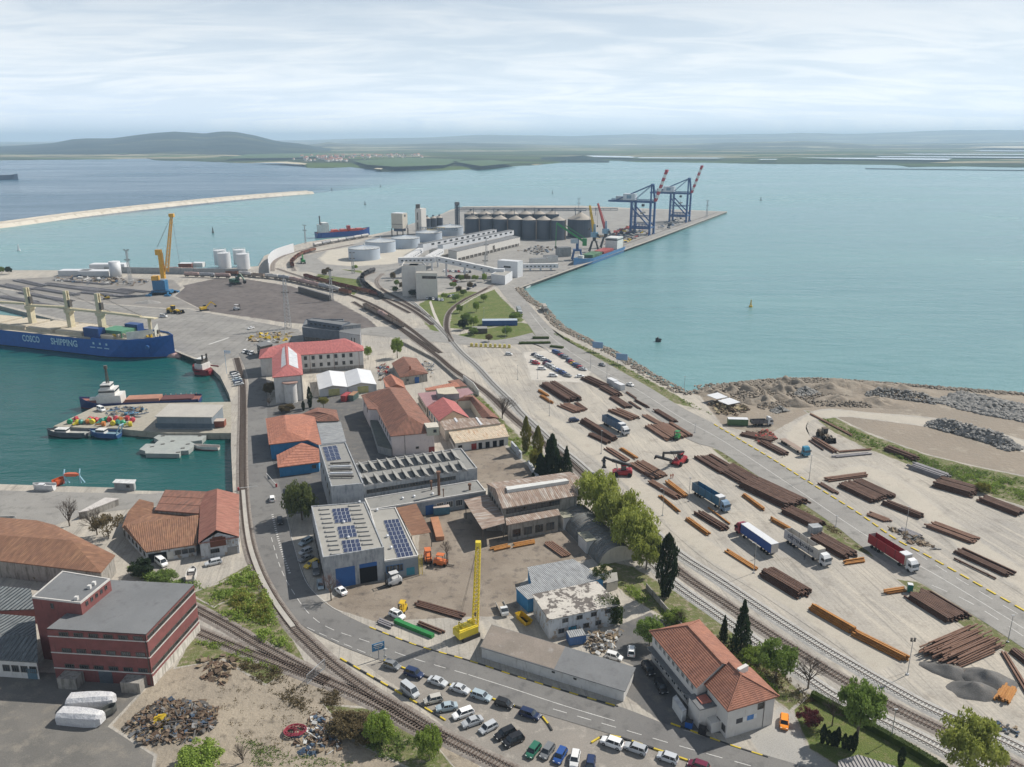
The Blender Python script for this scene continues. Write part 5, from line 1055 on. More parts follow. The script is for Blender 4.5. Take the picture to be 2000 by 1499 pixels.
gallery('right sloping white gallery up to the front warehouse', (*zt(500, 840), 12), (*zt(680, 740), 13), 5, 4)
gallery('low white conveyor gallery along the quay', (*zt(1745, 935), 4), (*zt(2200, 930), 4), 4, 3.6, legs=3)
b = bld('transfer_house', 'tall plain white transfer house at the quay corner', 13.5, [zt(1410, 858), zt(1672, 878), zt(1742, 862), zt(1480, 842)], vinyl, vinyl); wins(b, 0, 1, 8.5, 6.5, 1.6, .36, .62, 1, frame_d); door(b, 0, .42, 4, 4, frame_d)
b = bld('low_white_block', 'low white block with rooftop cabins in front of the transfer house', 7, [zt(1330, 1040), zt(1510, 1068), zt(1605, 1005), zt(1430, 990)], vinyl, felt_w, parapet=.4); p = P(*zt(1430, 1005), 7); g = G(); g.box((p.x, p.y, 8.2), (9, 4, 2.4), -.1); g.obj('roof_cabin', vinyl, b.root)
b = bld('terminal_office', 'four-storey white terminal office with flat roof', 13, [zt(360, 1115), zt(605, 1118), zt(612, 1085), zt(370, 1090)], tw, pale_sheet); wins(b, 0, 1, 10, 3, 3, .5, .68, 1, frame_d); wins(b, 0, 1, 6, 3, 3, .5, .68, 1, frame_d); wins(b, 0, 1, 2, 1.5, 1.5, .5, .68, 0, frame_d)
b = bld('terminal_office_block', 'rear block of the white terminal office with glazed top storey', 19, [zt(345, 1025), zt(625, 1030), zt(620, 1000), zt(355, 1000)], tw, felt_w); wins(b, 0, 5, 16, 2.2, 2.0, .3, .95, 0, frame_d)
b = bld('terminal_tower_block', 'taller white terminal block with roof pits beside the conveyor', 22, [zt(160, 945), zt(330, 945), zt(480, 935), zt(440, 890), zt(195, 885)], tw, felt_w, parapet=.8)
for x in (260, 390): g = G(); q = P(*zt(x, 915), 22.1); g.box((q.x, q.y, 22.2), (14, 8, .2)); g.obj('roof_pit', felt_d, b.root)
b = bld('office_porch', 'little white-roofed cabin beside the terminal office', 4.5, [zt(345, 1265), zt(470, 1268), zt(455, 1240), zt(340, 1240)], frame_d, vinyl); wins(b, 0, 2, 2.2, 2.2, 1.6, .2, .9, 0, frame_w)
# white towers by the silos
b = bld('loading_tower', 'boxy cream loading tower standing on dark legs', 27, [zt(25, 245), zt(170, 250), zt(235, 240), zt(95, 232)], cream_w, vinyl, z0=9); wins(b, 1, 1, 24, 3, 2.5, .2, .8, 0, frame_d); band(b, 0, 14, .5, .4, frame_d)
for q in b.pts: g = G(); g.box((q.x, q.y, 4.5), (1.2, 1.2, 9)); g.obj('leg', frame_d, b.root)
g = G(); c_ = sum(b.pts, Vector())/4; g.prism([c_+(q-c_)*.75 for q in b.pts], 5.5, 9.2); g.obj('hopper', paint('navy', (.05, .08, .14)), b.root)
b = bld('elevator_tower', 'narrow white elevator tower beside the dark silos', 31, [zt(335, 185), zt(415, 190), zt(480, 180), zt(400, 175)], tw, tw); wins(b, 0, 1, 22, 1.5, 9, .3, .5, 3, frame_d); wins(b, 0, 1, 10, 1.5, 9, .3, .5, 3, frame_d); c_ = sum(b.pts, Vector())/4; g = G(); g.box((c_.x-3, c_.y, 33.5), (5, 5, 5)); g.obj('head_house', frame_d, b.root)
# silos
silo_m = M('silo_steel', (.075, .09, .115), (.06, .075, .10), scale=.05, rough=.55, metal=.25, fine=.06); silo_t = M('silo_roof', (.38, .34, .29), (.32, .29, .25), scale=.08, rough=.7); silo_w = M('silo_rib', (.30, .24, .20), (.26, .21, .18))
def silo(p, r_, hh, label, seam=True):
 e = thing('grain_silo', label, 'silo', p, group='grain silos'); k = 28
 g = G(); g.tube(p, up(p, hh), r_, k, cap=False)
 for q in range(1, 8): g.tube(up(p, hh*q/8), up(p, hh*q/8+.25), r_+.1, k, cap=False)
 g.obj('shell', silo_m, e, smooth=False)
 g = G(); g.tube(up(p, hh), up(p, hh+r_*.52), r_*1.02, k, .8); g.obj('roof', silo_t, e); g = G(); g.tube(up(p, hh+r_*.5), up(p, hh+r_*.5+1.5), 1.2, 8); g.obj('vent', silo_m, e)
 if seam: g = G(); g.box((p.x+r_*1.02, p.y-r_*.3, hh/2), (1.4, 1.2, hh+.6)); g.obj('ladder_tower', silo_w, e)
fr = [(922, 466), (950, 466), (977, 467), (1007, 468), (1033, 469), (1062, 469), (1090, 470)]
ords = ['first', 'second', 'third', 'fourth', 'fifth', 'sixth', 'seventh', 'eighth', 'ninth', 'tenth', 'eleventh', 'twelfth']
for i, (u, v) in enumerate(fr): silo(P(u, v)+Vector((0, 8, 0)), 8.4, 22.5, 'front row grain silo, %s from the white elevator tower' % ords[i])
for i in range(7): silo(P(915+i*27, 458)+Vector((2, 26, 0)), 8.4, 22.5, 'rear row grain silo behind the front row, %s from the elevator tower' % ords[i], False)
silo(P(1135, 466)+Vector((0, 18, 0)), 15, 21, 'widest dark silo with pale conical roof at the end of the row', False)
for i, (u, v) in enumerate(((834, 451), (846, 450), (858, 449))): silo(P(u, v)+Vector((0, 5, 0)), 4.5, 15, 'small dark silo under the yellow conveyor, %s from the elevator tower' % ords[i], False)
cs = paint('conveyor_steel', (.10, .13, .17))
def truss(name, label, pts, w=1.2, n=18, m=cs, cat='conveyor'):
 e = thing(name, label, cat, (pts[0].x, pts[0].y, 0));
 for a_, b_ in zip(pts, pts[1:]): g = G(); [g.bar(up(a_, z), up(b_, z), .7) for z in (0, w)]; [g.bar(a_.lerp(b_, k/n), up(a_.lerp(b_, k/n), w), .4) for k in range(n+1)]; g.obj('truss', m, e)
 return e
s0, s1 = P(925, 466)+Vector((0, 8, 0)), P(1145, 466)+Vector((0, 12, 0))
truss('silo_top_conveyor', 'dark truss conveyor running over the grain silos', [Vector((s0.x-18, s0.y, 31)), Vector((s1.x, s1.y, 31))], 2.4, 22); [truss('silo_leg_frame', 'dark trestle carrying the silo conveyor, %s from the elevator' % ords[k], [Vector((s0.x+k*24, s0.y-1, 26)), Vector((s0.x+k*24, s0.y+1, 33.5))], 1.5, 2, cat='trestle') for k in range(7)]
truss('silo_top_conveyor', 'second dark truss conveyor over the rear grain silos', [Vector((s0.x-18, s0.y+18, 31.5)), Vector((s1.x+40, s1.y+20, 30))], 2.0, 22)
truss('feed_conveyor', 'thin dark conveyor from the elevator tower to the silo tower', [P(818, 450, 35)+Vector((0, 10, 0)), P(892, 452, 29)+Vector((0, 8, 0))], 1.6, 14)
e = truss('yellow_conveyor', 'yellow sloping conveyor beside the white elevator tower', [P(832, 452, 24)+Vector((0, 12, 0)), P(868, 450, 8)+Vector((0, 6, 0))], 2.4, 10, paint('conveyor_yellow', (.60, .42, .06)))
p = P(893, 458)+Vector((0, 8, 0)); e = thing('silo_elevator', 'dark lattice elevator tower at the head of the silo row', 'tower', p); g = G(); g.lattice(p, up(p, 38), 5, n=12, r=.35, rl=.2); g.obj('frame', cs, e); g = G(); g.box((p.x, p.y, 19), (2.6, 2.6, 37)); g.obj('bucket_leg', silo_m, e); g = G(); g.box((p.x, p.y, 36.5), (4, 4, 3.5)); g.obj('head', M('silo_head', (.3, .29, .27)), e)
# curved white wall and shore sheds
wp = catmull([P(*q) for q in ((526, 534), (527, 518), (540, 505), (574, 493))], 8); e = thing('curved_white_wall', 'tall curved white flood wall by the quay sidings', 'wall', wp[0]); g = G()
for a_, b_ in zip(wp, wp[1:]): g.bar(up(a_, 4.5), up(b_, 4.5), .5, 9)
g.obj('panel', vinyl, e)
a_, b_ = P(205, 533), P(485, 538); e = thing('grey_flood_wall', 'long low grey flood wall behind the tank wagons', 'wall', a_); g = G(); g.bar(up(a_, 2.6), up(b_, 2.6), .8, 5.2); g.obj('panel', grey_w, e)
for c, s_, lab in (((150, 538), (26, 10, 4.5), 'left of two open white sheds in the storage yard'), ((188, 539), (26, 10, 4.5), 'right of two open white sheds in the storage yard'), ((365, 523), (12, 8, 4), 'small reddish hut on the shore by the flood wall'), ((388, 522), (10, 8, 4), 'small white hut on the shore by the flood wall')):
 crate('shore_shed', lab, 'shed', c, s_, .02, metal_w if 'white' in lab else M('rust_red', (.25, .09, .06)), vinyl)
crate('sloped_shed', 'white shed with a high sloping side near the flood wall', 'shed', (215, 531), (30, 10, 7), .05, vinyl, vinyl)
crate('quay_store', 'left dark quay store with white rail wall', 'shed', (1052, 518), (16, 8, 6), .45, tw, felt_d); crate('quay_store', 'second quay store with white rail wall', 'shed', (1075, 512), (12, 8, 6), .45, frame_w, felt_d); crate('quay_store', 'tall grey quay store beneath the green crane', 'shed', (1100, 501), (13, 9, 9), .4, grey_w, felt_d)
# village across the bay
hg = G(); hg.box((0, 0, 4), (14, 11, 8)); hg.mi = 1; hg.add([(-7.5, -6, 8), (7.5, -6, 8), (7.5, 6, 8), (-7.5, 6, 8), (-7, 0, 11.5), (7, 0, 11.5)], [(0, 1, 5, 4), (2, 3, 4, 5), (1, 2, 5), (3, 0, 4)])
hme = hg.mesh('village_house', [M('village_wall', (.68, .62, .56), fine=0), M('village_roof', (.38, .17, .11), fine=0)])
random.seed(11)
for k in range(110):
 if k < 70: u, v = random.gauss(640, 28), random.uniform(306, 316)
 else: u, v = random.uniform(690, 830), random.uniform(303, 309)
 p = P(u, v, 10); o = link('village_house', hme, None, p, random.uniform(0, 3), random.uniform(.6, 1.3)); tag(o, 'tiny pale house with red roof in the village across the bay', 'house', 'village houses across the bay')
# ================================================================ road vehicles
def lettering(text, parent, loc, size, m, rx=math.pi/2, rz=0, width=None, name='lettering'):
 """flat letters as mesh, standing upright and read from -Y"""
 cu = bpy.data.curves.new(name, 'FONT'); cu.body = text; cu.size = size; cu.align_x = 'CENTER'; cu.align_y = 'CENTER'; cu.extrude = .02; cu.offset = size*.02; cu.resolution_u = 2
 t = bpy.data.objects.new('t', cu); COL.objects.link(t); bpy.context.view_layer.update(); me = bpy.data.meshes.new_from_object(t.evaluated_get(bpy.context.evaluated_depsgraph_get())); bpy.data.objects.remove(t); bpy.data.curves.remove(cu)
 me.materials.clear(); me.materials.append(m); o = link(name, me, parent, loc); o.rotation_euler = (rx, 0, rz)
 if width: xs = [v.co.x for v in me.vertices]; o.scale.x = width/(max(xs)-min(xs))
 return o
car_paint = M('car_paint', (1, 1, 1), objcol=True, rough=.28, fine=.04, spec=.5); tyre_m = M('tyre', (.015, .015, .015), rough=.9); rim_m = paint('rim', (.45, .45, .46), metal=.6)
lamp_m = M('headlamp', (.75, .75, .72), rough=.15, fine=0); tail_m = M('tail_lamp', (.35, .01, .01), rough=.2, fine=0); trim_m = paint('black_trim', (.02, .02, .022))
def loft(g, secs):
 """body from cross-sections: (x, z0, z1, half width low, half width high)"""
 vs = []
 for x, z0, z1, w0, w1 in secs:
  vs += [(x, -w0*.94, z0), (x, -w0, z0+(z1-z0)*.35), (x, -w0*.98, z0+(z1-z0)*.75), (x, -w1, z1), (x, w1, z1), (x, w0*.98, z0+(z1-z0)*.75), (x, w0, z0+(z1-z0)*.35), (x, w0*.94, z0)]
 n = len(secs); fs = [(i*8+j, i*8+(j+1) % 8, (i+1)*8+(j+1) % 8, (i+1)*8+j) for i in range(n-1) for j in range(8)]
 fs += [tuple(range(7, -1, -1)), tuple(range((n-1)*8, n*8))]; g.add(vs, fs)
CARS = {}
SPEC = {'hatch': (4.0, 1.74, 1.50, (-1.95, -1.55, .55, 1.15), .62), 'sedan': (4.55, 1.78, 1.45, (-1.55, -.85, .45, 1.1), .70), 'estate': (4.6, 1.78, 1.50, (-2.2, -1.85, .5, 1.15), .66), 'suv': (4.5, 1.85, 1.70, (-2.1, -1.75, .6, 1.15), .78), 'van': (4.9, 1.9, 2.05, (-2.4, -2.3, 1.15, 1.75), .9)}
def car_mesh(kind):
 if kind in CARS: return CARS[kind]
 L, w, h, (b0, b1, b2, b3), belt = SPEC[kind]; hw = w/2; hood = belt+.16 if kind != 'van' else .98; rear = belt+.24 if kind in ('hatch', 'estate', 'suv', 'van') else belt+.20; zb = belt+.26
 g = G(); loft(g, [(-L/2, .32, rear-.12, hw*.86, hw*.8), (-L/2+.12, .22, rear, hw*.96, hw*.86), (b0, .2, zb, hw, hw*.9), (b1, .2, zb+.01, hw, hw*.91), (b2, .2, zb+.01, hw, hw*.91), (b3, .2, zb-.02, hw, hw*.88), (L/2-.5, .22, hood, hw*.97, hw*.82), (L/2-.1, .25, hood-.14, hw*.88, hw*.74), (L/2, .34, hood-.3, hw*.8, hw*.68)])
 # roof panel and pillars
 rw = hw*.74; g.box(((b1+b2)/2+.02, 0, h-.03), (b2-b1+.12, rw*2, .07))
 for s in (-1, 1):
  for (x0, x1) in ((b0+.05, b1), (b3-.05, b2), ((b1+b2)/2-.1, (b1+b2)/2-.1), (b1+.15, b1+.12)): g.bar((x0, s*hw*.885, zb), (x1, s*rw, h-.06), .09, .07)
  g.box((b3-.35, s*(hw+.06), zb+.02), (.12, .16, .13))
 body = g.mesh('body', car_paint); g = G(); gw = hw*.87
 g.add([(b0, -gw, zb), (b0, gw, zb), (b3, gw, zb), (b3, -gw, zb), (b1, -rw*.96, h-.05), (b1, rw*.96, h-.05), (b2, rw*.96, h-.05), (b2, -rw*.96, h-.05)], [(0, 1, 5, 4), (1, 2, 6, 5), (2, 3, 7, 6), (3, 0, 4, 7)])
 gl = g.mesh('windows', glassmat()); g = G(); r_ = .31 if kind != 'suv' else .35
 g.tube((0, -.1, 0), (0, .1, 0), r_, 14); g.mi = 1; g.tube((0, -.105, 0), (0, .105, 0), r_*.6, 10); wh = g.mesh('wheel', [tyre_m, rim_m])
 g = G(); g.box((0, 0, 0), (.12, .34, .15)); hl = g.mesh('headlight', lamp_m); g = G(); g.box((0, 0, 0), (.1, .3, .2)); tl = g.mesh('tail_light', tail_m)
 CARS[kind] = (body, gl, wh, hl, tl, L, hw, r_, hood, rear); return CARS[kind]
PAL = dict(white=(.75, .75, .74), silver=(.46, .48, .50), grey=(.20, .21, .22), black=(.018, .019, .022), blue=(.03, .09, .30), navy=(.02, .035, .09), red=(.38, .02, .03), green=(.03, .14, .09), yellow=(.65, .45, .03), orange=(.75, .24, .02), maroon=(.16, .02, .05), pale=(.33, .40, .44), beige=(.42, .40, .36), teal=(.06, .22, .26))
def car(kind, color, uv, dr, label, group=None, detail=True):
 body, gl, wh, hl, tl, L, hw, r_, hood, rear = car_mesh(kind); p = P(*uv); q = P(uv[0]+dr[0], uv[1]+dr[1]); rz = math.atan2(q.y-p.y, q.x-p.x)
 p.z = .1; o = local(thing('parked_car' if kind != 'van' else 'parked_van', label, 'car' if kind != 'van' else 'van', p, rz, group))
 col = PAL[color]; f = random.uniform(.85, 1.15); link('body', body, o, color=tuple(c*f for c in col)); link('windows', gl, o)
 for x in (-L*.31, L*.31):
  for s in (-1, 1): link('wheel', wh, o, (x, s*(hw-.08), r_))
 if detail:
  for s in (-1, 1): link('headlight', hl, o, (L/2-.12, s*hw*.62, hood-.2)); link('tail_light', tl, o, (-L/2+.04, s*hw*.7, rear-.22))
 return o
random.seed(5)
z7 = lambda x, y: (500+x/4, 1124+y/4); z8 = lambda x, y: (1000+x/4, 1124+y/4); za7 = lambda x, y: (900+x/4, 550+y/4)
GA, GB, GC = 'cars in the upper row of the near car park', 'cars in the lower row of the near car park', 'cars along the lower kerb of the near car park'
rowA = [('hatch', 'grey', z7(1065, 722), 'dark grey hatchback nearest the blue road sign'), ('suv', 'navy', z7(1235, 787), 'dark blue estate car, second from the blue road sign'), ('sedan', 'silver', z7(1420, 850), 'silver sedan in the upper row, third from the road sign'),
  ('sedan', 'silver', z7(1595, 907), 'bluish silver sedan in the upper row, fourth from the road sign'), ('estate', 'pale', z7(1762, 962), 'pale green-grey estate with dark roof in the upper row'), ('hatch', 'black', z7(1940, 1022), 'black hatchback with open bonnet in the upper row'), ('estate', 'navy', z8(140, 1105), 'dark navy estate at the kerb end of the upper row')]
for k, c, uv, lab in rowA: car(k, c, uv, (32, 11), lab, GA)
rowB = [('van', 'silver', z7(1205, 925), (28, 22), 'silver minivan nearest the railway kerb'), ('hatch', 'beige', z7(1385, 990), (-34, 8), 'beige-grey hatchback beside the silver minivan'), ('sedan', 'pale', z7(1490, 1050), (-36, 6), 'light blue sedan in the lower row, third from the minivan end'), ('estate', 'white', z7(1618, 1100), (-34, 12), 'white estate car in the lower row'),
  ('sedan', 'silver', z7(1690, 1165), (-34, 12), 'pale silver sedan just below the white estate'), ('hatch', 'silver', z7(1815, 1210), (-30, 16), 'small silver hatchback with dark roof in the lower row'), ('estate', 'black', z7(1945, 1255), (-30, 14), 'black estate below the small silver hatchback'), ('suv', 'black', z8(10, 1310), (-30, 14), 'black off-roader in the lower row near the open gap'),
  ('hatch', 'green', z8(165, 1390), (-20, 26), 'dark green hatchback near the bottom edge'), ('hatch', 'grey', z8(275, 1395), (-20, 28), 'dark grey hatchback between green and blue cars'), ('hatch', 'blue', z8(375, 1430), (-16, 28), 'bright blue hatchback near the bottom edge'), ('hatch', 'white', z8(490, 1455), (-6, 30), 'white hatchback with sunroof near the bottom edge'), ('hatch', 'navy', z8(612, 1500), (-4, 30), 'navy car cut by the bottom edge')]
for k, c, uv, dr, lab in rowB: car(k, c, uv, dr, lab, GB)
for k, c, uv, lab in [('suv', 'white', z8(780, 1330), 'white crossover with black sunroof at the kerb corner'), ('estate', 'silver', z8(965, 1372), 'grey silver estate along the lower kerb'), ('hatch', 'silver', z8(1215, 1445), 'bright silver hatchback along the lower kerb'), ('hatch', 'maroon', z8(1455, 1508), 'maroon car cut by the bottom edge beside the kerb')]: car(k, c, uv, (-34, -12), lab, GC)
for k, c, uv, dr, lab in [('estate', 'pale', (597, 1062), (-22, 12), 'pale blue estate shaded beside the tall workshop'), ('hatch', 'silver', (597, 1081), (-20, 9), 'silver hatchback shaded beside the tall workshop'), ('sedan', 'grey', (598, 1095), (-20, 9), 'grey sedan partly hidden beside the tall workshop'), ('estate', 'yellow', (609, 1106), (-24, 12), 'white and yellow taxi shaded beside the workshop'),
                          ('van', 'grey', (617, 1119), (4, 24), 'grey van shaded beside the workshop'), ('hatch', 'pale', (626, 1147), (4, 24), 'pale blue hatchback at the workshop corner under the pink tree'), ('sedan', 'white', (666, 1158), (-20, -16), 'white sedan parked in front of the blue workshop doors'),
                          ('hatch', 'white', (532, 978), (-2, -26), 'white hatchback driving near the barrier'), ('hatch', 'black', (547, 1022), (3, 26), 'black car driving in the conifer shadow'), ('hatch', 'white', (1233, 1276), (1, -30), 'white hatchback beside the round tree and timber pile'), ('suv', 'black', (1266, 1312), (14, 22), 'black off-roader behind the white tiled house'), ('estate', 'black', (1291, 1346), (14, 24), 'black estate in the shade of the white tiled house'),
                          ('hatch', 'white', (1199, 1287), (28, 8), 'white car half hidden behind the long store'), ('hatch', 'orange', (1531, 1416), (-1, 28), 'orange hatchback in the concrete court'), ('suv', 'white', (776, 1206), (26, 12), 'white off-roader beside the green beam'), ('van', 'white', (316, 1103), (20, 16), 'white van outside the brown garage wing'), ('estate', 'silver', (417, 1103), (-34, 8), 'silver estate in front of the white boathouse'),
                          ('van', 'white', (320, 620), (20, 1), 'white minibus alone on the quay apron'), ('sedan', 'white', (490, 643), (-16, 4), 'white sedan on the far quay apron'), ('hatch', 'white', (994, 694), (16, 1), 'single white car at the railway edge of the far car park'), ('sedan', 'grey', (1176, 715), (14, 6), 'dark grey sedan driving on the harbour road'), ('sedan', 'white', (1231, 754), (15, 6), 'white sedan driving on the harbour road'), ('suv', 'navy', (1121, 824), (18, -2), 'blue pickup alone on the pipe yard'),
                          ('van', 'white', (198, 803), (20, 8), 'white van on the basin pier'), ('hatch', 'white', (800, 1420), (0, 1), '')]:
 if lab: car(k, c, uv, dr, lab)
def rowcars(a, c, n, dr, cols, lab, grp, kinds=('hatch', 'sedan', 'estate', 'suv')):
 for i in range(n):
  t = i/max(n-1, 1); cc = cols[i % len(cols)]; car(kinds[(i*5+n) % len(kinds)], cc, (a[0]+(c[0]-a[0])*t, a[1]+(c[1]-a[1])*t), dr, '%s car, %s in the %s' % (cc if cc != 'pale' else 'pale blue', ords[i], lab), grp, False)
GF = 'cars in the far gravel car park'
rowcars(za7(580, 580), za7(678, 632), 5, (16, 3), ['navy', 'white', 'silver', 'white', 'navy'], 'first row of the far car park from the lawn', GF)
rowcars(za7(572, 634), za7(588, 648), 2, (16, 3), ['white', 'red'], 'pair at the railway edge of the far car park', GF)
rowcars(za7(668, 652), za7(835, 744), 9, (16, 4), ['maroon', 'silver', 'silver', 'white', 'white', 'blue', 'navy', 'blue', 'grey'], 'long middle row of the far car park from the lawn', GF)
rowcars(za7(635, 690), za7(722, 744), 2, (17, 1), ['white', 'white'], 'gap beside the long middle row of the far car park', GF)
rowcars(za7(742, 556), za7(822, 604), 6, (16, 3), ['blue', 'blue', 'navy', 'red', 'navy', 'grey'], 'road side row of the far car park from the lawn', GF)
rowcars(za7(852, 630), za7(955, 694), 7, (16, 3), ['navy', 'red', 'yellow', 'blue', 'navy', 'red', 'silver'], 'lower road side row of the far car park', GF)
car('sedan', 'white', za7(930, 750), (16, -1), 'white sedan at the pipe end of the far car park', GF, False)
GT = 'cars around the terminal office'
rowcars((868, 531), (918, 533), 10, (4, 6), ['white', 'red', 'grey', 'white', 'navy', 'red', 'white', 'blue', 'silver', 'black'], 'row under the white gallery at the terminal', GT)
rowcars((878, 541), (889, 551), 5, (14, -2), ['red', 'maroon', 'red', 'white', 'red'], 'cluster beside the terminal office hedge', GT)
rowcars((834, 585), (864, 588), 6, (3, 7), ['white', 'black', 'white', 'navy', 'white', 'silver'], 'row in front of the terminal office', GT)
rowcars((876, 581), (892, 579), 4, (12, -4), ['black', 'white', 'blue', 'silver'], 'short row right of the terminal office', GT)
rowcars((914, 566), (928, 559), 4, (6, 6), ['navy', 'white', 'navy', 'black'], 'short row under the terminal trees', GT)
rowcars((458, 731), (467, 753), 6, (16, -3), ['black', 'white', 'silver', 'pale', 'navy', 'silver'], 'row on the basin quay from the tug', 'cars on the basin quay')
rowcars((478, 689), (492, 693), 4, (-8, 7), ['white', 'black', 'grey', 'white'], 'row beside the red-roofed office', 'cars beside the red-roofed office')
# ---- lorries
def wheel(g, x, y, r_=.5, w=.3): g.tube((x, y-w/2, r_), (x, y+w/2, r_), r_, 12)
def lorry(label, rear, front, cabc, box, boxc, roofc=None, name='articulated_lorry', text=None, length=16.5, cabtop=None, op=False, flat=False, bh=2.75):
 a, c = P(*rear), P(*front); d = (c-a); rz = math.atan2(d.y, d.x); m = (a+c)/2; m.z = .1
 o = local(thing(name, label, 'lorry', m, rz, 'lorries in the port')); Lh = length/2
 cm = paint('lorry_%s' % '_'.join('%d' % int(x*100) for x in cabc), cabc, rough=.35); x0, x1 = -Lh, Lh-2.9
 g = G(); cx_ = Lh-1.15; loft(g, [(Lh-2.3, .55, 3.0, 1.22, 1.15), (Lh-2.2, .5, 3.75 if not cabtop else 3.5, 1.24, 1.1), (Lh-1.0, .5, 3.55 if not cabtop else 3.3, 1.25, 1.12), (Lh-.35, .5, 2.55, 1.25, 1.2), (Lh-.05, .55, 1.7, 1.2, 1.15), (Lh, .6, 1.2, 1.15, 1.1)]); g.obj('cab', cm, o)
 g = G(); g.add([(Lh-.33, -1.08, 2.52), (Lh-.33, 1.08, 2.52), (Lh-.02, 1.1, 1.72), (Lh-.02, -1.1, 1.72)], [(0, 1, 2, 3)]); g.v = [(x+.04, y, z+.03) for x, y, z in g.v]; g.obj('windscreen', glassmat(), o)
 g = G()
 for s in (-1, 1): g.box((Lh-1.0, s*1.245, 2.15), (.95, .05, .75))
 g.obj('side_window', glassmat(), o)
 for s in (-1, 1): g = G(); g.box((Lh-.35, s*1.45, 2.2), (.15, .3, .6)); g.obj('mirror', trim_m, o)
 g = G(); g.box((Lh+.02, 0, .8), (.1, 2.2, .4)); g.obj('bumper', trim_m if cabc[0] > .3 else cm, o)
 for s in (-1, 1): g = G(); g.box((Lh+.04, s*.9, .85), (.1, .35, .2)); g.obj('headlight', lamp_m, o)
 g = G(); g.box(((x0+x1)/2+.8, 0, .95), (x1-x0+1.2, 1.0, .3)); g.obj('chassis', trim_m, o)
 for x in (Lh-1.35, Lh-4.6, x0+1.6, x0+2.9, x0+4.2):
  for s in (-1, 1): g = G(); wheel(g, x, s*1.05); g.obj('wheel', tyre_m, o)
 bm = paint('trailer_%s' % '_'.join('%d' % int(x*100) for x in boxc), boxc, rough=.5); zb = 1.2; g = G(); W_ = 1.25
 if flat:
  g.box(((x0+x1)/2, 0, zb), (x1-x0, 2.5, .2)); g.obj('flatbed', bm, o); return o
 if op:
  g.box(((x0+x1)/2, 0, zb), (x1-x0, 2.5, .15)); g.obj('floor', M('trailer_floor', (.25, .2, .15), (.2, .16, .12)), o)
  for s in (-1, 1): g = G(); g.box(((x0+x1)/2, s*W_, zb+bh/2), (x1-x0, .07, bh)); g.obj('side_curtain', bm, o)
  for x in (x0, x1): g = G(); g.box((x, 0, zb+bh/2), (.1, 2.5, bh*(1 if x == x1 else .95))); g.obj('end_board', roofc or bm, o)
  for k in range(1, 4): g = G(); g.bar((x0+(x1-x0)*k/4, -1.25, zb), (x0+(x1-x0)*k/4, -1.25, zb+bh+.05), .12); g.bar((x0+(x1-x0)*k/4, 1.25, zb), (x0+(x1-x0)*k/4, 1.25, zb+bh+.05), .12); g.obj('stake', trim_m, o)
  if cabtop: g = G(); g.box((x1-1.0, 0, zb+bh+.12), (2.2, 2.5, .25)); g.obj('rolled_tarpaulin', cabtop, o)
 else:
  g.box(((x0+x1)/2, 0, zb+bh/2), (x1-x0, 2.5, bh)); g.obj('trailer_body', bm, o); g = G(); g.box(((x0+x1)/2, 0, zb+bh+.05), (x1-x0+.05, 2.55, .1)); g.obj('trailer_roof', roofc or bm, o)
  g = G(); g.box((x0-.03, 0, zb+bh/2), (.06, 2.4, bh*.96)); g.obj('rear_door', M('rear_door', (.5, .46, .42)), o)
 if text:
  side = -1 if True else 1
  lettering(text, o, ((x0+x1)/2, side*(W_+.06), zb+bh*.52), 1.35, M('lettering_dark', (.05, .06, .08), fine=0), width=10.4)
 return o
white_box = (.62, .60, .57); vinw = vinyl
lorry('white lorry lettered DETTENDORFER with open-top trailer', (1540, 1059), (1613, 1107), (.66, .67, .68), 'open', (.50, .48, .45), None, text='DETTENDORFER', op=True, cabtop=M('tarp', (.5, .46, .38)))
lorry('lorry with blue curtain sides and white roof facing away', (1508, 1086), (1443, 1040), (.26, .03, .06), 'box', (.02, .08, .30), vinyl)
lorry('lorry with red open-top trailer and white cab on the road edge', (1702, 1067), (1785, 1120), (.68, .69, .70), 'open', (.30, .02, .03), M('open_end', (.45, .42, .38)), op=True, cabtop=vinyl)
lorry('blue open-top lorry beside the orange beams', (1360, 965), (1417, 1000), (.20, .30, .42), 'open', (.04, .15, .26), M('open_end', (.45, .42, .38)), op=True, cabtop=vinyl)
lorry('blue-grey open-top lorry with white cab among far pipe stacks', (1183, 829), (1222, 851), (.68, .69, .70), 'open', (.10, .17, .26), M('grey_end', (.3, .33, .36)), op=True, cabtop=vinyl)
lorry('flatbed lorry with turquoise cab on the landfill side', (1530, 865), (1574, 892), (.04, .22, .34), 'flat', (.30, .22, .17), flat=True)
lorry('dump lorry with white cab by the green hut', (1468, 832), (1506, 831), (.6, .6, .6), 'open', (.12, .12, .13), None, length=9, op=True, bh=1.3)
lorry('pale grey covered lorry parked by the shore rocks', (1060, 602), (1068, 615), (.35, .33, .3), 'box', (.38, .34, .29), None, length=13)
lorry('white-cabbed lorry parked at the edge of the lawn', (1009, 604), (1019, 624), (.68, .69, .70), 'box', (.25, .27, .28), None, length=14)
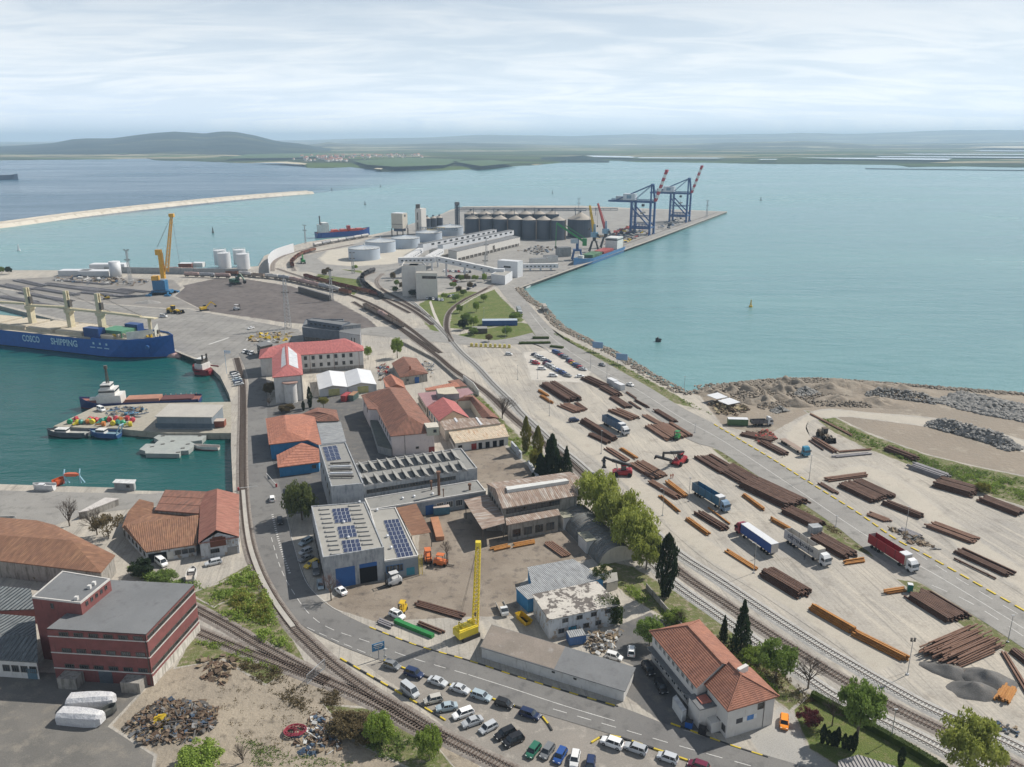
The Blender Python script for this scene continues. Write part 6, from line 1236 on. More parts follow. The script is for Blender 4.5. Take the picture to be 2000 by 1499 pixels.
def small_truck(label, uv, dr, cabc, bedc):
 p = P(*uv); q = P(uv[0]+dr[0], uv[1]+dr[1]); o = local(thing('pickup_lorry', label, 'lorry', up(p, .1), math.atan2(q.y-p.y, q.x-p.x)))
 g = G(); loft(g, [(1.0, .4, 2.1, .95, .88), (1.9, .4, 2.1, .96, .88), (2.5, .4, 1.5, .96, .9), (2.8, .45, 1.1, .9, .85)]); g.obj('cab', paint('pick_cab', cabc), o); g = G(); g.add([(1.95, -.85, 2.08), (1.95, .85, 2.08), (2.55, .87, 1.48), (2.55, -.87, 1.48)], [(0, 1, 2, 3)]); g.obj('windscreen', glassmat(), o)
 g = G(); g.box((-.9, 0, .85), (3.6, 2.0, .15)); g.obj('bed', paint('pick_bed', bedc), o)
 for s in (-1, 1): g = G(); g.box((-.9, s*1.0, 1.1), (3.6, .06, .45)); g.obj('side_board', paint('pick_side', (.55, .54, .5)), o)
 for x in (-1.7, 1.8):
  for s in (-1, 1): g = G(); wheel(g, x, s*.85, .38, .25); g.obj('wheel', tyre_m, o)
small_truck('white flatbed pickup in the crane yard', (981, 1195), (10, 20), (.65, .66, .66), (.33, .27, .2))
# ---- plant machines
yel = paint('plant_yellow', (.62, .40, .02), c3=(.2, .13, .05)); redp = paint('stacker_red', (.33, .02, .025)); blk = paint('plant_black', (.03, .03, .033)); orgp = paint('plant_orange', (.62, .17, .05)); grn = paint('plant_green', (.03, .22, .06))
def reach_stacker(label, uv, tip, hz):
 p = P(*uv); t = P(*tip, hz); d = t-p; d.z = 0; rz = math.atan2(d.y, d.x); Lb = d.length; o = local(thing('reach_stacker', label, 'reach stacker', p, rz))
 g = G(); loft(g, [(-3.6, .7, 2.2, 1.5, 1.3), (-3.0, .6, 2.5, 1.7, 1.4), (0, .6, 2.0, 1.7, 1.5), (2.6, .6, 1.6, 1.7, 1.5), (3.2, .8, 1.4, 1.6, 1.4)]); g.obj('chassis', redp, o)
 g = G(); g.box((-.6, 0, 2.9), (1.8, 1.6, 1.7)); g.obj('cab', glassmat(), o); g = G(); g.box((-.6, 0, 3.8), (2.0, 1.8, .15)); g.obj('cab_roof', redp, o)
 for x, r_ in ((-2.7, .75), (2.1, .85)):
  for s in (-1, 1): g = G(); wheel(g, x, s*1.7, r_, .8); g.obj('wheel', tyre_m, o)
 g = G(); g.bar((-2.9, 0, 3.6), (Lb*.55, 0, 3.6+(hz-3.6)*.62), .9, 1.0); g.bar((Lb*.5, 0, 3.6+(hz-3.6)*.57), (Lb, 0, hz), .65, .75); g.obj('boom', blk, o)
 for s in (-1, 1): g = G(); g.tube((1.4, s*.7, 1.8), (Lb*.35, s*.4, 3.6+(hz-3.6)*.36), .14, 8); g.obj('lift_cylinder', rim_m, o)
 g = G(); g.bar((Lb, 0, hz), (Lb, 0, hz-1.6), .6); g.box((Lb, 0, hz-2.0), (1.0, 6.2, .7))
 for s in (-1, 1): g.box((Lb, s*3.0, hz-2.6), (1.6, .3, .6))
 g.obj('spreader', blk, o)
reach_stacker('red reach stacker with black boom nearer the rails', (1214, 928), (1180, 893), 6.5); reach_stacker('red reach stacker with raised black boom nearer the road', (1326, 906), (1296, 885), 8.0)
def forklift(label, uv, dr, m, cab=True, s_=1.0, name='forklift'):
 p = P(*uv); q = P(uv[0]+dr[0], uv[1]+dr[1]); o = local(thing(name, label, 'forklift', p, math.atan2(q.y-p.y, q.x-p.x))); o.scale = (s_,)*3
 g = G(); loft(g, [(-1.5, .35, 1.15, .6, .55), (-1.2, .3, 1.4, .68, .6), (.2, .3, 1.2, .68, .6), (1.1, .3, 1.0, .65, .6)]); g.obj('body', m, o)
 g = G()
 for x in (-.9, .6):
  for s in (-1, 1): g.bar((x, s*.55, 1.1), (x*.8, s*.5, 2.3), .09)
 g.obj('guard', blk, o); g = G(); g.box((-.15, 0, 2.33), (1.5, 1.15, .1)); g.obj('guard_roof', m if cab else blk, o)
 g = G();
 for s in (-1, 1): g.bar((1.25, s*.4, .1), (1.25, s*.4, 2.6), .13)
 for z in (.5, 1.5, 2.5): g.bar((1.25, -.4, z), (1.25, .4, z), .1)
 g.obj('mast', blk, o)
 for s in (-1, 1): g = G(); g.box((1.9, s*.3, .12), (1.3, .13, .06)); g.obj('fork', blk, o)
 for x in (-1.05, .85):
  for s in (-1, 1): g = G(); wheel(g, x, s*.6, .34, .28); g.obj('wheel', tyre_m, o)
forklift('white forklift in front of the open workshop doorway', (768, 1142), (-20, 6), paint('fork_white', (.6, .6, .6)), s_=1.5); forklift('small yellow forklift beside the white off-roader', (786, 1196), (-6, 10), yel, s_=1.2)
forklift('orange forklift with red cab beside the brown canopy', (836, 1096), (4, 20), orgp, s_=1.5); forklift('orange telescopic loader beside the yellow skip', (862, 1104), (16, 2), orgp, s_=1.4, name='telescopic_loader')
forklift('green tractor beside the broad rusty beam stack', (1322, 858), (-8, 8), grn, s_=1.4, name='tractor')
def loader(label, uv, dr, m, s_=1.0):
 p = P(*uv); q = P(uv[0]+dr[0], uv[1]+dr[1]); o = local(thing('wheel_loader', label, 'loader', p, math.atan2(q.y-p.y, q.x-p.x))); o.scale = (s_,)*3
 g = G(); loft(g, [(-3.2, .8, 2.0, 1.0, .9), (-2.8, .7, 2.3, 1.1, .9), (-1, .7, 2.1, 1.1, .95), (-.4, .7, 1.7, 1.0, .9)]); g.obj('engine_body', m, o); g = G(); g.box((-.3, 0, 2.6), (1.5, 1.4, 1.6)); g.obj('cab', glassmat(), o); g = G(); g.box((-.3, 0, 3.45), (1.7, 1.6, .12)); g.obj('cab_roof', m, o)
 g = G(); g.box((1.4, 0, 1.2), (2.4, 1.0, .9)); g.obj('front_frame', m, o)
 for s in (-1, 1): g = G(); g.bar((1.0, s*.6, 1.7), (3.6, s*.6, .8), .3, .4); g.obj('arm', m, o)
 g = G(); g.add([(3.5, -1.5, .1), (3.5, 1.5, .1), (3.5, 1.5, 1.4), (3.5, -1.5, 1.4), (4.7, -1.5, .15), (4.7, 1.5, .15), (3.9, -1.5, 1.6), (3.9, 1.5, 1.6)], [(0, 1, 2, 3), (0, 4, 5, 1), (3, 2, 7, 6), (0, 3, 6, 4), (1, 5, 7, 2)]); g.obj('bucket', blk, o)
 for x in (-2.0, 1.5):
  for s in (-1, 1): g = G(); wheel(g, x, s*1.15, .8, .6); g.obj('wheel', tyre_m, o)
loader('dusty wheel loader with dark bucket on the landfill side', (1610, 857), (14, 10), paint('loader_brown', (.14, .10, .06)), 1.25); loader('yellow wheel loader at the edge of the coal yard', (340, 612), (14, 1), yel, 1.5)
def excavator(label, uv, dr, m, s_=1.0):
 p = P(*uv); q = P(uv[0]+dr[0], uv[1]+dr[1]); o = local(thing('excavator', label, 'excavator', p, math.atan2(q.y-p.y, q.x-p.x))); o.scale = (s_,)*3
 for s in (-1, 1): g = G(); g.box((0, s*1.1, .45), (4.2, .6, .9)); g.obj('track', blk, o)
 g = G(); g.box((-.6, 0, 1.6), (3.4, 2.5, 1.2)); g.obj('body', m, o); g = G(); g.box((.6, .75, 2.5), (1.4, 1.0, 1.5)); g.obj('cab', glassmat(), o)
 g = G(); g.bar((.8, -.3, 1.8), (4.2, -.3, 4.6), .5, .6); g.bar((4.2, -.3, 4.6), (6.6, -.3, 2.4), .4, .5); g.obj('boom', m, o); g = G(); g.box((6.6, -.3, 1.8), (.9, 1.0, 1.2), ry=.4); g.obj('bucket', blk, o)
excavator('yellow excavator on the coal yard edge', (399, 607), (14, -2), yel, 1.2); excavator('dark green material handler on the coal yard', (460, 556), (12, 2), paint('handler_green', (.02, .09, .05)), 2.0); excavator('small orange excavator beside the storage yard stacks', (208, 585), (-10, 1), yel, 1.0); excavator('green excavator by the curved quay sidings', (592, 515), (-6, -8), grn, 1.6)
forklift('small white tractor unit on the coal yard', (463, 606), (10, 0), paint('fork_white', (.6, .6, .6)), s_=1.6)
# ---- railway wagons
tankw = {}
def wagon_meshes():
 for nm, c in (('white', (.52, .50, .48)), ('pink', (.42, .30, .27)), ('grey', (.33, .34, .36)), ('dark', (.05, .05, .055))):
  g = G(); g.tube((-6.4, 0, 2.5), (6.4, 0, 2.5), 1.45, 18); g.tube((-6.9, 0, 2.5), (-6.4, 0, 2.5), .8, 18, 1.45); g.tube((6.4, 0, 2.5), (6.9, 0, 2.5), 1.45, 18, .8); g.tube((0, 0, 3.9), (0, 0, 4.3), .5, 10); g.box((0, 0, 3.98), (4.5, 1.2, .08)); tankw[nm] = g.mesh('tank', M('wagon_tank_'+nm, c, tuple(x*.8 for x in c), scale=.5, c3=(.14, .10, .085), s3=.7, lo3=.56, hi3=.75))
 for nm, c in (('brown', (.16, .06, .045)), ('rust', (.24, .12, .08)), ('black', (.04, .04, .042)), ('beige', (.36, .29, .24))):
  g = G(); g.box((0, -1.4, 2.2), (13, .1, 2.0)); g.box((0, 1.4, 2.2), (13, .1, 2.0)); g.box((-6.5, 0, 2.2), (.1, 2.8, 2.0)); g.box((6.5, 0, 2.2), (.1, 2.8, 2.0)); g.box((0, 0, 1.5), (12.9, 2.7, .3))
  for k in range(11):
   for s in (-1, 1): g.box((-6+k*1.2, s*1.48, 2.2), (.14, .1, 2.0))
  tankw[nm] = g.mesh('open_body', M('wagon_'+nm, c, tuple(x*.75 for x in c), scale=.5, c3=(.08, .05, .04), s3=.8))
 g = G(); g.box((0, 0, 1.05), (13.6, 2.2, .35)); tankw['frame'] = g.mesh('underframe', blk)
 g = G()
 for x in (-.9, .9):
  for s in (-1, 1): g.tube((x, s*.72-.06, .46), (x, s*.72+.06, .46), .46, 12)
 g.box((0, .85, .5), (2.6, .15, .3)); g.box((0, -.85, .5), (2.6, .15, .3)); tankw['bogie'] = g.mesh('bogie', blk)
wagon_meshes()
def train(pts, kinds, label, cat='wagon', gap=14.6, start=0.):
 path = catmull([P(u, v) for u, v in pts], 10)
 def at(s):
  for a, b_ in zip(path, path[1:]):
   L = (b_-a).length
   if s <= L: return a.lerp(b_, s/L), b_-a
   s -= L
  return path[-1], path[-1]-path[-2]
 tot = sum((b_-a).length for a, b_ in zip(path, path[1:])); n = 0; s = start+gap/2
 while s < tot and n < 20:
  k = kinds[n % len(kinds)]; p, d = at(s); o = local(thing('tank_wagon' if k in ('white', 'pink', 'grey', 'dark') else 'open_wagon', label % (k, ords[min(n, 11)] if n < 12 else 'last but %d' % (n-11)), cat, up(p, .42), math.atan2(d.y, d.x), 'railway wagons'))
  link('tank' if k in ('white', 'pink', 'grey', 'dark') else 'open_body', tankw[k], o); link('underframe', tankw['frame'], o)
  for x in (-4.6, 4.6): link('bogie', tankw['bogie'], o, (x, 0, 0))
  s += gap; n += 1
train([(595, 543), (640, 556), (752, 583)], ['brown', 'brown', 'rust', 'brown'], '%s open wagon, %s from the shore in the long brown train')
train([(330, 531), (430, 536), (495, 542), (560, 549), (640, 567), (683, 577)], ['pink', 'pink', 'grey', 'white', 'rust', 'white', 'beige', 'white', 'grey', 'pink'], '%s wagon, %s from the shore in the tank train')
train([(360, 541), (462, 545)], ['pink', 'grey'], '%s tank wagon, %s in the short rake beside the coal yard')
train([(712, 602), (780, 639)], ['beige', 'beige', 'pink'], '%s wagon, %s in the short rake near the crossing')
train([(732, 532), (712, 540), (708, 552), (722, 568), (743, 582)], ['dark', 'black', 'black', 'black'], '%s wagon, %s in the dark curved rake')
train([(612, 483), (660, 474), (722, 463)], ['white', 'grey', 'white'], '%s tank wagon, %s on the quay by the red and blue tanker ship')
train([(572, 524), (571, 514), (588, 500), (612, 492)], ['brown', 'rust'], '%s open wagon, %s on the inner quay siding')
# ================================================================ ships
def hull(g, L, Bm, zd, bowz, stern=.85, zk=-1.5, n=16, bow=.22, flare=.8):
 """hull from stern x=0 to bow x=L; returns deck outline"""
 st = []
 for i in range(n+1):
  t = i/n; b_ = Bm/2
  if t > 1-bow: f = (t-(1-bow))/bow; w = b_*(1-f**2.2); ww = b_*(1-f**1.3)*flare+b_*(1-flare)*(1-f)
  elif t < .06: w = b_*(stern+(1-stern)*t/.06); ww = w*.8
  else: w = b_; ww = b_
  z = zd+(bowz-zd)*max(0, (t-(1-bow))/bow)**1.5; st.append((L*t, max(w, .05), max(ww, .03), z))
 vs = []
 for x, w, ww, z in st: vs += [(x, -ww*.7, zk), (x, -ww, .3), (x, -w, z), (x, w, z), (x, ww, .3), (x, ww*.7, zk)]
 k = 6; m0 = g.mi
 for i in range(n):
  pass
 o = len(g.v); g.v += vs
 for i in range(n):
  for j in range(5):
   g.f.append(tuple(o+q for q in (i*k+j, (i+1)*k+j, (i+1)*k+j+1, i*k+j+1))); g.m.append(1 if j in (0, 4) else (2 if j == 2 else 0))
 g.f.append(tuple(o+q for q in range(6))); g.m.append(0); return st
def ship(name, label, stern_uv, bow_uv, Bm, zd, bowz, cols, z=ZW, L=None, **kw):
 a, c = P(*stern_uv, z), P(*bow_uv, z); d = c-a; o = local(thing(name, label, kw.pop('cat', 'ship'), a, math.atan2(d.y, d.x))); Ln = L or d.length; g = G(); st = hull(g, Ln, Bm, zd, bowz, **kw)
 hc = paint('hull_'+name+'_%d' % int(cols[0][2]*100), cols[0], rough=.45, c3=tuple(x*.5 for x in cols[0]), lo3=.6, hi3=.8); g.obj('hull', [hc, M('boot_top_%d%d' % (int(cols[1][0]*100), int(cols[1][2]*100)), cols[1]), M('deck_%d%d' % (int(cols[2][0]*100), int(cols[2][1]*100)), cols[2], tuple(x*.7 for x in cols[2]), scale=.4)], o)
 g = G()
 for i in range(len(st)-1):
  for s in (-1, 1): g.bar((st[i][0], s*st[i][1], st[i][3]+.4), (st[i+1][0], s*st[i+1][1], st[i+1][3]+.4), .12, .8)
 g.obj('bulwark', hc, o); return o, Ln
def sbox(o, nm, c, d, m, rz=0): g = G(); g.box(c, d, rz); return g.obj(nm, m, o)
beige = paint('crane_beige', (.62, .55, .38), rough=.6, c3=(.42, .33, .2), lo3=.62, hi3=.8); hatchm = M('hatch_cover', (.52, .46, .36), (.45, .40, .32), scale=.3, c3=(.34, .28, .21), s3=.5)
# bulk carrier
a, c = P(0, 674, ZW), P(322, 711, ZW); d = (c-a).normalized(); nrm = Vector((-d.y, d.x, 0)); beam = 27.
bow_p = c+nrm*beam/2-d*5; L = 178.; st_p = bow_p-d*L; rz = math.atan2(d.y, d.x)
o = local(thing('bulk_carrier', 'big blue bulk carrier lettered COSCO SHIPPING with beige deck cranes', 'ship', st_p, rz)); g = G(); st = hull(g, L, beam, 9.2, 11.5, bow=.17, zk=-1.2)
cosco = paint('cosco_blue', (.015, .105, .38), rough=.5, c3=(.012, .07, .25), lo3=.6, hi3=.85); g.obj('hull', [cosco, paint('boot_red', (.13, .03, .035), rough=.7), paint('deck_beige', (.42, .38, .30), rough=.8)], o)
def loc_(u, v, z): q = P(u, v, z+ZW)-st_p; return q.dot(d), q.dot(nrm)
g = G()
for s in (-1, 1):
 for i in range(12, len(st)-1): g.bar((st[i][0], s*st[i][1], st[i][3]+.5), (st[i+1][0], s*st[i+1][1], st[i+1][3]+.5), .2, 1.0)
g.obj('bulwark', cosco, o)
for k in range(6):
 x = 14+k*22.5
 sbox(o, 'hatch_coaming', (x+9, 0, 9.9), (19.5, 19, 1.6), hatchm)
 for j in range(4): sbox(o, 'hatch_cover', (x+9-7.3+j*4.87, 0, 10.95), (4.6, 19.4, .5), hatchm)
for s in (-1, 1): sbox(o, 'deck_rail', (70, s*13.2, 10.2), (125, .15, .25), hatchm)
def deck_crane(x, jx, jz, hgt=26):
 g = G(); g.box((x, 0, 14.5), (3.0, 3.0, 11)); g.obj('crane_pedestal', beige, o); g = G(); g.tube((x, 0, 19.8), (x, 0, 21.6), 2.9, 14); g.obj('slew_ring', beige, o); g = G(); g.box((x-.4, -.8, 26.6), (2.2, .7, 11)); g.box((x-.4, .8, 26.6), (2.2, .7, 11)); g.box((x-.4, 0, 24.5), (1.8, 1.6, 5)); g.obj('crane_tower', beige, o)
 g = G(); g.box((x+1.4, 0, 25), (1.6, 1.8, 4)); g.obj('crane_cab', frame_d, o); g = G()
 for s in (-1, 1): g.bar((x+1.5, s*1.0, 21.8), (jx, s*.5, jz), .8, 1.1)
 for t in (.3, .6, .95): q = x+(jx-x)*t; zz = 21.8+(jz-21.8)*t; g.bar((q, -1, zz), (q, 1, zz), .5)
 g.obj('jib', beige, o); g = G()
 for s in (-.5, .5): g.tube((x, s, 31), (jx, s*.6, jz+.6), .07, 4)
 g.obj('cable', frame_d, o)
xs = [loc_(43, 640, 10)[0], loc_(112, 650, 10)[0], loc_(190, 652, 10)[0]]
deck_crane(xs[0], xs[0]+30, 22.5); deck_crane(xs[1], xs[1]+31, 21.5); deck_crane(xs[2], xs[2]+29, 21); deck_crane(xs[0]-32, xs[0]-3, 22.5)
bcon = paint('container_navy', (.015, .055, .20)); x0 = L-47
for (x, y, dd) in ((x0, -8.2, (11, 4.8, 5.2)), (x0+13, 7.5, (9, 4.8, 5.2))): sbox(o, 'deck_container', (x, y, 9.4+2.6), dd, bcon)
sbox(o, 'green_tarpaulin', (x0+9, 0, 11.2), (15, 11, 3.4), M('tarp_green', (.10, .26, .17), (.08, .2, .13), scale=.5)); g = G()
for (p_, q_) in (((L-21, -11.5), (L-13, -.5)), ((L-13, .5), (L-21, 11.5))): g.bar((p_[0], p_[1], 12.5), (q_[0], q_[1], 12.5), .3, 4.2)
g.obj('breakwater_plate', paint('pale_plate', (.55, .56, .52)), o); g = G(); g.tube((L-15, 0, 10), (L-15, 0, 21), 1.0, 8); g.bar((L-20, 0, 20.8), (L-10, 0, 20.8), 3.2, .5); g.obj('foremast', beige, o)
random.seed(3)
for k in range(26): x = random.uniform(L-34, L-5); sbox(o, 'winch', (x, random.uniform(-1, 1)*(9 if x < L-16 else 4), 10.8+random.random()*.6), (random.uniform(.5, 1.6), random.uniform(.5, 1.6), random.uniform(.8, 2)), random.choice([beige, frame_d, yel, hatchm]))
g = G(); g.tube((L-6, 0, -.2), (L+1.5, 0, .3), 2.1, 14); g.tube((L+1.5, 0, .3), (L+3.8, 0, .5), 2.1, 14, .6); g.obj('bulbous_bow', paint('bulb_pink', (.50, .32, .30), rough=.7), o, smooth=True)
for s in (-1, 1): g = G(); g.tube((L-10.5, s*8.0, 6.8), (L-9.8, s*9.6, 6.6), 1.1, 10); g.obj('anchor', paint('anchor_blue', (.03, .12, .33)), o)
xa, xb = loc_(28, 667, 5)[0], loc_(67, 669.5, 5)[0]; xc, xd = loc_(78, 675, 5)[0], loc_(133, 680, 5)[0]; lt = M('hull_lettering', (.42, .60, .70), fine=0)
lettering('COSCO', o, ((xa+xb)/2, -beam/2-.12, 5.6), 5.2, lt, width=(xb-xa)); lettering('SHIPPING', o, ((xc+xd)/2, -beam/2-.12, 5.6), 5.2, lt, width=(xd-xc))
# bow marks: three small characters and a line below, too small to read
for k in range(3): sbox(o, 'bow_mark', (L-43+k*4.6, -beam/2-.1, 7.2), (1.2, .1, 1.2), lt); sbox(o, 'bow_mark', (L-44+k*5, -beam/2-.1, 4.9), (3.4, .1, .5), lt)
# other vessels
o, Ln = ship('supply_vessel', 'blue supply vessel with white bridge and long rusty cargo deck', (392, 786), (158, 797), 9, 2.0, 4.4, ((.03, .05, .16), (.18, .04, .04), (.26, .11, .09)), bow=.2)
sw = paint('ship_white', (.68, .67, .64), c3=(.45, .3, .22), lo3=.64, hi3=.8); rustdeck = M('rust_deck', (.40, .20, .14), (.32, .17, .12), scale=.4)
sbox(o, 'deckhouse', (Ln*.74, 0, 4.0), (Ln*.20, 7.4, 4.0), sw); sbox(o, 'bridge', (Ln*.75, 0, 7.4), (Ln*.13, 6.6, 2.8), sw); sbox(o, 'wheelhouse', (Ln*.76, 0, 9.8), (Ln*.08, 5.2, 2.2), sw)
g = G(); g.box((Ln*.75, 0, 7.8), (Ln*.132, 6.7, .8)); g.box((Ln*.76, 0, 10.1), (Ln*.082, 5.3, .7)); g.obj('bridge_windows', glassmat(), o); g = G(); g.lattice((Ln*.75, 0, 10.8), (Ln*.75, 0, 18), 1.0, .5, n=5, r=.09); g.tube((Ln*.75, 0, 17.5), (Ln*.75, 0, 19), .8, 10); g.obj('mast', frame_d, o)
sbox(o, 'cargo_hatch', (Ln*.47, 0, 3.0), (Ln*.28, 6.4, 1.6), rustdeck); sbox(o, 'open_hold', (Ln*.19, 0, 2.6), (Ln*.26, 6.4, 1.0), M('hold', (.12, .05, .05))); sbox(o, 'lifeboat', (Ln*.86, 2, 4.6), (4, 1.5, 1.2), sw)
for k in range(14): sbox(o, 'rail_post', (Ln*(.05+k*.043), -4.2, 2.9), (.25, .2, 1.2), sw if k % 2 else rustdeck)
def boat(name, label, st_, bw, Bm, cols, cabin=None, zd=1.1, bowz=1.9, cat='boat', z=ZW, L=None, cabh=1.8, cabx=.6):
 o, Ln = ship(name, label, st_, bw, Bm, zd, bowz, cols, z=z, L=L, bow=.4, cat=cat, zk=-.6)
 if cabin: sbox(o, 'cabin', (Ln*cabx, 0, zd+cabh/2), (Ln*.28, Bm*.6, cabh), cabin); g = G(); g.box((Ln*cabx, 0, zd+cabh*.7), (Ln*.285, Bm*.61, cabh*.32)); g.obj('cabin_windows', glassmat(), o)
 return o, Ln
o, Ln = ship('harbour_tug', 'red and black harbour tug moored at the curved quay', (418, 731), (380, 727), 9.5, 2.4, 3.6, ((.22, .02, .03), (.02, .02, .022), (.22, .05, .05)), bow=.35, cat='tug')
sbox(o, 'deckhouse', (Ln*.55, 0, 3.9), (Ln*.4, 6.2, 3.0), sw); sbox(o, 'wheelhouse', (Ln*.55, 0, 6.5), (Ln*.26, 5.2, 2.6), frame_d); sbox(o, 'wheelhouse_roof', (Ln*.55, 0, 7.9), (Ln*.28, 5.4, .25), sw); g = G(); g.tube((Ln*.4, -1.6, 7), (Ln*.4, -1.6, 10), .5, 8); g.tube((Ln*.4, 1.6, 7), (Ln*.4, 1.6, 10), .5, 8); g.obj('funnel', frame_d, o)
g = G(); k = 18; pts_ = [(Ln*.5+Ln*.49*math.cos(2*math.pi*i/k), 4.7*math.sin(2*math.pi*i/k), 2.0) for i in range(k)]
for i in range(k): g.tube(pts_[i], pts_[(i+1) % k], .35, 6)
g.obj('fender', trim_m, o)
boat('motor_launch', 'grey and white motor launch moored left of the pier tip', (172, 853), (94, 851), 4.6, ((.10, .11, .13), (.02, .02, .02), (.45, .45, .42)), sw, 1.5, 2.4, cabx=.62)
o, Ln = boat('fishing_boat', 'blue fishing boat with white wheelhouse beside the pier buoys', (234, 855), (178, 852), 4.6, ((.03, .09, .24), (.02, .03, .06), (.20, .30, .36)), sw, 1.5, 2.4); g = G()
for s in (-1, 1): g.bar((.6, s*1.6, 1.5), (-1.6, s*1.3, 5.6), .35)
g.bar((-1.6, -1.3, 5.6), (-1.6, 1.3, 5.6), .35); g.obj('stern_gantry', paint('gantry_cyan', (.35, .55, .65)), o)
boat('open_boat', 'small white open boat with blue awning by the raft', (428, 879), (380, 877), 2.4, ((.62, .60, .57), (.3, .1, .1), (.40, .33, .28)), None, .8, 1.2)
boat('covered_boat', 'white tarpaulin covered boat on the near quay', (107, 955), (66, 954), 2.6, ((.62, .62, .62), (.5, .5, .5), (.6, .6, .6)), vinyl, .9, 1.2, z=.5, cabh=.8); boat('rescue_boat', 'orange rescue boat standing on the near quay', (106, 948), (126, 940), 2.4, ((.55, .10, .03), (.3, .05, .03), (.5, .14, .06)), None, .8, 1.1, z=.5)
boat('landed_boat', 'white boat on a trailer in the boathouse yard', (372, 1138), (378, 1118), 2.4, ((.60, .58, .55), (.2, .2, .2), (.45, .40, .35)), sw, .9, 1.3, z=.7, cabh=1.0)
boat('upturned_dinghy', 'old white dinghy behind the wall at the left edge', (-5, 1021), (33, 1020), 2.4, ((.5, .5, .48), (.4, .4, .38), (.15, .15, .14)), None, .7, .9, z=.4); boat('skiff', 'dark rubber skiff beside the wrapped white boat', (198, 1402), (228, 1385), 1.8, ((.08, .085, .08), (.05, .05, .05), (.12, .12, .11)), None, .6, .8, z=.4)
o, Ln = ship('tanker', 'blue and red coaster tanker at the far quay', (618, 465), (722, 458), 14, 5.5, 8.5, ((.02, .07, .28), (.35, .06, .05), (.50, .12, .07)), bow=.25)
sbox(o, 'superstructure', (Ln*.13, 0, 10.5), (Ln*.16, 12, 10), sw); sbox(o, 'bridge', (Ln*.15, 0, 16.5), (Ln*.1, 13, 2.6), sw); g = G(); g.tube((Ln*.08, 0, 15), (Ln*.08, 0, 26), .8, 8); g.obj('mast', frame_d, o)
for x in (.34, .5, .66, .8): sbox(o, 'tank_dome', (Ln*x, 0, 7), (Ln*.1, 9, 3.2), paint('tank_red', (.50, .08, .05)))
sbox(o, 'manifold', (Ln*.6, 0, 9.5), (Ln*.05, 5, 6), paint('manifold_red', (.42, .05, .04)))
o, Ln = ship('coaster', 'blue coaster with green hatches at the crane quay', (1210, 491), (1120, 524), 15, 5.0, 8.5, ((.05, .16, .34), (.05, .14, .22), (.16, .18, .19)), bow=.25)
sbox(o, 'superstructure', (Ln*.14, 0, 11), (Ln*.14, 13, 12), sw); g = G(); g.box((Ln*.14+Ln*.071, 0, 15), (.2, 11, 1.6)); g.box((Ln*.14, 0, 15), (Ln*.142, 13.1, 1.2)); g.obj('bridge_windows', glassmat(), o); sbox(o, 'lifeboat_ramp', (Ln*.03, 0, 9), (Ln*.05, 5, 5), paint('lifeboat_orange', (.55, .10, .04)))
sbox(o, 'red_hatch', (Ln*.38, 0, 6.4), (Ln*.22, 11, 2.4), paint('hatch_red', (.35, .06, .05))); sbox(o, 'green_hatch', (Ln*.63, 0, 6.6), (Ln*.2, 11, 2.8), M('hatch_green', (.10, .22, .12), (.05, .09, .06), scale=.3)); sbox(o, 'foredeck_house', (Ln*.86, 0, 8), (4, 5, 3), sw)
ship('distant_ship', 'distant dark cargo ship at the left edge of the sea', (-60, 352), (36, 351), 30, 12, 16, ((.05, .08, .13), (.05, .08, .13), (.2, .2, .2)))[0]
o, Ln = boat('patrol_boat', 'small dark boat with people off the shore rocks', (1291, 668), (1280, 667), 2.4, ((.04, .045, .05), (.02, .02, .02), (.1, .1, .1)), frame_d, .8, 1.2); boat('moored_dinghy', 'white motorboat moored at the quay corner', (1024, 565), (1037, 559), 3, ((.6, .6, .58), (.3, .3, .3), (.5, .5, .5)), sw, 1., 1.5, cabh=1.2)
# raft: cross-shaped concrete pontoon
rm = wallmat('pontoon', (.34, .36, .34), (.29, .31, .30), (.18, .18, .16)); rp = [(284, 886), (350, 887), (353, 881), (368, 880), (382, 868), (372, 863), (394, 860), (407, 847), (380, 847), (315, 846), (300, 855), (310, 860), (302, 867), (285, 867), (272, 878), (283, 881)]
c_ = P(340, 866, ZW); e = thing('raft', 'cross-shaped grey concrete raft floating in the basin', 'raft', c_); g = G(); g.prism([P(u, v, ZW+1.7) for u, v in rp], ZW-1, ZW+1.7); g.obj('float', rm, e)
for u, v in ((297, 873), (318, 868), (337, 862), (357, 876), (390, 852), (318, 852), (367, 868), (348, 884)): q = P(u, v, ZW+1.7); g = G(); g.box((q.x, q.y, ZW+1.75), (1.4, .9, .16), .3); g.obj('bollard_pocket', frame_d, e)
def buoy(label, uv, m, s_=1.):
 p = P(*uv, ZW); e = thing('buoy', label, 'buoy', p, group='buoys on the water'); g = G(); g.tube(up(p, -.3), up(p, 1.0*s_), 1.3*s_, 12, 1.2*s_); g.obj('float', m, e); g = G(); g.lattice(up(p, 1.0*s_), up(p, 4.4*s_), 1.0*s_, .3*s_, n=3, r=.1*s_, rl=.06*s_); g.box(up(p, 4.8*s_), (.6*s_, .6*s_, .8*s_)); g.obj('cage', m, e)
buoy('yellow buoy alone on the right-hand water', (1466, 600), yel, 1.0)
for lab, uv in (('small dark buoy off the tip of the breakwater', (648, 372)), ('small dark buoy beyond the terminal tower', (743, 366)), ('dark buoy off the container quay', (1486, 392)), ('dark buoy near the left shore', (416, 455)), ('small white marker off the left shore', (37, 490)), ('small dark marker beyond the round tanks', (713, 400)), ('small dark marker beyond the silos', (1079, 378))): buoy(lab, uv, frame_d if 'white' not in lab else vinyl, 1.3)
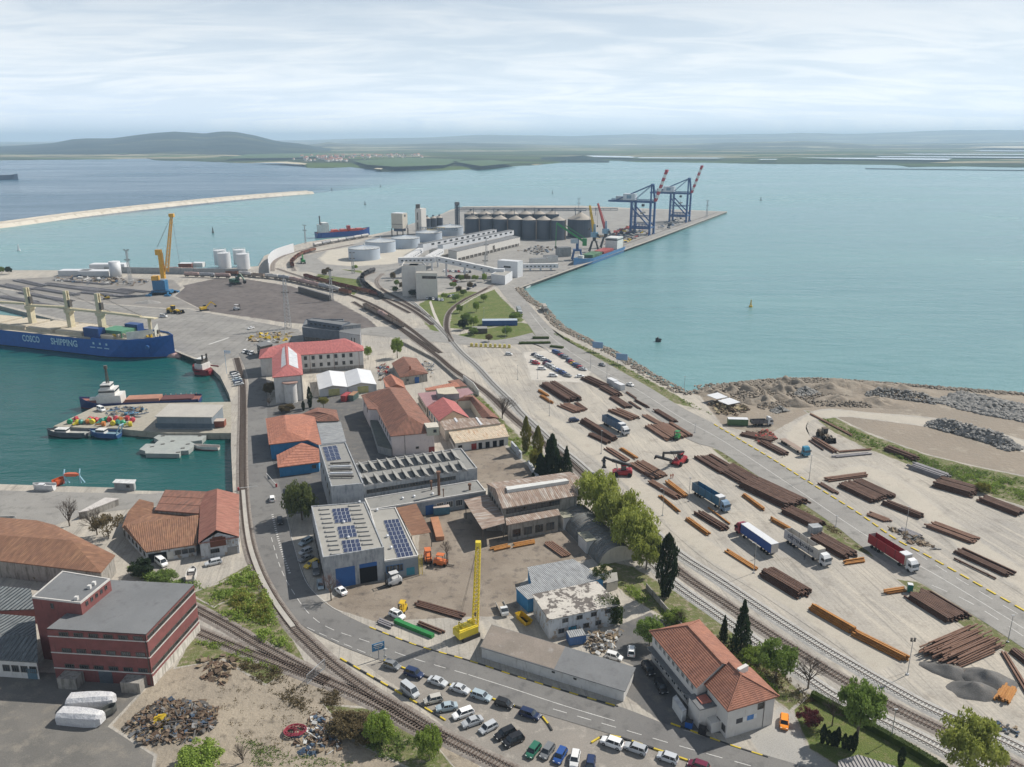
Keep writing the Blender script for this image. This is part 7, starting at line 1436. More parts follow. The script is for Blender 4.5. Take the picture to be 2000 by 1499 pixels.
# ================================================================ cranes
sts_b = paint('sts_blue', (.03, .09, .24)); redw = paint('boom_red', (.42, .02, .04)); whw = paint('boom_white', (.70, .70, .68))
qd = (P(1350, 440)-P(1280, 465)).normalized(); qn = Vector((qd.y, -qd.x, 0))
def sts(label, uv):
 p = P(*uv); rz = math.atan2(qn.y, qn.x); o = local(thing('ship_to_shore_crane', label, 'crane', p, rz, 'ship-to-shore gantry cranes')); gz = 39; ga = 24; hw = 8.5   # x towards the water, waterside legs at x=0
 for s in (-1, 1):
  g = G(); g.bar((0, s*hw, 1), (0, s*hw, gz), 2.3); g.bar((0, s*hw, gz), (-1.5, s*3.5, 60), 1.9); g.obj('water_leg', sts_b, o); g = G(); g.bar((-ga, s*hw, 1), (-ga, s*hw, gz), 2.3); g.obj('land_leg', sts_b, o)
  g = G(); g.bar((0, s*hw, 10), (-ga, s*hw, gz-6), 1.5); g.obj('brace', sts_b, o); g = G(); g.bar((2, s*2.6, gz), (-56, s*2.6, gz), 1.3, 2.0); g.obj('girder', sts_b, o)
  g = G(); g.bar((-1.5, s*3.2, 59.5), (-46, s*2.6, gz+1), 1.0); g.bar((-1.5, s*3.2, 59.5), (-ga, s*2.6, gz+1), .5); g.obj('stay', sts_b, o); g = G(); g.bar((0, s*hw, 8), (-ga, s*hw, 8), 1.4, 1.8); g.bar((0, s*hw, 22), (-ga, s*hw, 22), .9); g.obj('sill_beam', sts_b, o)
  for x in (0, -ga): g = G(); g.box((x, s*hw, .7), (1.6, 7, 1.4)); g.obj('bogie', sts_b, o)
  for k in range(9): g = G(); a_, b_ = Vector((3, s*2.4, gz+1)), Vector((15, s*2.0, 76)); g.bar(a_.lerp(b_, k/9), a_.lerp(b_, (k+1)/9), 1.8, 2.4); g.obj('boom_section', redw if k % 2 == 0 else whw, o)
 g = G()
 for x in (0, -ga): g.bar((x, -hw, gz), (x, hw, gz), 1.6); g.bar((x, -hw, 9), (x, hw, 9), 1.6)
 g.bar((-1.5, -3.5, 60), (-1.5, 3.5, 60), 1.3); g.obj('cross_beam', sts_b, o); g = G(); a_, b_ = Vector((3, 0, gz+1)), Vector((15, 0, 76))
 for k in range(1, 10): q = a_.lerp(b_, k/9); g.bar(q-Vector((0, 2.2, 0)), q+Vector((0, 2.2, 0)), .6)
 g.box(b_, (3, 5, 2.5)); g.obj('boom_tie', redw, o)
 g = G(); g.box((-29, 0, gz+5.6), (15, 8.5, 7.4)); g.obj('machine_house', paint('house_white', (.62, .66, .70)), o); g = G(); g.box((-29, -4.35, gz+5.6), (6, .1, 4)); g.obj('house_emblem', paint('emblem_grey', (.22, .33, .42)), o); g = G(); g.box((-42, 0, gz+4), (9, 5, 4)); g.obj('electric_house', paint('house_grey', (.40, .44, .48)), o)
 g = G(); g.lattice((2, 3.4, gz+2), (-54, 3.4, gz+2), 1.4, n=28, r=.15, rl=.1); g.obj('walkway', sts_b, o); g = G(); g.box((-12, 0, gz-4), (3, 3, 3)); g.obj('cabin', glassmat(), o); g = G(); g.box((-12, 0, 26), (3, 12, 1.5)); g.tube((-12, -2, 26), (-12, -2, gz), .08, 4); g.tube((-12, 2, 26), (-12, 2, gz), .08, 4); g.obj('spreader', frame_d, o)
 g = G(); g.lattice((-ga, 0, 0), (-ga, 0, gz), 3, n=9, r=.15, rl=.1); g.obj('stair_tower', sts_b, o); g = G(); g.lattice((-2, 0, 10), (-22, 0, 10), 5, n=5, r=.3, rl=.2); g.obj('service_deck', sts_b, o)
sts('nearer of two blue gantry cranes with raised red and white boom', (1272, 459)); sts('farther of two blue gantry cranes with raised red and white boom', (1343, 434))
def portal(label, uv, tip, Yoff, m, mh, base=blk, s_=1., name='portal_crane'):
 p = P(*uv); t = Q(*tip, p.y+Yoff); e = thing(name, label, 'crane', p)
 for sx in (-1, 1):
  for sy in (-1, 1): g = G(); g.bar(p+Vector((sx*5*s_, sy*5*s_, 0)), p+Vector((sx*1.8*s_, sy*1.8*s_, 11*s_)), 1.0*s_); g.obj('portal_leg', base, e)
 g = G(); g.tube(up(p, 11*s_), up(p, 15*s_), 1.8*s_, 12); g.obj('pedestal', base, e); g = G(); g.box(up(p, 17.5*s_), (6*s_, 5*s_, 5*s_), .4); g.obj('machine_house', mh, e); g = G(); g.box(up(p, 17*s_)+Vector((3.4*s_, -2*s_, 0)), (2*s_, 2*s_, 2.6*s_)); g.obj('cabin', glassmat(), e)
 g = G(); top = up(p, 28*s_); g.lattice(up(p, 19*s_), top, 2.2*s_, 1.2*s_, n=5, r=.25*s_, rl=.15*s_); g.obj('tower', mh, e); g = G(); g.lattice(up(p, 18*s_), t, 2.0*s_, .9*s_, n=12, r=.3*s_, rl=.2*s_); g.obj('jib', m, e); g = G(); g.tube(top, t, .12, 5); q = Vector((t.x, t.y, max(2, t.z-24))); g.tube(t, q, .12, 5); g.obj('cable', frame_d, e); g = G(); g.box(q, (1.4, 1.4, 2)); g.obj('grab', frame_d, e)
portal('yellow and blue portal crane behind the coaster', (1160, 492), (1152, 402), 8, yel, paint('portal_blue', (.20, .36, .48))); portal('red portal crane behind the coaster', (1182, 484), (1168, 398), 12, paint('portal_red', (.45, .06, .06)), paint('portal_blue2', (.25, .40, .52)))
p = P(1127, 508); t = Q(1087, 436, p.y-2); e = thing('green_quay_crane', 'green quay crane with long sloping jib', 'crane', p); g = G(); k = up(p, 25)
for sx in (-1, 1):
 for sy in (-1, 1): g = G(); g.bar(p+Vector((sx*5, sy*5, 0)), p+Vector((sx*3, sy*3, 9)), 1.0); g.obj('portal_leg', sts_b, e)
g = G(); g.box(up(p, 9.5), (8, 8, 1.6)); g.obj('portal_deck', sts_b, e); g = G(); g.tube(up(p, 10), up(p, 20), 1.4, 12); g.obj('column', sts_b, e); g = G(); g.box(up(p, 18)+Vector((-3, 0, 0)), (7, 4, 4)); g.obj('machine_house', paint('house_grey', (.40, .44, .48)), e)
g = G(); cw = up(p, 17)+Vector((7, 1, 0)); g.bar(cw, t, 1.6, 2.0); g.bar(cw+Vector((0, 0, 4)), p.lerp(t, .6)+Vector((0, 0, 12)), .7); g.obj('jib', grn, e); g = G(); g.box(cw, (4, 3, 7)); g.obj('counterweight', grn, e); g = G(); g.bar(t, t-Vector((.5, 0, 22)), .7); g.obj('stick', grn, e); g = G(); g.box(t-Vector((.5, 0, 23)), (2, 2, 2.5)); g.obj('grab', frame_d, e)
# mobile harbour crane
p = P(318, 575); e = thing('mobile_harbour_crane', 'yellow and blue mobile harbour crane with tall lattice boom', 'crane', p); mb = paint('crane_blue', (.03, .15, .30)); my = paint('crane_yellow', (.68, .36, .03))
g = G(); g.box(up(p, 2.2), (14, 7, 2.2)); g.obj('chassis', mb, e)
for sx in (-1, 1):
 for sy in (-1, 1): g = G(); q = p+Vector((sx*7, sy*8, 0)); g.box(up(q, .6), (4, 3, 1.2)); g.bar(up(q, 1.2), up(p, 3)+Vector((sx*5, 0, 0)), .9); g.obj('outrigger', mb, e)
g = G();
for k in range(-4, 5):
 for s in (-1, 1): g.tube(p+Vector((k*1.9, s*3.6, 1)), p+Vector((k*1.9, s*4.6, 1)), 1.0, 10)
g.obj('wheel_set', tyre_m, e); g = G(); g.box(up(p, 7.2)+Vector((-1, 0, 0)), (9.5, 6, 7)); g.obj('machine_house', mb, e); g = G(); g.box(up(p, 12.3)+Vector((-4, 0, 0)), (4.5, 5, 3.2)); g.obj('winch_house', my, e)
g = G(); g.box(up(p, 21.5)+Vector((2, 0, 0)), (2.8, 2.8, 19)); g.box(up(p, 31.5)+Vector((.8, 0, 0)), (4, 3.4, 4)); g.obj('tower', my, e); t = Q(335, 421, p.y+6); bs = up(p, 17)+Vector((5, 0, 0)); g = G(); g.lattice(bs, t, 2.2, 1.2, n=16, r=.2, rl=.1); g.box(t, (3.5, 2.5, 2.5)); g.obj('boom', my, e)
g = G(); g.tube(up(p, 35), t, .1, 4); g.tube(up(p, 35)+Vector((0, .8, 0)), t, .1, 4); g.tube(t, Vector((t.x+2, t.y, 14)), .1, 4); g.obj('cable', frame_d, e)
# yellow crawler crane in the yard
p = P(914, 1243); t = Q(934, 1062, p.y+1.0); e = thing('crawler_crane', 'yellow crawler crane with tall lattice boom in the workshop yard', 'crane', p); yc = paint('crane_lemon', (.74, .58, .05), c3=(.5, .36, .06)); rz = R(35); fx = Vector((math.cos(rz), math.sin(rz), 0)); fy = Vector((-fx.y, fx.x, 0))
for s in (-1, 1): g = G(); q = p+fy*s*1.4; g.box(up(q, .5), (4.6, .8, 1.0), rz); g.obj('crawler_track', blk, e)
g = G(); g.box(up(p, 1.9)-fx*.6, (5.2, 3.0, 1.8), rz); g.obj('house', yc, e); g = G(); g.box(up(p, 2.95)-fx*.6, (4.6, 2.6, .3), rz); g.box(up(p, 3.3)-fx*1.2, (1.4, 1.6, .5), rz); g.obj('house_roof', yc, e); g = G(); q = up(p, 2.4)+fx*1.5+fy*.9; g.box(q, (1.5, 1.1, 2.0), rz); g.obj('cab', yc, e); g = G(); g.box(q+fx*.72, (.15, .9, 1.1), rz); g.box(q+fy*.53+Vector((0, 0, .2)), (1.1, .1, .9), rz); g.obj('cab_window', glassmat(), e)
bs = up(p, 1.6)+fx*2.0; g = G(); g.lattice(bs, t, 1.3, .9, n=22, r=.10, rl=.055, side=Vector((1, -.2, 0))); g.obj('boom', yc, e); g = G(); g.box(t, (1.2, 1.2, 1.0)); g.obj('boom_head', yc, e); g = G(); ga = up(p, 4.8)-fx*2.4; g.bar(up(p, 2.8)-fx*.6, ga, .2); g.bar(up(p, 2.8)-fx*2.6, ga, .2); g.obj('gantry', yc, e)
g = G()
for k in (-.3, .3): g.tube(ga+fy*k, t, .03, 4)
g.tube(t, Vector((t.x-.9, t.y-.6, 6)), .03, 4); g.obj('cable', frame_d, e); g = G(); g.box(Vector((t.x-.9, t.y-.6, 5.7)), (.4, .4, .8)); g.obj('hook', frame_d, e)
# tall lattice light masts, lamp posts, signs
galv = paint('galvanised', (.42, .43, .44), metal=.3)
def mast(label, base, h, w=1.6, lamps=True):
 p = P(*base); e = thing('light_mast', label, 'mast', p, group='tall lattice light masts'); g = G(); g.lattice(p, up(p, h), w*1.4, w*.6, n=int(h/2.2), r=.10, rl=.06); g.obj('lattice', galv, e)
 if lamps:
  for z in (h, h*.72): g = G(); g.bar(up(p, z)-Vector((2, 0, 0)), up(p, z)+Vector((2, 0, 0)), .25); [g.box(up(p, z+.4)+Vector((k*1.0, -.2, 0)), (.7, .4, .6)) for k in (-2, -1, 1, 2)]; g.obj('lamp_rack', frame_d, e)
mast('tall pale lattice mast behind the dark office', (563, 642), 31, 2.4); mast('lattice light mast at the edge of the coal yard', (648, 588), 22); mast('lattice mast beside the leaning white tank', (256, 558), 28); mast('lattice mast by the curved tracks', (690, 535), 18); mast('lattice mast in front of the white warehouse', (950, 512), 22); mast('lattice mast on the white gallery side', (948, 540), 18); mast('slim mast beyond the silos', (1130, 420), 24, 1.0); mast('slim mast on the far quay by the tanker', (597, 476), 20, 1.0); mast('slim dark light mast near the quay tip', (1380, 425), 24, 1.6)
def lamp(label, base, h=9.0, arm=None, quad=False):
 p = P(*base); e = thing('lamp_post', label, 'lamp post', p, group='lamp posts of the yards'); g = G(); g.tube(p, up(p, h), .10, 6, .06); g.obj('pole', galv, e); g = G(); g.box(up(p, .15), (.5, .5, .3)); g.obj('footing', vinyl if quad else galv, e); a_ = arm or (0, 0)
 g = G()
 if quad: [g.box(up(p, h+dz)+Vector((dx_, 0, 0)), (.4, .3, .35)) for dx_ in (-.35, .35) for dz in (0, .5)]
 else: g.bar(up(p, h), up(p, h+.2)+Vector((*a_, 0)), .08); g.box(up(p, h+.2)+Vector((*a_, 0)), (.7, .3, .15))
 g.obj('lamp_head', frame_d if quad else galv, e)
lamp('four-lamp pole on a white footing beside the main track', (1772, 1318), 8.6, quad=True); lamp('lamp post by the yellow blocks near the turquoise lorry', (1580, 939), 9); lamp('lamp post on the block side of the road farther on', (1767, 1046), 9); lamp('lamp post beside the far rails and pipe yard', (1174, 887), 9); lamp('lamp post between the orange beam stacks', (1294, 1008), 9, (-.8, 0)); lamp('lamp post by the long orange stack', (1472, 1120), 9, (-.8, 0)); lamp('lamp post between rails and pipe yard lane', (1345, 980), 0.1+8)
for lab, uv in (('lamp post at the pipe yard end of the far car park', (1073, 813)), ('lamp post at the far car park fence', (1011, 742)), ('lamp post beside the harbour road bend', (1153, 720)), ('second lamp post beside the harbour road bend', (1185, 738)), ('lamp post on the shore rocks', (1248, 737)), ('lamp post on the shore rocks nearer the landfill', (1336, 765)), ('road sign post with dark plate by the junction', (1357, 846)), ('small dark sign on the left road verge', (1632, 1030)), ('lamp post at the right edge by the road', (1968, 1255)), ('lamp post on the lawn', (912, 600)), ('twin lamp post on the lawn', (945, 622)), ('lamp post at the cross road', (987, 660)), ('lamp post at the garden fence', (1740, 1446)), ('lamp post in the far car park', (1050, 740))): lamp(lab, uv, 7 if 'sign' not in lab else 3.5)
p = P(740, 1287); e = thing('road_sign', 'large blue direction sign at the car park entrance', 'sign', p); g = G(); g.tube(p, up(p, 3.6), .12, 6); g.obj('post', galv, e); g = G(); g.box(up(p, 3.2), (2.9, .12, 1.9), R(28)); g.obj('sign_plate', paint('sign_blue', (.05, .20, .38)), e); g = G()
for k, w in ((.6, 2.0), (.15, 2.3), (-.3, 1.6)): g.box(up(p, 3.2+k)+Vector((.05, -.1, 0)), (w, .1, .16), R(28))
g.obj('lettering_line', frame_w, e); p = P(752, 1291); e = thing('round_sign', 'two round white signs on a post beside the blue sign', 'sign', p); g = G(); g.tube(p, up(p, 3.2), .05, 6); g.obj('post', galv, e); [G().tube(up(p, z)+Vector((0, -.1, 0)), up(p, z)+Vector((0, .0, 0)), .35, 14).obj('plate', frame_w, e) for z in (2.9, 1.2)]
def barrier(label, a_, b_, col):
 p, q = P(*a_), P(*b_); e = thing('barrier', label, 'barrier', p); g = G(); g.box(up(p, .6), (.5, .5, 1.2)); g.obj('post', col, e); g = G(); g.bar(up(p, 1.0), up(q, 1.0), .12); g.obj('arm', frame_w, e)
barrier('white barrier arm with red post at the basin quay', (466, 959), (503, 955), redp); barrier('raised white barrier arm with red post by the conifer', (540, 952), (521, 930), redp)
a_, b_ = P(600, 1338), P(635, 1306); e = thing('metal_gate', 'tall grey mesh gate across the siding', 'gate', a_); g = G(); [g.bar(up(a_, z), up(b_, z), .12) for z in (.2, 2.4)]; [g.bar(up(a_.lerp(b_, k/2), 0), up(a_.lerp(b_, k/2), 2.4), .12) for k in range(3)]; g.obj('frame', galv, e); g = G(); [g.bar(up(a_.lerp(b_, k/30), .2), up(a_.lerp(b_, k/30), 2.4), .03) for k in range(31)]; g.obj('mesh_infill', galv, e)
for lab, uv in (('blue billboard on the shore verge, nearer the lawn', (1167, 688)), ('blue billboard on the shore verge, nearer the landfill', (1214, 712))): p = P(*uv); e = thing('billboard', lab, 'billboard', p); g = G(); g.box(up(p, 4), (6, .3, 3.4), -.4); g.obj('panel', paint('billboard_blue', (.22, .36, .55)), e); [G().tube(p+Vector((s*2, -s*.8, 0)), p+Vector((s*2, -s*.8, 3)), .12, 6).obj('post', galv, e) for s in (-1, 1)]
p = P(443, 730); e = thing('flag_pole', 'flagpole with pale flag on the curved quay', 'flagpole', p); g = G(); g.tube(p, up(p, 12), .09, 6); g.obj('pole', paint('pole_blue', (.2, .4, .6)), e); g = G(); g.add([up(p, 12), up(p, 10.4), up(p, 10.1)+Vector((1.3, .4, 0)), up(p, 11.8)+Vector((1.3, .4, 0)), up(p, 10.5)+Vector((3, 0, 0)), up(p, 11.9)+Vector((3, 0, 0))], [(0, 1, 2, 3), (3, 2, 4, 5)]); g.obj('flag', M('flag', (.6, .66, .75), (.7, .7, .72), scale=1), e)
# ================================================================ vegetation
random.seed(21); rnd = random.random; uni = random.uniform
def leafmat(name, c1, c2, scale=.7):
 m, n, l, b = bare(name); v = coord(n, l, 'world'); oi = N(n, 'ShaderNodeObjectInfo')
 col = mixrgb(n, l, rng(n, l, noise(n, l, v, scale, 3), .35, .65), c1, c2); h = N(n, 'ShaderNodeHueSaturation'); l.new(col, h.inputs['Color']); l.new(rng(n, l, oi.outputs['Random'], 0, 1, .8, 1.2), h.inputs['Value'])
 l.new(h.outputs[0], b.inputs['Base Color']); b.inputs['Roughness'].default_value = .7; b.inputs['Specular IOR Level'].default_value = .25
 t = N(n, 'ShaderNodeBsdfTranslucent'); l.new(h.outputs[0], t.inputs['Color']); mx = N(n, 'ShaderNodeMixShader'); mx.inputs[0].default_value = .4; l.new(b.outputs[0], mx.inputs[1]); l.new(t.outputs[0], mx.inputs[2]); l.new(mx.outputs[0], n['Material Output'].inputs['Surface']); return m
LF = dict(willow=leafmat('leaf_willow', (.30, .34, .07), (.38, .41, .11)), green=leafmat('leaf_green', (.15, .22, .05), (.21, .29, .075)), fresh=leafmat('leaf_fresh', (.22, .30, .055), (.28, .37, .08)), dark=leafmat('leaf_dark', (.018, .034, .014), (.035, .055, .022)), cedar=leafmat('leaf_cedar', (.09, .115, .04), (.14, .16, .055)), yellow=leafmat('leaf_yellow', (.20, .20, .035), (.26, .24, .06)), brown=leafmat('leaf_brown', (.13, .10, .05), (.18, .14, .07)), purple=leafmat('leaf_purple', (.12, .03, .035), (.17, .045, .045)), twig=leafmat('twig', (.11, .085, .07), (.17, .14, .115)), pink=leafmat('blossom_twig', (.24, .17, .16), (.30, .22, .21)), hedge=leafmat('leaf_hedge', (.05, .085, .015), (.09, .13, .02)))
bark = M('bark', (.10, .08, .06), (.15, .125, .10), scale=1.2)
def leafquad(g, p, s, up_=None):
 a = Vector((uni(-1, 1), uni(-1, 1), uni(-1, 1))).normalized(); b = a.cross(Vector((uni(-1, 1), uni(-1, 1), uni(-1, 1)))).normalized(); a *= s; b *= s*.7
 o = len(g.v); g.v += [tuple(p-a-b*.4), tuple(p+b*.6-a*.2), tuple(p+a), tuple(p-b*.8+a*.1)]; g.f.append((o, o+1, o+2, o+3)); g.m.append(0)
CR = {}
def crown_mesh(kind, var):
 k = (kind, var)
 if k in CR: return CR[k]
 random.seed(hash(kind) % 1 + var*17+len(kind)); g = G()     # unit crown: radius 1 in xy, z from 0 to 1
 if kind in ('cone', 'column', 'cedar'):
  for i in range({'cone': 2300, 'column': 2600, 'cedar': 4200}[kind]):
   z = rnd()**.9
   if kind == 'cone': r = (1-z)**.8*(.75+.25*math.sin(z*46+var))+.03
   elif kind == 'cedar': r = ((1-z)**.55)*(.62+.38*abs(math.sin(z*15+var)))
   else: r = (math.sin(math.pi*min(1, z*.94+.06))**.6)*(.85+.3*fbm(z*9, var, 1, 3))
   t = uni(0, 6.283); r *= (.5+.5*rnd()**.4)*(1+.45*fbm(math.cos(t)*1.6+var, math.sin(t)*1.6+z*5, 1., 2)); leafquad(g, Vector((r*math.cos(t), r*math.sin(t), z-(.05*r if kind != 'column' else 0))), .075 if kind == 'cedar' else .07)
 elif kind == 'bare':
  def br(p, d, L, w, dep):
   q = p+d*L; g.tube(p, q, w, 3, w*.6, cap=False)
   if dep:
    for _ in range(3 if dep > 1 else 4): br(p.lerp(q, uni(.55, 1)), (d+Vector((uni(-.7, .7), uni(-.7, .7), uni(-.25, .5)))).normalized(), L*uni(.6, .85), w*.55, dep-1)
  for _ in range(5): br(Vector((0, 0, 0)), Vector((uni(-.6, .6), uni(-.6, .6), 1)).normalized(), .33, .022, 4)
 else:
  nc = 74 if kind == 'round' else 34
  for i in range(nc):
   t = uni(0, 6.283); ph = math.acos(uni(-.75, 1)); rr = .84*rnd()**.4; c = Vector((rr*math.sin(ph)*math.cos(t), rr*math.sin(ph)*math.sin(t), .5+.42*rr*math.cos(ph))); cr_ = uni(.13, .26)
   for j in range(90 if kind == 'round' else 60):
    d = Vector((uni(-1, 1), uni(-1, 1), uni(-1, 1))); d = d.normalized()*cr_*(.55+.5*rnd()); d.z *= .6; leafquad(g, c+d, uni(.03, .06))
 random.seed(len(CR)+99); CR[k] = g; return g
CM = {}
def tree(label, base, h, r, kind='round', leaf='green', trunk=.25, name=None, lean=0, group=None):
 p = P(*base); var = random.randrange(3); k = (kind, var, leaf)
 if k not in CM: CM[k] = crown_mesh(kind, var).mesh('crown', LF[leaf])
 nm = name or {'cone': 'fir_tree', 'column': 'cypress_tree', 'cedar': 'cedar_tree', 'bare': 'bare_tree', 'bush': 'bush'}.get(kind, 'leafy_tree'); o = local(thing(nm, label, 'tree' if kind != 'bush' else 'bush', p, uni(0, 6), group))
 z0 = h*trunk; c = link('crown', CM[k], o, (0, 0, z0), 0, (r, r, h-z0))
 if kind == 'bare': c.scale = ((h-z0)*.9, (h-z0)*.9, h-z0)
 g = G(); tr = max(.1, h*.022); g.tube((0, 0, -.1), (0, 0, h*.55), tr, 7, tr*.5)
 if kind not in ('cone', 'column', 'bush'):
  for _ in range(5): t = uni(0, 6.28); g.tube((0, 0, h*uni(.25, .45)), (math.cos(t)*r*.6, math.sin(t)*r*.6, h*uni(.55, .8)), tr*.45, 5, tr*.15)
 if kind != 'bush': g.obj('trunk', bark, o)
 else: g.obj('stem', bark, o)
 return o
for a in [('first bright willow of the row behind the rusty hall', (1164, 1004), 15.5, 7.4, 'round', 'willow', .03), ('second bright willow of the row, behind the arched hut', (1206, 1046), 16.5, 7.8, 'round', 'willow', .02), ('third bright willow of the row, above the arched hut', (1238, 1084), 15.5, 7.4, 'round', 'willow', .02), ('last bright willow of the row, beside the dark cypress', (1262, 1112), 12, 5.2, 'round', 'willow', .02), ('low bright willow shoot between arched hut and rails', (1187, 1026), 11, 5.6, 'round', 'willow', .02),
          ('tall dark cypress beside the railway tracks', (1300, 1166), 17.5, 2.9, 'column', 'dark', .03), ('tallest dark cedar in the clump behind the cream shed', (1078, 926), 14.5, 4.2, 'cedar', 'dark', .05), ('smaller dark cedar of the clump by the rails', (1106, 928), 10.5, 2.8, 'cone', 'dark', .05), ('low dark cedar on the left of the clump', (1056, 932), 8.5, 3.0, 'cedar', 'dark', .05), ('tall yellow-green poplar beside the cream shed', (1027, 884), 14, 2.0, 'column', 'yellow', .05), ('second yellow-green poplar next to the cedars', (1050, 902), 13.5, 2.3, 'column', 'yellow', .05), ('short yellow-green poplar before the cedars', (1044, 920), 9, 2.2, 'round', 'yellow', .1),
          ('large cedar between basin road and concrete block', (590, 1016), 13.5, 6.0, 'round', 'cedar', .03), ('dark fir beside the tracks behind the tiled house', (1446, 1272), 13, 2.9, 'cone', 'dark', .04), ('slim dark fir behind the tiled house roof', (1412, 1258), 7.5, 1.5, 'cone', 'dark', .04), ('round green tree at the corner of the tiled house', (1268, 1262), 7.5, 3.6, 'round', 'green', .15), ('large green tree right of the tiled house', (1515, 1325), 9.5, 5.0, 'round', 'green', .15), ('tall green garden tree with visible trunk', (1672, 1452), 14.5, 5.0, 'round', 'green', .3), ('big bright tree at the bottom right corner', (1885, 1525), 14, 6.4, 'round', 'willow', .2),
          ('bright round shrub tree left of the tracks at the bottom', (745, 1452), 7, 3.6, 'round', 'fresh', .05), ('bright egg-shaped shrub tree beside the tracks', (838, 1486), 8, 3.0, 'round', 'fresh', .05), ('sprawling green bush at the bottom beside the scrap heap', (390, 1502), 5, 5.0, 'round', 'fresh', .02), ('small round tree beside the red-roofed office', (719, 703), 8, 2.4, 'round', 'fresh', .2), ('tall loose tree behind the tiled cottage', (776, 700), 12, 3.8, 'round', 'fresh', .15),
          ('bare pink tree at the workshop corner', (647, 1173), 8.5, 3, 'bare', 'pink', .25), ('bare tree beside the inner track', (981, 818), 12, 3, 'bare', 'twig', .12), ('bare grey tree by the quay road', (136, 1028), 10, 4, 'bare', 'twig', .15), ('sparse greening tree between the brown roofs', (212, 1052), 9, 5.0, 'bush', 'brown', .1), ('bare tree over the brown roofs', (190, 1045), 10, 4, 'bare', 'twig', .15), ('bare garden tree beside the purple bush', (1625, 1418), 7, 3, 'bare', 'twig', .3), ('bare tree right of the tiled house', (1578, 1345), 9, 4, 'bare', 'twig', .2), ('leafless shrub by the peeling house yard', (1330, 1225), 5, 3, 'bare', 'twig', .1), ('bare twiggy tree on the waste ground', (475, 1490), 5, 3, 'bare', 'twig', .1),
          ('slim dark cypress beside the twin warehouses', (606, 797), 9.5, 1.3, 'column', 'dark', .03), ('small dark cypress near the office front wing', (593, 803), 4.5, .9, 'column', 'dark', .03), ('yellow blossoming tree near the red container', (632, 798), 5.5, 2.8, 'round', 'yellow', .3), ('dark brown shrub left of the office front wing', (528, 772), 6.5, 3.2, 'round', 'brown', .05), ('twiggy brown shrub at the office front wing', (526, 795), 5, 3.0, 'bare', 'twig', .1), ('olive shrub below the office front wing', (560, 806), 4, 4.0, 'round', 'brown', .05),
          ('purple-leaved garden bush beside the orange car', (1579, 1418), 3.6, 2.9, 'round', 'purple', .2), ('ivy-green bush behind the peeling house', (1175, 1150), 7.2, 3.0, 'bush', 'hedge', .3), ('yellowish bush on the landfill verge', (1918, 962), 3.6, 2.6, 'round', 'yellow', .05), ('dark green bush in front of the brown wing', (278, 1125), 5, 3.8, 'round', 'dark', .03), ('green bush row end by the boathouse yard', (320, 1140), 3.6, 4.0, 'round', 'green', .03), ('young bare tree by the orange forklift', (872, 1090), 6, 2.5, 'bare', 'twig', .2),
          ('brown thicket beside the curved track', (680, 1425), 3.4, 4.6, 'round', 'brown', .02), ('olive thicket beside the bright shrub', (712, 1440), 3, 4.0, 'round', 'brown', .02), ('green thicket at the railway fence', (1318, 1215), 3.2, 3.0, 'round', 'fresh', .05), ('green shrub between tracks and tiled house', (1470, 1290), 3.0, 3.2, 'round', 'fresh', .05)]: tree(*a)
for i, (u, v) in enumerate(((1606, 1452), (1616, 1455), (1626, 1457), (1634, 1458), (1648, 1462), (1658, 1466), (1667, 1468))): tree('clipped small cypress in the garden row, %s from the house' % ords[i], (u, v), 3.4 if i % 3 else 4.4, .7, 'column', 'dark', .02, group='small garden cypresses')
tree('dark clipped cypress at the garage end of the garden', (1758, 1499), 4.6, .8, 'column', 'dark', .02)
random.seed(77)
for i, (u, v, lf) in enumerate(((768, 548, 'brown'), (775, 560, 'green'), (785, 566, 'brown'), (800, 575, 'dark'), (806, 580, 'dark'), (772, 572, 'green'), (895, 548, 'dark'), (901, 551, 'fresh'), (912, 550, 'brown'), (928, 549, 'fresh'), (946, 551, 'fresh'), (885, 563, 'green'), (896, 575, 'brown'), (905, 578, 'green'), (918, 566, 'brown'), (693, 528, 'fresh'), (634, 540, 'brown'), (642, 536, 'brown'), (898, 612, 'green'), (910, 632, 'green'), (925, 640, 'fresh'), (905, 645, 'dark'), (925, 655, 'green'), (1003, 627, 'green'), (1012, 625, 'fresh'), (990, 656, 'green'), (868, 585, 'fresh'), (945, 590, 'fresh'), (890, 590, 'green'), (18, 536, 'dark'), (4, 535, 'green'), (930, 610, 'fresh'), (955, 668, 'brown'))):
 tree('small %s tree around the terminal lawn, %s' % ({'dark': 'dark', 'brown': 'brownish', 'green': 'green', 'fresh': 'bright green'}[lf], ords[i//3]+' group from the rails, '+['front', 'middle', 'back'][i % 3]), (u, v), uni(5, 8), uni(2.4, 3.8), 'round', lf, .1, group='small trees around the terminal lawn')
def scrub(name, poly, n, hh, leaf, s=.3, kind='stuff'):
 pts = [P(u, v) for u, v in poly]; xs = [p.x for p in pts]; ys = [p.y for p in pts]; g = G()
 def inside(x, y):
  c = False
  for i in range(len(pts)):
   a, b = pts[i-1], pts[i]
   if (a.y > y) != (b.y > y) and x < (b.x-a.x)*(y-a.y)/(b.y-a.y)+a.x: c = not c
  return c
 k = 0; tries = 0
 while k < n and tries < n*30:
  tries += 1; x, y = uni(min(xs), max(xs)), uni(min(ys), max(ys)); f = fbm(x, y, .16, 3)
  if inside(x, y) and f > uni(-.5, .35):
   k += 1; hz = hh*max(.15, .5+f)
   for _ in range(7): leafquad(g, Vector((x+uni(-.5, .5), y+uni(-.5, .5), hz*rnd())), s*uni(.6, 1.2))
 return tag(g.obj(name, LF[leaf]), kind=kind)
V1 = [(395, 1165), (440, 1135), (490, 1110), (525, 1170), (545, 1228), (575, 1275), (520, 1258), (430, 1200)]
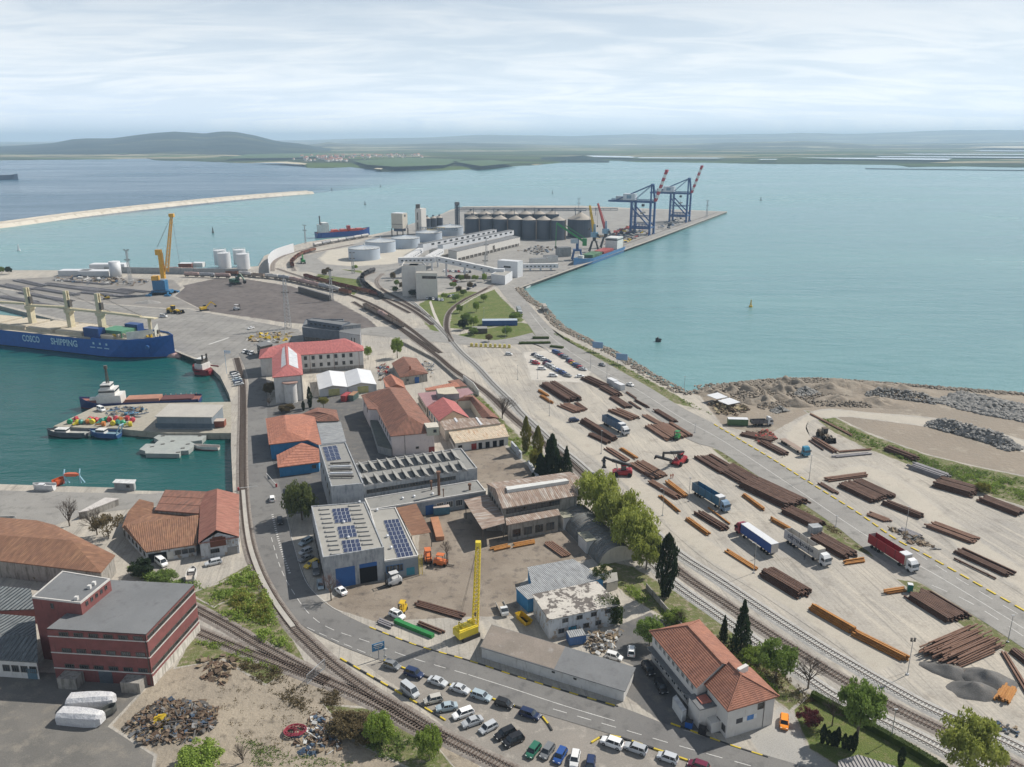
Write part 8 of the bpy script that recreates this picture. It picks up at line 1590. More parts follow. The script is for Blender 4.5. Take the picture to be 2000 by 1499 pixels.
scrub('undergrowth', V1, 900, 2.2, 'fresh', .3); scrub('undergrowth', [(430, 1180), (500, 1130), (530, 1190), (520, 1230)], 420, 2.6, 'yellow', .28); scrub('undergrowth', [(385, 1255), (470, 1258), (550, 1312), (450, 1285)], 260, .7, 'fresh', .22); scrub('undergrowth', [(240, 1100), (330, 1130), (420, 1150), (480, 1140), (440, 1170), (370, 1165), (270, 1130)], 420, 1.8, 'green', .3)
scrub('dry_weeds', [(430, 1280), (560, 1310), (700, 1370), (760, 1410), (640, 1420), (540, 1360)], 650, .8, 'brown', .22); scrub('undergrowth', [(640, 1400), (720, 1400), (830, 1462), (860, 1500), (740, 1480)], 420, 1.2, 'green', .25); scrub('undergrowth', [(1190, 1120), (1300, 1190), (1430, 1270), (1540, 1370), (1500, 1360), (1380, 1275), (1270, 1200)], 700, 1.1, 'fresh', .26); scrub('dry_weeds', [(420, 1340), (520, 1340), (640, 1430), (700, 1480), (520, 1490), (450, 1420)], 160, .3, 'brown', .16); scrub('undergrowth', [(460, 1440), (560, 1470), (700, 1495), (500, 1499)], 160, .4, 'green', .2); scrub('dry_weeds', [(1380, 1230), (1470, 1270), (1600, 1370), (1560, 1380), (1440, 1290)], 360, 1.0, 'brown', .24)
scrub('undergrowth', [(900, 762), (950, 790), (1010, 855), (1090, 905), (1060, 915), (985, 860), (925, 800)], 520, 1.0, 'fresh', .3); scrub('undergrowth', [(1600, 815), (1690, 852), (1800, 892), (1900, 918), (2000, 938), (2060, 950), (2060, 995), (1950, 970), (1850, 930), (1740, 890), (1660, 855)], 1100, 1.2, 'green', .32); scrub('undergrowth', [(1850, 920), (1990, 945), (2010, 985), (1900, 955)], 300, 1.5, 'fresh', .3)
scrub('undergrowth', [(1060, 642), (1150, 690), (1250, 742), (1350, 795), (1400, 815), (1330, 778), (1230, 722), (1130, 672)], 420, .6, 'green', .3); scrub('dry_weeds', [(1400, 880), (1520, 965), (1640, 1038), (1700, 1085), (1600, 1025), (1480, 935)], 360, .45, 'brown', .22); scrub('undergrowth', [(0, 1100), (180, 1120), (190, 1140), (60, 1135), (0, 1130)], 220, 2.4, 'brown', .3)
scrub('ivy', [(1186, 1152), (1212, 1172), (1216, 1196), (1200, 1205), (1176, 1165)], 10, 1, 'hedge'); ex = G(); cN = P(1211, 1181, 5.6)
for _ in range(2600):
 t = rnd(); q = Vector((cN.x-uni(0, 6.5)*t-.2, cN.y+uni(-.8, 3.8)*t, uni(.2, 6.6)+.3))
 if q.z < 5.2: q = Vector((cN.x+uni(-3.2, .7), cN.y+uni(-.75, .25), q.z))
 leafquad(ex, q, uni(.14, .28))
oi_ = ex.obj('ivy_mantle', LF['hedge']); tag(oi_, 'green ivy climbing over the corner of the peeling white house', 'ivy')
def hedge(label, pts, w, h):
 path = catmull([P(u, v) for u, v in pts], 8); g = G()
 for a, b in zip(path, path[1:]):
  L = (b-a).length; d = (b-a)/L; n_ = Vector((-d.y, d.x, 0))
  for _ in range(int(L*90)): leafquad(g, a+d*uni(0, L)+n_*uni(-.5, .5)*w+Vector((0, 0, h*(1-rnd()**3))), .14)
 g2 = G()
 for a, b in zip(path, path[1:]): g2.bar(up(a, h*.45), up(b, h*.45), w*.85, h*.88)
 o = thing('hedge', label, 'hedge', path[0]); g.obj('foliage', LF['hedge'], o); g2.obj('core', LF['hedge'], o)
hedge('clipped green hedge between garden and tracks', [(1585, 1362), (1640, 1392), (1720, 1436), (1800, 1482), (1850, 1515)], 1.4, 1.6); hedge('dark clipped hedge bed in the junction, the long one', [(1014, 672), (1075, 671)], 3, 1); hedge('small clipped hedge bed beside the junction', [(1040, 662), (1072, 662)], 2.5, 1.2); hedge('small hedge bed at the far car park corner', [(1075, 678), (1100, 681)], 2.5, 1.0)
# ================================================================ rocks, heaps
def rock(g, p, s):
 o = len(g.v); vs = []
 for d in ((1, 0, 0), (-1, 0, 0), (0, 1, 0), (0, -1, 0), (0, 0, 1), (0, 0, -1), (.6, .6, .6), (-.6, .6, .55), (.6, -.6, .55), (-.6, -.6, .6)): vs.append(p+Vector((d[0]*uni(.6, 1.2), d[1]*uni(.6, 1.2), d[2]*uni(.5, .9)))*s)
 g.add(vs, [(4, 6, 7), (4, 7, 9), (4, 9, 8), (4, 8, 6), (0, 2, 6), (2, 7, 6), (2, 1, 7), (1, 9, 7), (1, 3, 9), (3, 8, 9), (3, 0, 8), (0, 6, 8), (0, 5, 2), (2, 5, 1), (1, 5, 3), (3, 5, 0)])
rk = M('grey_rock', (.30, .29, .27), (.20, .195, .185), scale=.6, c3=(.42, .40, .36), s3=.9); rk2 = M('brown_rock', (.30, .255, .205), (.22, .19, .155), scale=.6, c3=(.40, .36, .30), s3=.9)
def pile(name, label, pts, w, h, n, s, m, cat='rock pile', kind=None, flat=False):
 path = catmull([P(u, v) for u, v in pts], 8); tot = [0]
 for a, b in zip(path, path[1:]): tot.append(tot[-1]+(b-a).length)
 g = G()
 for _ in range(n):
  q = uni(0, tot[-1]); i = max(j for j in range(len(tot)-1) if tot[j] <= q); a, b = path[i], path[i+1]; d = (b-a).normalized(); n_ = Vector((-d.y, d.x, 0)); t = uni(-1, 1); e_ = min(1, min(q, tot[-1]-q)/max(w, 1)*1.4+.15) if not flat else 1
  p = a+d*(q-tot[i])+n_*t*w/2+Vector((0, 0, h*(1-abs(t))*e_*(.75+.4*rnd()))); rock(g, p, s*uni(.5, 1.3))
 o = g.obj(name, m); return tag(o, label, cat, kind=kind)
pile('rock_pile', 'long pile of grey boulders on the landfill', [(1815, 828), (1880, 845), (1940, 862), (1985, 880)], 9, 3.6, 650, 1.0, rk); pile('rock_pile', 'broad field of grey boulders at the right shore', [(1850, 775), (1930, 795), (2040, 815)], 26, 3.0, 1300, 1.3, rk)
tag(pile('shore_rocks', None, [(1013, 563), (1032, 583), (1062, 605), (1092, 637), (1152, 668), (1214, 699), (1277, 737), (1340, 768), (1380, 763)], 7, .6, 1500, .8, rk2, flat=True), kind='stuff'); tag(pile('shore_rocks', None, [(1365, 770), (1405, 756), (1470, 747), (1550, 742), (1640, 744), (1750, 752), (1850, 760), (2000, 771)], 5, .5, 900, .8, rk2, flat=True), kind='stuff')
pile('rock_pile', 'rubble mound of grey stone nearest the sea', [(1560, 765), (1585, 775)], 14, 6, 420, .8, rk); pile('rock_pile', 'white-grey rubble heap left of the lane', [(1515, 800), (1530, 806)], 8, 3.5, 200, .6, rk); pile('rock_pile', 'ridge of pale rubble along the landfill lane', [(1690, 770), (1760, 776), (1830, 786)], 9, 3.2, 520, .7, rk)
def mound(name, label, c, rx, ry, h, m, rot=0, rough=.25, cat='heap', z=0):
 h *= .85 if name == 'soil_heap' else 1
 p = P(*c, z); g = G(); nr, nt = 9, 26; vs = [p+Vector((0, 0, h))]
 for i in range(1, nr+1):
  for j in range(nt):
   t = 2*math.pi*j/nt; r = i/nr; x, y = r*rx*math.cos(t), r*ry*math.sin(t); f = fbm(x*.3+p.x, y*.3+p.y, .5, 3); w = 1+.18*fbm(math.cos(t)*2+p.x, math.sin(t)*2, 1, 2); x, y = x*w, y*w
   vs.append(p+Vector((x*math.cos(rot)-y*math.sin(rot), x*math.sin(rot)+y*math.cos(rot), h*max(0, (1-r)*(1+r*(.7 if rough > .4 else 0))*(1+rough*f*2.6)) if i < nr else -.1)))
 g.add(vs, [(0, 1+j, 1+(j+1) % nt) for j in range(nt)]+[(1+(i-1)*nt+j, 1+i*nt+j, 1+i*nt+(j+1) % nt, 1+(i-1)*nt+(j+1) % nt) for i in range(1, nr) for j in range(nt)]); return tag(g.obj(name, m, smooth=True), label, cat)
grit = M('dark_grit', (.10, .098, .095), (.14, .135, .13), scale=.5, c3=(.17, .14, .11), s3=.4, bump=.5, bs=4, bd=.1)
mound('gravel_heap', 'dark gravel heap, the pointed left end', (1853, 1312), 6, 3, 1.8, grit, -.5); mound('gravel_heap', 'dark gravel heap, the high right-hand one', (1925, 1328), 6.5, 4, 2.6, grit, -.3); mound('gravel_heap', 'dark gravel heap, the rounded front one', (1903, 1350), 5.5, 3.4, 2.2, grit, -.1); mound('gravel_heap', 'small grey heap on the storage yard', (290, 592), 10, 5, 2.6, M('grey_grit', (.3, .29, .27), (.25, .24, .23)))
random.seed(8); places = ['nearest the shore verge', 'beside the timber stack', 'at the water edge', 'behind the rubble', 'in the middle', 'by the lane', 'at the bend', 'near the grey stones', 'towards the right', 'on the ridge', 'under the ridge', 'by the far water', 'at the brown end', 'before the boulders', 'on the outer bank', 'on the inner bank']
for i, (u, v, rx, h) in enumerate(((1395, 772, 9, 2), (1425, 765, 10, 3), (1455, 764, 10, 3.4), (1480, 772, 9, 3), (1505, 762, 11, 3.6), (1530, 770, 10, 3.2), (1545, 756, 12, 4.4), (1600, 762, 16, 3.6), (1650, 758, 18, 3), (1700, 760, 18, 2.6), (1750, 764, 18, 2.4), (1490, 788, 9, 2.6), (1555, 790, 9, 2.4), (1640, 783, 14, 2.2), (1720, 788, 14, 2.0), (1520, 780, 8, 2.6))): mound('soil_heap', 'bare brown soil heap on the shore, %s' % places[i], (u, v), rx, rx*.55, h, landfill, uni(-.3, .3), .6)
pile('rock_pile', 'brown rubble strewn over the shore heaps', [(1390, 772), (1440, 766), (1500, 768), (1560, 764), (1640, 762)], 30, 1.8, 1300, .7, rk2); pile('rock_pile', 'brown rubble bank at the foot of the heaps', [(1480, 796), (1540, 790), (1620, 790), (1700, 792)], 7, 1.6, 420, .6, rk2)
# ================================================================ steel stacks
rust = M('rusty_steel', (.085, .045, .032), (.125, .07, .05), scale=.5, c3=(.05, .035, .03), s3=1.5, rough=.8); rusto = M('orange_primer_steel', (.42, .20, .055), (.34, .15, .045), scale=.6, c3=(.22, .10, .05), s3=1.2, rough=.8); steelg = M('grey_steel', (.21, .20, .21), (.27, .26, .27), scale=.4, c3=(.13, .11, .11), s3=.8, rough=.6); rustl = M('light_rust_steel', (.17, .095, .065), (.21, .125, .09), scale=.5, c3=(.10, .06, .05), s3=1.3)
BM = {}
def beam_mesh(m):
 if m.name not in BM:
  g = G(); g.box((0, 0, .04), (1, .42, .08)); g.box((0, 0, .36), (1, .42, .08)); g.box((0, 0, .2), (1, .12, .24)); BM[m.name] = g.mesh('beam', m)
  g = G(); g.tube((-.5, 0, .21), (.5, 0, .21), .2, 8); BM[m.name+'r'] = g.mesh('pipe', m)
 return BM[m.name]
SN = [0]
def stack(a, c, w, layers=1, m=rust, label=None, pipe=False, gap=.5, jit=.25):
 A, C = P(*a), P(*c); d = C-A; L = d.length; rz = math.atan2(d.y, d.x); mid = (A+C)/2; me = beam_mesh(m); me = BM[m.name+'r'] if pipe else me
 o = local(thing('steel_stack', label, 'steel stack', mid, rz, 'stacks of steel beams')); n = max(1, int(w/gap)); sp = w/n
 for s in (-.3, .3):
  g = G(); g.box((s*L, 0, .08), (.2, w*.96, .14)); g.obj('bearer', slp_w, o)
 for k in range(layers):
  nn = n-k if k else n
  for j in range(nn):
   if k and rnd() < .12: continue
   b = link('pipe' if pipe else 'beam', me, o, (uni(-jit, jit)*2.6, (j-(nn-1)/2)*sp+uni(-.05, .05), .16+k*.42), uni(-.008, .008)*jit*4, (L*uni(.88, 1.03), uni(.85, 1.1), 1))
 SN[0] += 1; return o
random.seed(31); RW = dict(r=rust, o=rusto, l=rustl, g=steelg)
S = [((1070, 752), (1122, 785), 9, 4, 'r'), ((1052, 764), (1070, 775), 2, 2, 'o'), ((1057, 775), (1079, 789), 2, 2, 'o'), ((1100, 792), (1133, 806), 6, 2, 'l'), ((1125, 788), (1147, 803), 2, 1, 'r'), ((1143, 740), (1180, 757), 6, 3, 'r'), ((1177, 758), (1208, 775), 5, 3, 'r'), ((1197, 778), (1228, 798), 4, 2, 'r'), ((1223, 767), (1242, 780), 1.4, 1, 'r'), ((1240, 783), (1267, 798), 1.6, 2, 'r'), ((1228, 785), (1250, 800), 1.2, 1, 'r'), ((1198, 802), (1240, 820), 6, 2, 'l'), ((1280, 803), (1320, 827), 3, 2, 'r'), ((1258, 812), (1290, 830), 3, 1, 'l'), ((1285, 831), (1328, 858), 13, 2, 'l'),
     ((1140, 825), (1200, 862), 4, 4, 'r'), ((1152, 850), (1190, 868), 3, 2, 'r'), ((1185, 877), (1225, 902), 3, 2, 'l'), ((1212, 877), (1245, 898), 2, 2, 'o'), ((1240, 905), (1290, 935), 7, 2, 'l'), ((1270, 943), (1325, 975), 3, 2, 'l'), ((1303, 943), (1340, 972), 2.4, 2, 'o'), ((1288, 970), (1328, 1004), 1.6, 3, 'o'), ((1340, 1014), (1385, 1047), 2, 2, 'o'), ((1362, 1003), (1418, 1037), 3.4, 2, 'r'), ((1385, 995), (1427, 1027), 1, 2, 'o'), ((1418, 1077), (1478, 1115), 2, 1, 'o'), ((1497, 1121), (1572, 1166), 6, 4, 'r'),
     ((1582, 1188), (1667, 1237), 2.8, 4, 'o'), ((1668, 1240), (1772, 1293), 2.6, 3, 'o'), ((1373, 893), (1425, 924), 8, 2, 'r'), ((1413, 913), (1490, 957), 9, 2, 'r'), ((1462, 944), (1558, 990), 11, 4, 'r'), ((1450, 967), (1490, 997), 1.8, 2, 'o'), ((1535, 998), (1600, 1030), 6, 3, 'r'), ((1506, 1016), (1545, 1038), 1.8, 2, 'o'), ((1592, 1051), (1662, 1090), 6.5, 3, 'r'), ((1648, 1102), (1688, 1096), 2, 2, 'o'), ((1726, 1160), (1766, 1154), 1.8, 2, 'o'), ((1790, 1163), (1872, 1213), 8, 3, 'r'), ((1957, 1272), (2008, 1356), 1.4, 1, 'l'), ((1978, 1273), (2014, 1302), 2.6, 2, 'r'), ((1956, 1372), (1971, 1346), 3, 3, 'o'),
     ((1487, 865), (1535, 890), 4, 2, 'r'), ((1580, 862), (1612, 883), .9, 1, 'r'), ((1588, 858), (1634, 886), 3, 2, 'l'), ((1640, 884), (1703, 879), 1.4, 1, 'l'), ((1626, 894), (1701, 887), 2, 1, 'g'), ((1612, 940), (1693, 929), 3, 2, 'l'), ((1658, 945), (1728, 978), 12, 3, 'r'), ((1727, 984), (1800, 1013), 3.4, 3, 'r'), ((1600, 945), (1636, 966), 2, 1, 'r'), ((1697, 1005), (1736, 1020), 3, 1, 'l'), ((1732, 879), (1790, 901), 4, 4, 'r'), ((1780, 912), (1848, 936), 6, 3, 'g'), ((1830, 945), (1905, 966), 9, 4, 'r'), ((1917, 976), (1995, 1006), 6, 3, 'r'), ((1817, 1026), (1908, 1060), 6, 2, 'l'), ((1870, 1077), (1973, 1125), 4.6, 2, 'r'), ((1858, 1090), (1950, 1135), 1.0, 1, 'r'), ((1583, 810), (1664, 852), 1.4, 1, 'l'), ((1452, 848), (1512, 862), 6, 2, 'r'), ((1760, 1035), (1795, 1050), 3, 1, 'g'),
     ((812, 1180), (906, 1207), 2.6, 1, 'r'), ((738, 1214), (765, 1225), 2, 1, 'g'), ((960, 1076), (995, 1068), 2.4, 1, 'o'), ((1002, 1068), (1045, 1060), 2.4, 1, 'o'), ((1070, 1062), (1110, 1090), 3, 1, 'l'), ((820, 1220), (870, 1240), 1.5, 1, 'r')]
HOW = {'r': 'dark rusty', 'o': 'orange', 'l': 'reddish brown', 'g': 'grey'}
def where(u, v):
 if v > 1055 and u < 1120: return 'in workshop yard'
 if u < 950: return 'in crane yard'
 side = 'landfill side of road' if v < 700+ (u-1100)*.62 and u > 1440 else ('road side of pipe yard' if v < 760+(u-1100)*.5 else 'rail side of pipe yard')
 return 'on '+side
cnt = {}
for i, (a, c, w, ly, k) in enumerate(S):
 wh = where(*a); key = (k, wh, 'wide' if w > 4.5 else 'narrow', 'tall' if ly > 2 else 'low'); cnt[key] = cnt.get(key, 0)+1; j = cnt[key]-1
 stack(a, c, w, ly, RW[k], '%s %s %s steel stack %s, %s from far end' % (key[3], key[2], HOW[k], wh, ords[min(j, 11)]), gap=.55 if ly > 1 or w < 5 else .7)
stack((1834, 1288), (1916, 1252), 9, 5, rustl, 'big loose pile of brown steel pipes with open blue-grey ends', True, .45, 1.2)
for i, (a, c, w) in enumerate([((5, 557), (58, 568), 9), ((30, 548), (90, 560), 7), ((64, 563), (152, 578), 7), ((85, 555), (200, 570), 9), ((150, 562), (255, 574), 8), ((160, 572), (240, 580), 6), ((0, 580), (70, 592), 7), ((40, 572), (140, 590), 7), ((60, 592), (130, 603), 5), ((215, 578), (262, 580), 6), ((110, 548), (210, 556), 6), ((232, 566), (290, 572), 6)]): stack(a, c, w, 2, steelg, 'grey steel stack on the storage yard behind the bulk carrier, %s from the coast' % ords[i], False, 1.0, .6)
g = G(); p0, p1 = P(772, 1216), P(846, 1246); g.bar(up(p0, .5), up(p1, .4), 1.1, 1.0); o = g.obj('green_jib', grn); tag(o, 'tapered green crane jib lying beside the yellow and black kerb', 'jib')
# ================================================================ clutter
def debris(name, label, poly, n, cols, s=(.3, 1.6), hh=1.2, kind=None, cat='scrap'):
 lump = uni(0, 99); pts = [P(u, v) for u, v in poly]; c = sum(pts, Vector())/len(pts); e = thing(name, label, cat, c); gs = [G() for _ in cols]
 for _ in range(n):
  t = rnd()**.6; i = random.randrange(len(pts)); q = c.lerp(pts[i].lerp(pts[(i+1) % len(pts)], rnd()), t); k = random.randrange(len(cols)); a = s[0]+(s[1]-s[0])*rnd()**2.2; kind_ = rnd(); t = max(.0, t-.35*fbm(q.x+lump, q.y, .4, 2))
  dm = (a*2.2, a*.22, .12) if kind_ < .45 else ((a, a*.7, a*.5) if kind_ < .75 else (a*1.3, a, .06)); gs[k].box(up(q, hh*(1-t)*uni(.4, 1)+.2), dm, uni(0, 3), uni(-.5, .5), uni(-.5, .5))
 for k, (g, c_) in enumerate(zip(gs, cols)):
  if g.f: tag(g.obj('scrap_pieces', M('scrap_%d_%d_%d' % tuple(int(x*99) for x in c_), c_, tuple(x*.6 for x in c_), scale=1.2), e), kind='stuff')
 return e
W1, W2, BR, GY, YE, BL, WH_, GN, RD = (.32, .25, .17), (.18, .13, .09), (.14, .09, .06), (.22, .22, .22), (.60, .42, .03), (.08, .12, .18), (.6, .6, .58), (.06, .16, .12), (.35, .06, .05)
debris('scrap_heap', 'big heap of scrap and broken timber beside the brick block', [(240, 1422), (280, 1388), (315, 1368), (395, 1372), (428, 1388), (418, 1425), (365, 1452), (275, 1458)], 1100, [W2, BR, BR, W2, (.12, .11, .10), W1, (.16, .15, .14), BL, GY], (.2, 1.3), 1.8); debris('yellow_scrap', 'yellow sheet-metal panels lying on the scrap heap', [(295, 1418), (330, 1398), (340, 1406), (318, 1422)], 9, [YE], (1.0, 2.0), 2.3); debris('timber_debris', 'old sleepers and branches on the waste ground', [(385, 1290), (440, 1278), (470, 1300), (440, 1340), (395, 1330)], 90, [W2, BR, W1], (.5, 1.5), .6); debris('rubble_debris', 'twigs, blue sacks and rubble beside the red hose', [(570, 1440), (620, 1390), (680, 1420), (660, 1470), (590, 1480)], 260, [W1, W2, BR, WH_, BL], (.3, 1.2), .9); debris('timber_pile', 'pile of old pallets and planks behind the long store', [(1138, 1260), (1150, 1240), (1215, 1232), (1200, 1262), (1170, 1280)], 260, [W1, W1, W2, WH_, GY], (.4, 1.4), 1.5); debris('yard_scrap', 'scrap around the tiled cottage by the rails', [(830, 705), (850, 715), (845, 740), (815, 720)], 70, [BL, GY, W1, WH_], (.4, 1.8), 1.4); debris('yard_scrap', 'stacked goods behind the office among parked vehicles', [(735, 715), (760, 712), (765, 745), (740, 745)], 90, [W1, GY, RD, BL], (.4, 1.8), 1.2); debris('yellow_forms', 'yellow formwork and timber laid out behind the office', [(478, 662), (520, 650), (570, 650), (560, 668), (500, 675)], 120, [YE, W1, W1, WH_], (.8, 3), .5)
debris('storage_goods', 'mixed goods and vehicles at the back of the storage yard', [(80, 545), (180, 540), (290, 548), (280, 560), (150, 556)], 150, [GY, BL, WH_, W1, W2], (1.5, 4), 1.5); debris('bamboo_stack', 'reddish timber and corrugated sheets stacked at the landfill corner', [(1385, 790), (1430, 775), (1465, 800), (1440, 812), (1400, 812)], 200, [W1, (.4, .33, .2), W2], (.6, 2.2), 2.6); debris('scrap_steel', 'tangled dark scrap steel near the landfill hut', [(1455, 845), (1500, 842), (1520, 858), (1480, 866)], 120, [BR, W2, RD], (.8, 2), 1.0); debris('landfill_scrap', 'wooden frames and bars along the yellow road blocks', [(1735, 1030), (1800, 1050), (1830, 1075), (1770, 1060)], 90, [W2, GY, W1], (.6, 1.8), .5); debris('yard_scrap', 'planks and pallets at the end of the pale pipe yard', [(1870, 1395), (1990, 1420), (1990, 1440), (1900, 1425)], 40, [W1, BL, GY], (.5, 1.2), .5)
debris('terminal_gear', 'dark conveyors and hoppers beneath the nearer gantry crane', [(1150, 470), (1240, 440), (1270, 455), (1200, 485)], 170, [BL, GY, YE, (.05, .07, .1), RD], (2, 6), 9); debris('terminal_gear', 'equipment and loads under the farther gantry crane', [(1270, 450), (1330, 425), (1350, 432), (1300, 450)], 60, [BL, GY, (.05, .07, .1)], (2, 5), 5); debris('scrap_metal_field', 'scattered scrap metal on the terminal apron', [(1010, 490), (1050, 480), (1090, 488), (1050, 500)], 140, [GY, BL, W2], (1, 3), 1.5)
for q4 in ([(1380, 772), (1402, 767), (1422, 776), (1400, 780)], [(1402, 783), (1425, 777), (1446, 786), (1422, 791)]):
 g = G(); g.prism([P(u, v, 3) for u, v in q4], 2.85, 3.05); o = g.obj('sheet_roof', vinyl); tag(o, 'white sheet %s over the timber stack' % ('farther' if q4[0][0] == 1380 else 'nearer'), 'sheet')
for i, (u, v, L, lab) in enumerate(((160, 1410, 9.5, 'white shrink-wrapped boat hull in the sun on the apron'), (180, 1378, 9.5, 'white shrink-wrapped boat hull in the shade of the brick block'))):
 p = P(u, v); o = local(thing('wrapped_boat', lab, 'boat', p, R(-8 if i == 0 else 2))); g = G(); loft(g, [(-L/2, .1, 1.9, 1.3, .9), (-L/2+.4, .0, 2.5, 1.7, 1.0), (-1, .0, 2.7, 1.7, 1.0), (1.5, .0, 2.8, 1.65, .9), (L/2-.8, .1, 2.7, 1.4, .7), (L/2, .5, 2.4, .9, .4)]); g.obj('wrapping', M('wrap', (.58, .58, .58), (.5, .5, .52), scale=.8, bump=.9, bs=1.3, bd=.3), o)
p = P(572, 1432); o = local(thing('red_hose', 'tangle of red hose on the waste ground', 'hose', p)); g = G(); pr = None
for k in range(220):
 t = k*.24; r = 1.1+.6*math.sin(k*.13)+.4*math.sin(k*.37); q = Vector((r*math.cos(t)*1.3, r*math.sin(t), .25+.5*abs(math.sin(k*.07))))
 if pr: g.tube(pr, q, .09, 5, cap=False)
 pr = q
g.obj('hose_coil', paint('hose_red', (.26, .03, .05)), o)
bc = [(.03, .30, .14), (.45, .05, .06), (.60, .50, .04), (.5, .06, .08), (.05, .25, .2), (.55, .2, .05)]; cn = ['green', 'red', 'yellow', 'crimson', 'teal', 'orange']
for i in range(22):
 u, v = 140+i*5.6+uni(-3, 3), 826+uni(-5, 7); p = P(u, v); k = i % 6; o = local(thing('navigation_buoy', '%s navigation buoy lying on the pier, %s along its row' % (cn[k], ords[min(i//2, 11)]), 'buoy', p, uni(0, 6), 'buoys stored on the pier')); m = paint('buoy_'+cn[k], bc[k]); g = G(); g.tube((-.9, 0, 1.0), (.2, 0, 1.0), 1.0, 12, 1.1); g.tube((.2, 0, 1.0), (.7, 0, 1.0), 1.1, 12, .5); g.obj('float', m, o); g = G(); g.lattice((.7, 0, 1), (2.6, 0, .8), .7, .3, n=2, r=.06, rl=.04); g.obj('cage', m, o)
debris('pier_goods', 'blue frames, crates and nets on the basin pier', [(205, 800), (255, 795), (290, 800), (280, 815), (210, 815)], 110, [BL, (.1, .25, .4), GY, W1], (.5, 2.2), 1.4)
for i in range(9): u = 921+i*9.2; p = P(u, 677+i*.35); g = G(); g.box(up(p, .8), (1.5, 1.5, 1.6)); g.box(up(p, 1.75), (1.1, 1.1, .3)); o = g.obj('yellow_block', paint('block_yellow', (.62, .52, .12))); tag(o, 'yellow concrete block in the row at the crossing, %s from the rails' % ords[i], 'block', 'yellow blocks at the crossing')
p0, p1 = P(128, 945), P(158, 944); e = thing('boat_davit', 'pale blue boat davit holding an orange boat on the near quay', 'davit', p0)
for p in (p0, p1): g = G(); pr = None; [(g.tube(pts_[0], pts_[1], .22, 6)) for pts_ in [(up(p, 0), up(p, 3.6)), (up(p, 3.6), up(p, 5.0)+Vector((0, .8, 0))), (up(p, .2)+Vector((1.4, 0, 0)), up(p, 2.6))]]; g.obj('davit_arm', paint('davit_blue', (.35, .58, .70)), e)
g = G(); m_ = (p0+p1)/2; loft(g, [(-2.4, 3.0, 3.6, .5, .5), (-1.5, 2.8, 3.8, .8, .7), (1.5, 2.8, 3.8, .8, .7), (2.4, 3.0, 3.6, .4, .4)]); g.v = [(x+m_.x, y+m_.y, z) for x, y, z in g.v]; g.obj('slung_boat', paint('boat_orange', (.55, .12, .05)), e)
p = P(1023, 1214); o = local(thing('yellow_skip', 'yellow skip beside the peeling house', 'skip', p, -1.0)); g = G(); g.add([(-1.9, -.8, 0), (1.9, -.8, 0), (1.9, .8, 0), (-1.9, .8, 0), (-2.5, -1, 1.4), (2.5, -1, 1.4), (2.5, 1, 1.4), (-2.5, 1, 1.4)], [(0, 1, 5, 4), (1, 2, 6, 5), (2, 3, 7, 6), (3, 0, 4, 7), (0, 3, 2, 1)]); g.obj('skip_body', yel, o)
crate('trailer_bed', 'long orange trailer bed beside the brown canopy', 'trailer', (854, 1037), (13, 2.4, 1.2), -1.35, paint('bed_orange', (.45, .22, .12))); crate('workshop_generator', 'blue workshop trailer under the low hall wall', 'trailer', (862, 1003), (5, 2.4, 2.4), .2, paint('gen_blue', (.06, .18, .26)), M('pale_top', (.45, .38, .33)))
crate('blue_shed', 'small blue shed with grey roof by the timber pile', 'shed', (1125, 1254), (4, 2.6, 2.2), .25, paint('shed_blue', (.04, .12, .3)), grey_sheet); crate('concrete_box', 'grey concrete box between the steel stacks', 'block', (1591, 1041), (3.2, 2.6, 2.2), .2, conc_w, conc_w); crate('waste_bin', 'blue waste bin at the kerb of the tiled house', 'bin', (1345, 1421), (1.4, 1.1, 1.4), -.4, paint('bin_blue', (.02, .1, .35)), blk); crate('waste_bin', 'dark waste bin with white notice at the kerb', 'bin', (1371, 1433), (1.4, 1.1, 1.4), -.4, blk, blk)
def wallrun(label, pts, h, t, m, name='boundary_wall'):
 path = [P(u, v) for u, v in pts]; e = thing(name, label, 'wall', path[0])
 for a, b in zip(path, path[1:]): g = G(); g.bar(up(a, h/2), up(b, h/2), t, h); g.obj('wall_panel', m, e)
wallrun('low concrete wall between tracks and yards', [(1262, 1150), (1300, 1195), (1345, 1245), (1390, 1290)], 1.6, .25, dirty_w); wallrun('white slab fence beside the railway bend', [(905, 745), (925, 760), (935, 775)], 3, .3, white_w); wallrun('dark low wall below the railway curve', [(787, 672), (850, 705), (890, 740), (905, 750)], 1.4, .4, dirty_w); wallrun('dark coal bunker wall beside the coal yard', [(585, 570), (645, 588)], 4, 2.0, frame_d)
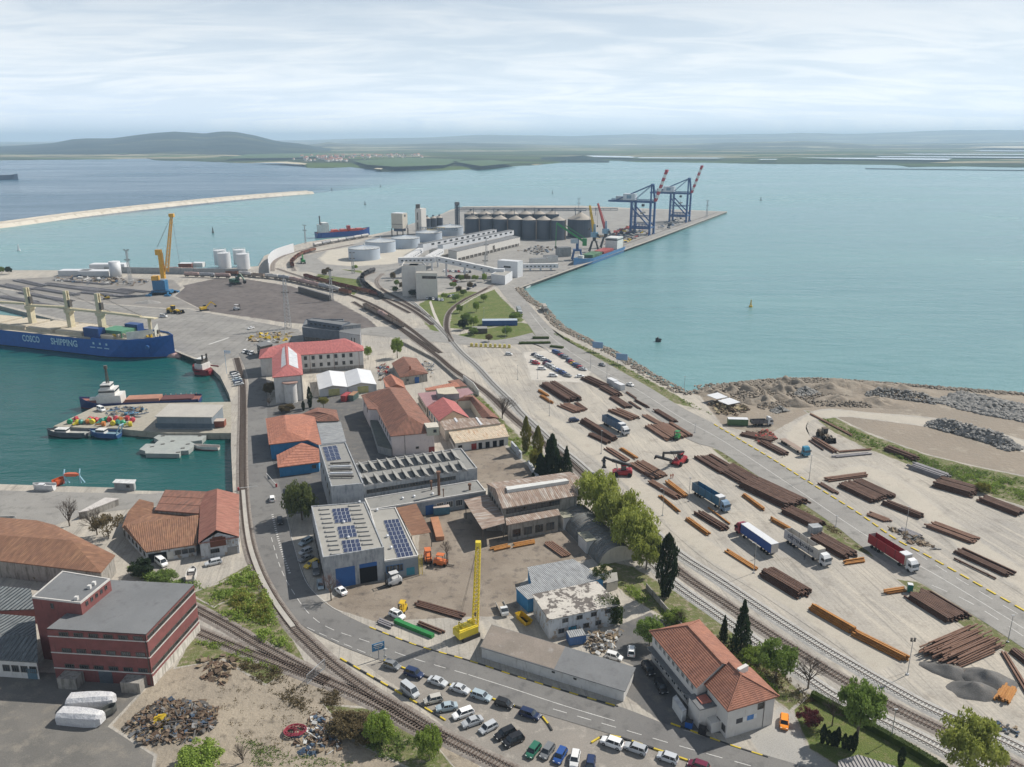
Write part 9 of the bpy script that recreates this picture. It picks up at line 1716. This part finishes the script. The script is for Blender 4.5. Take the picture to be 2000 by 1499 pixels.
# quay fenders and bollards
for i in range(34):
 t = i/33; u, v = (1030+(1410-1030)*t, 556+(416.5-556)*t); p = P(u, v, -1.2); g = G(); g.box(p+Vector((.3, -.3, 0)), (1.6, 1.6, 2.6), .4); o = g.obj('quay_fender', trim_m); tag(o, 'black rubber fender on the container quay wall', 'fender', 'fenders along the container quay')
# people
def person(label, uv, top, legs, face):
 p = P(*uv); o = local(thing('person', label, 'person', p, face)); J = [((0, 0, .95), .15), ((0, 0, 1.2), .16), ((0, 0, 1.42), .15), ((0, 0, 1.55), .06), ((0, 0, 1.68), .10), ((0, .10, .9), .09), ((.06, .11, .5), .065), ((0, .12, .06), .05), ((.1, .12, .03), .045), ((0, -.10, .9), .09), ((-.05, -.11, .5), .065), ((-.06, -.12, .06), .05), ((.05, -.12, .03), .045), ((0, .2, 1.4), .06), ((.03, .27, 1.12), .05), ((.14, .25, .9), .04), ((0, -.2, 1.4), .06), ((.03, -.27, 1.12), .05), ((.16, -.22, .95), .04)]
 E_ = [(0, 1), (1, 2), (2, 3), (3, 4), (0, 5), (5, 6), (6, 7), (7, 8), (0, 9), (9, 10), (10, 11), (11, 12), (2, 13), (13, 14), (14, 15), (2, 16), (16, 17), (17, 18)]
 me = bpy.data.meshes.new('body'); me.from_pydata([q for q, _ in J], E_, []); b = link('body', me, o); b.modifiers.new('Skin', 'SKIN');
 for i, (_, r) in enumerate(J): me.skin_vertices[0].data[i].radius = (r, r)
 me.skin_vertices[0].data[0].use_root = True; s = b.modifiers.new('Sub', 'SUBSURF'); s.levels = s.render_levels = 1; me.materials.append(paint('clothes_%d_%d' % (int(top[0]*99), int(top[2]*99)), top)); g = G(); g.tube((0, 0, 1.70), (0, 0, 1.80), .115, 10, .07); g.obj('helmet', paint('helmet_%d' % int(legs[0]*99), legs), o)
person('worker in orange overalls beside the rusty stacks, with arm bent', (1310, 935), (.55, .15, .04), (.7, .6, .1), 1.0); person('second worker in orange overalls facing the other', (1314, 934), (.5, .13, .05), (.6, .6, .6), 4.0); person('person in dark clothes in the shadow of the lettered lorry', (1571, 1094), (.03, .035, .05), (.05, .05, .05), 2.0); person('person in dark clothes behind the blue curtain lorry', (1474, 1093), (.04, .04, .05), (.05, .05, .05), 5.0)
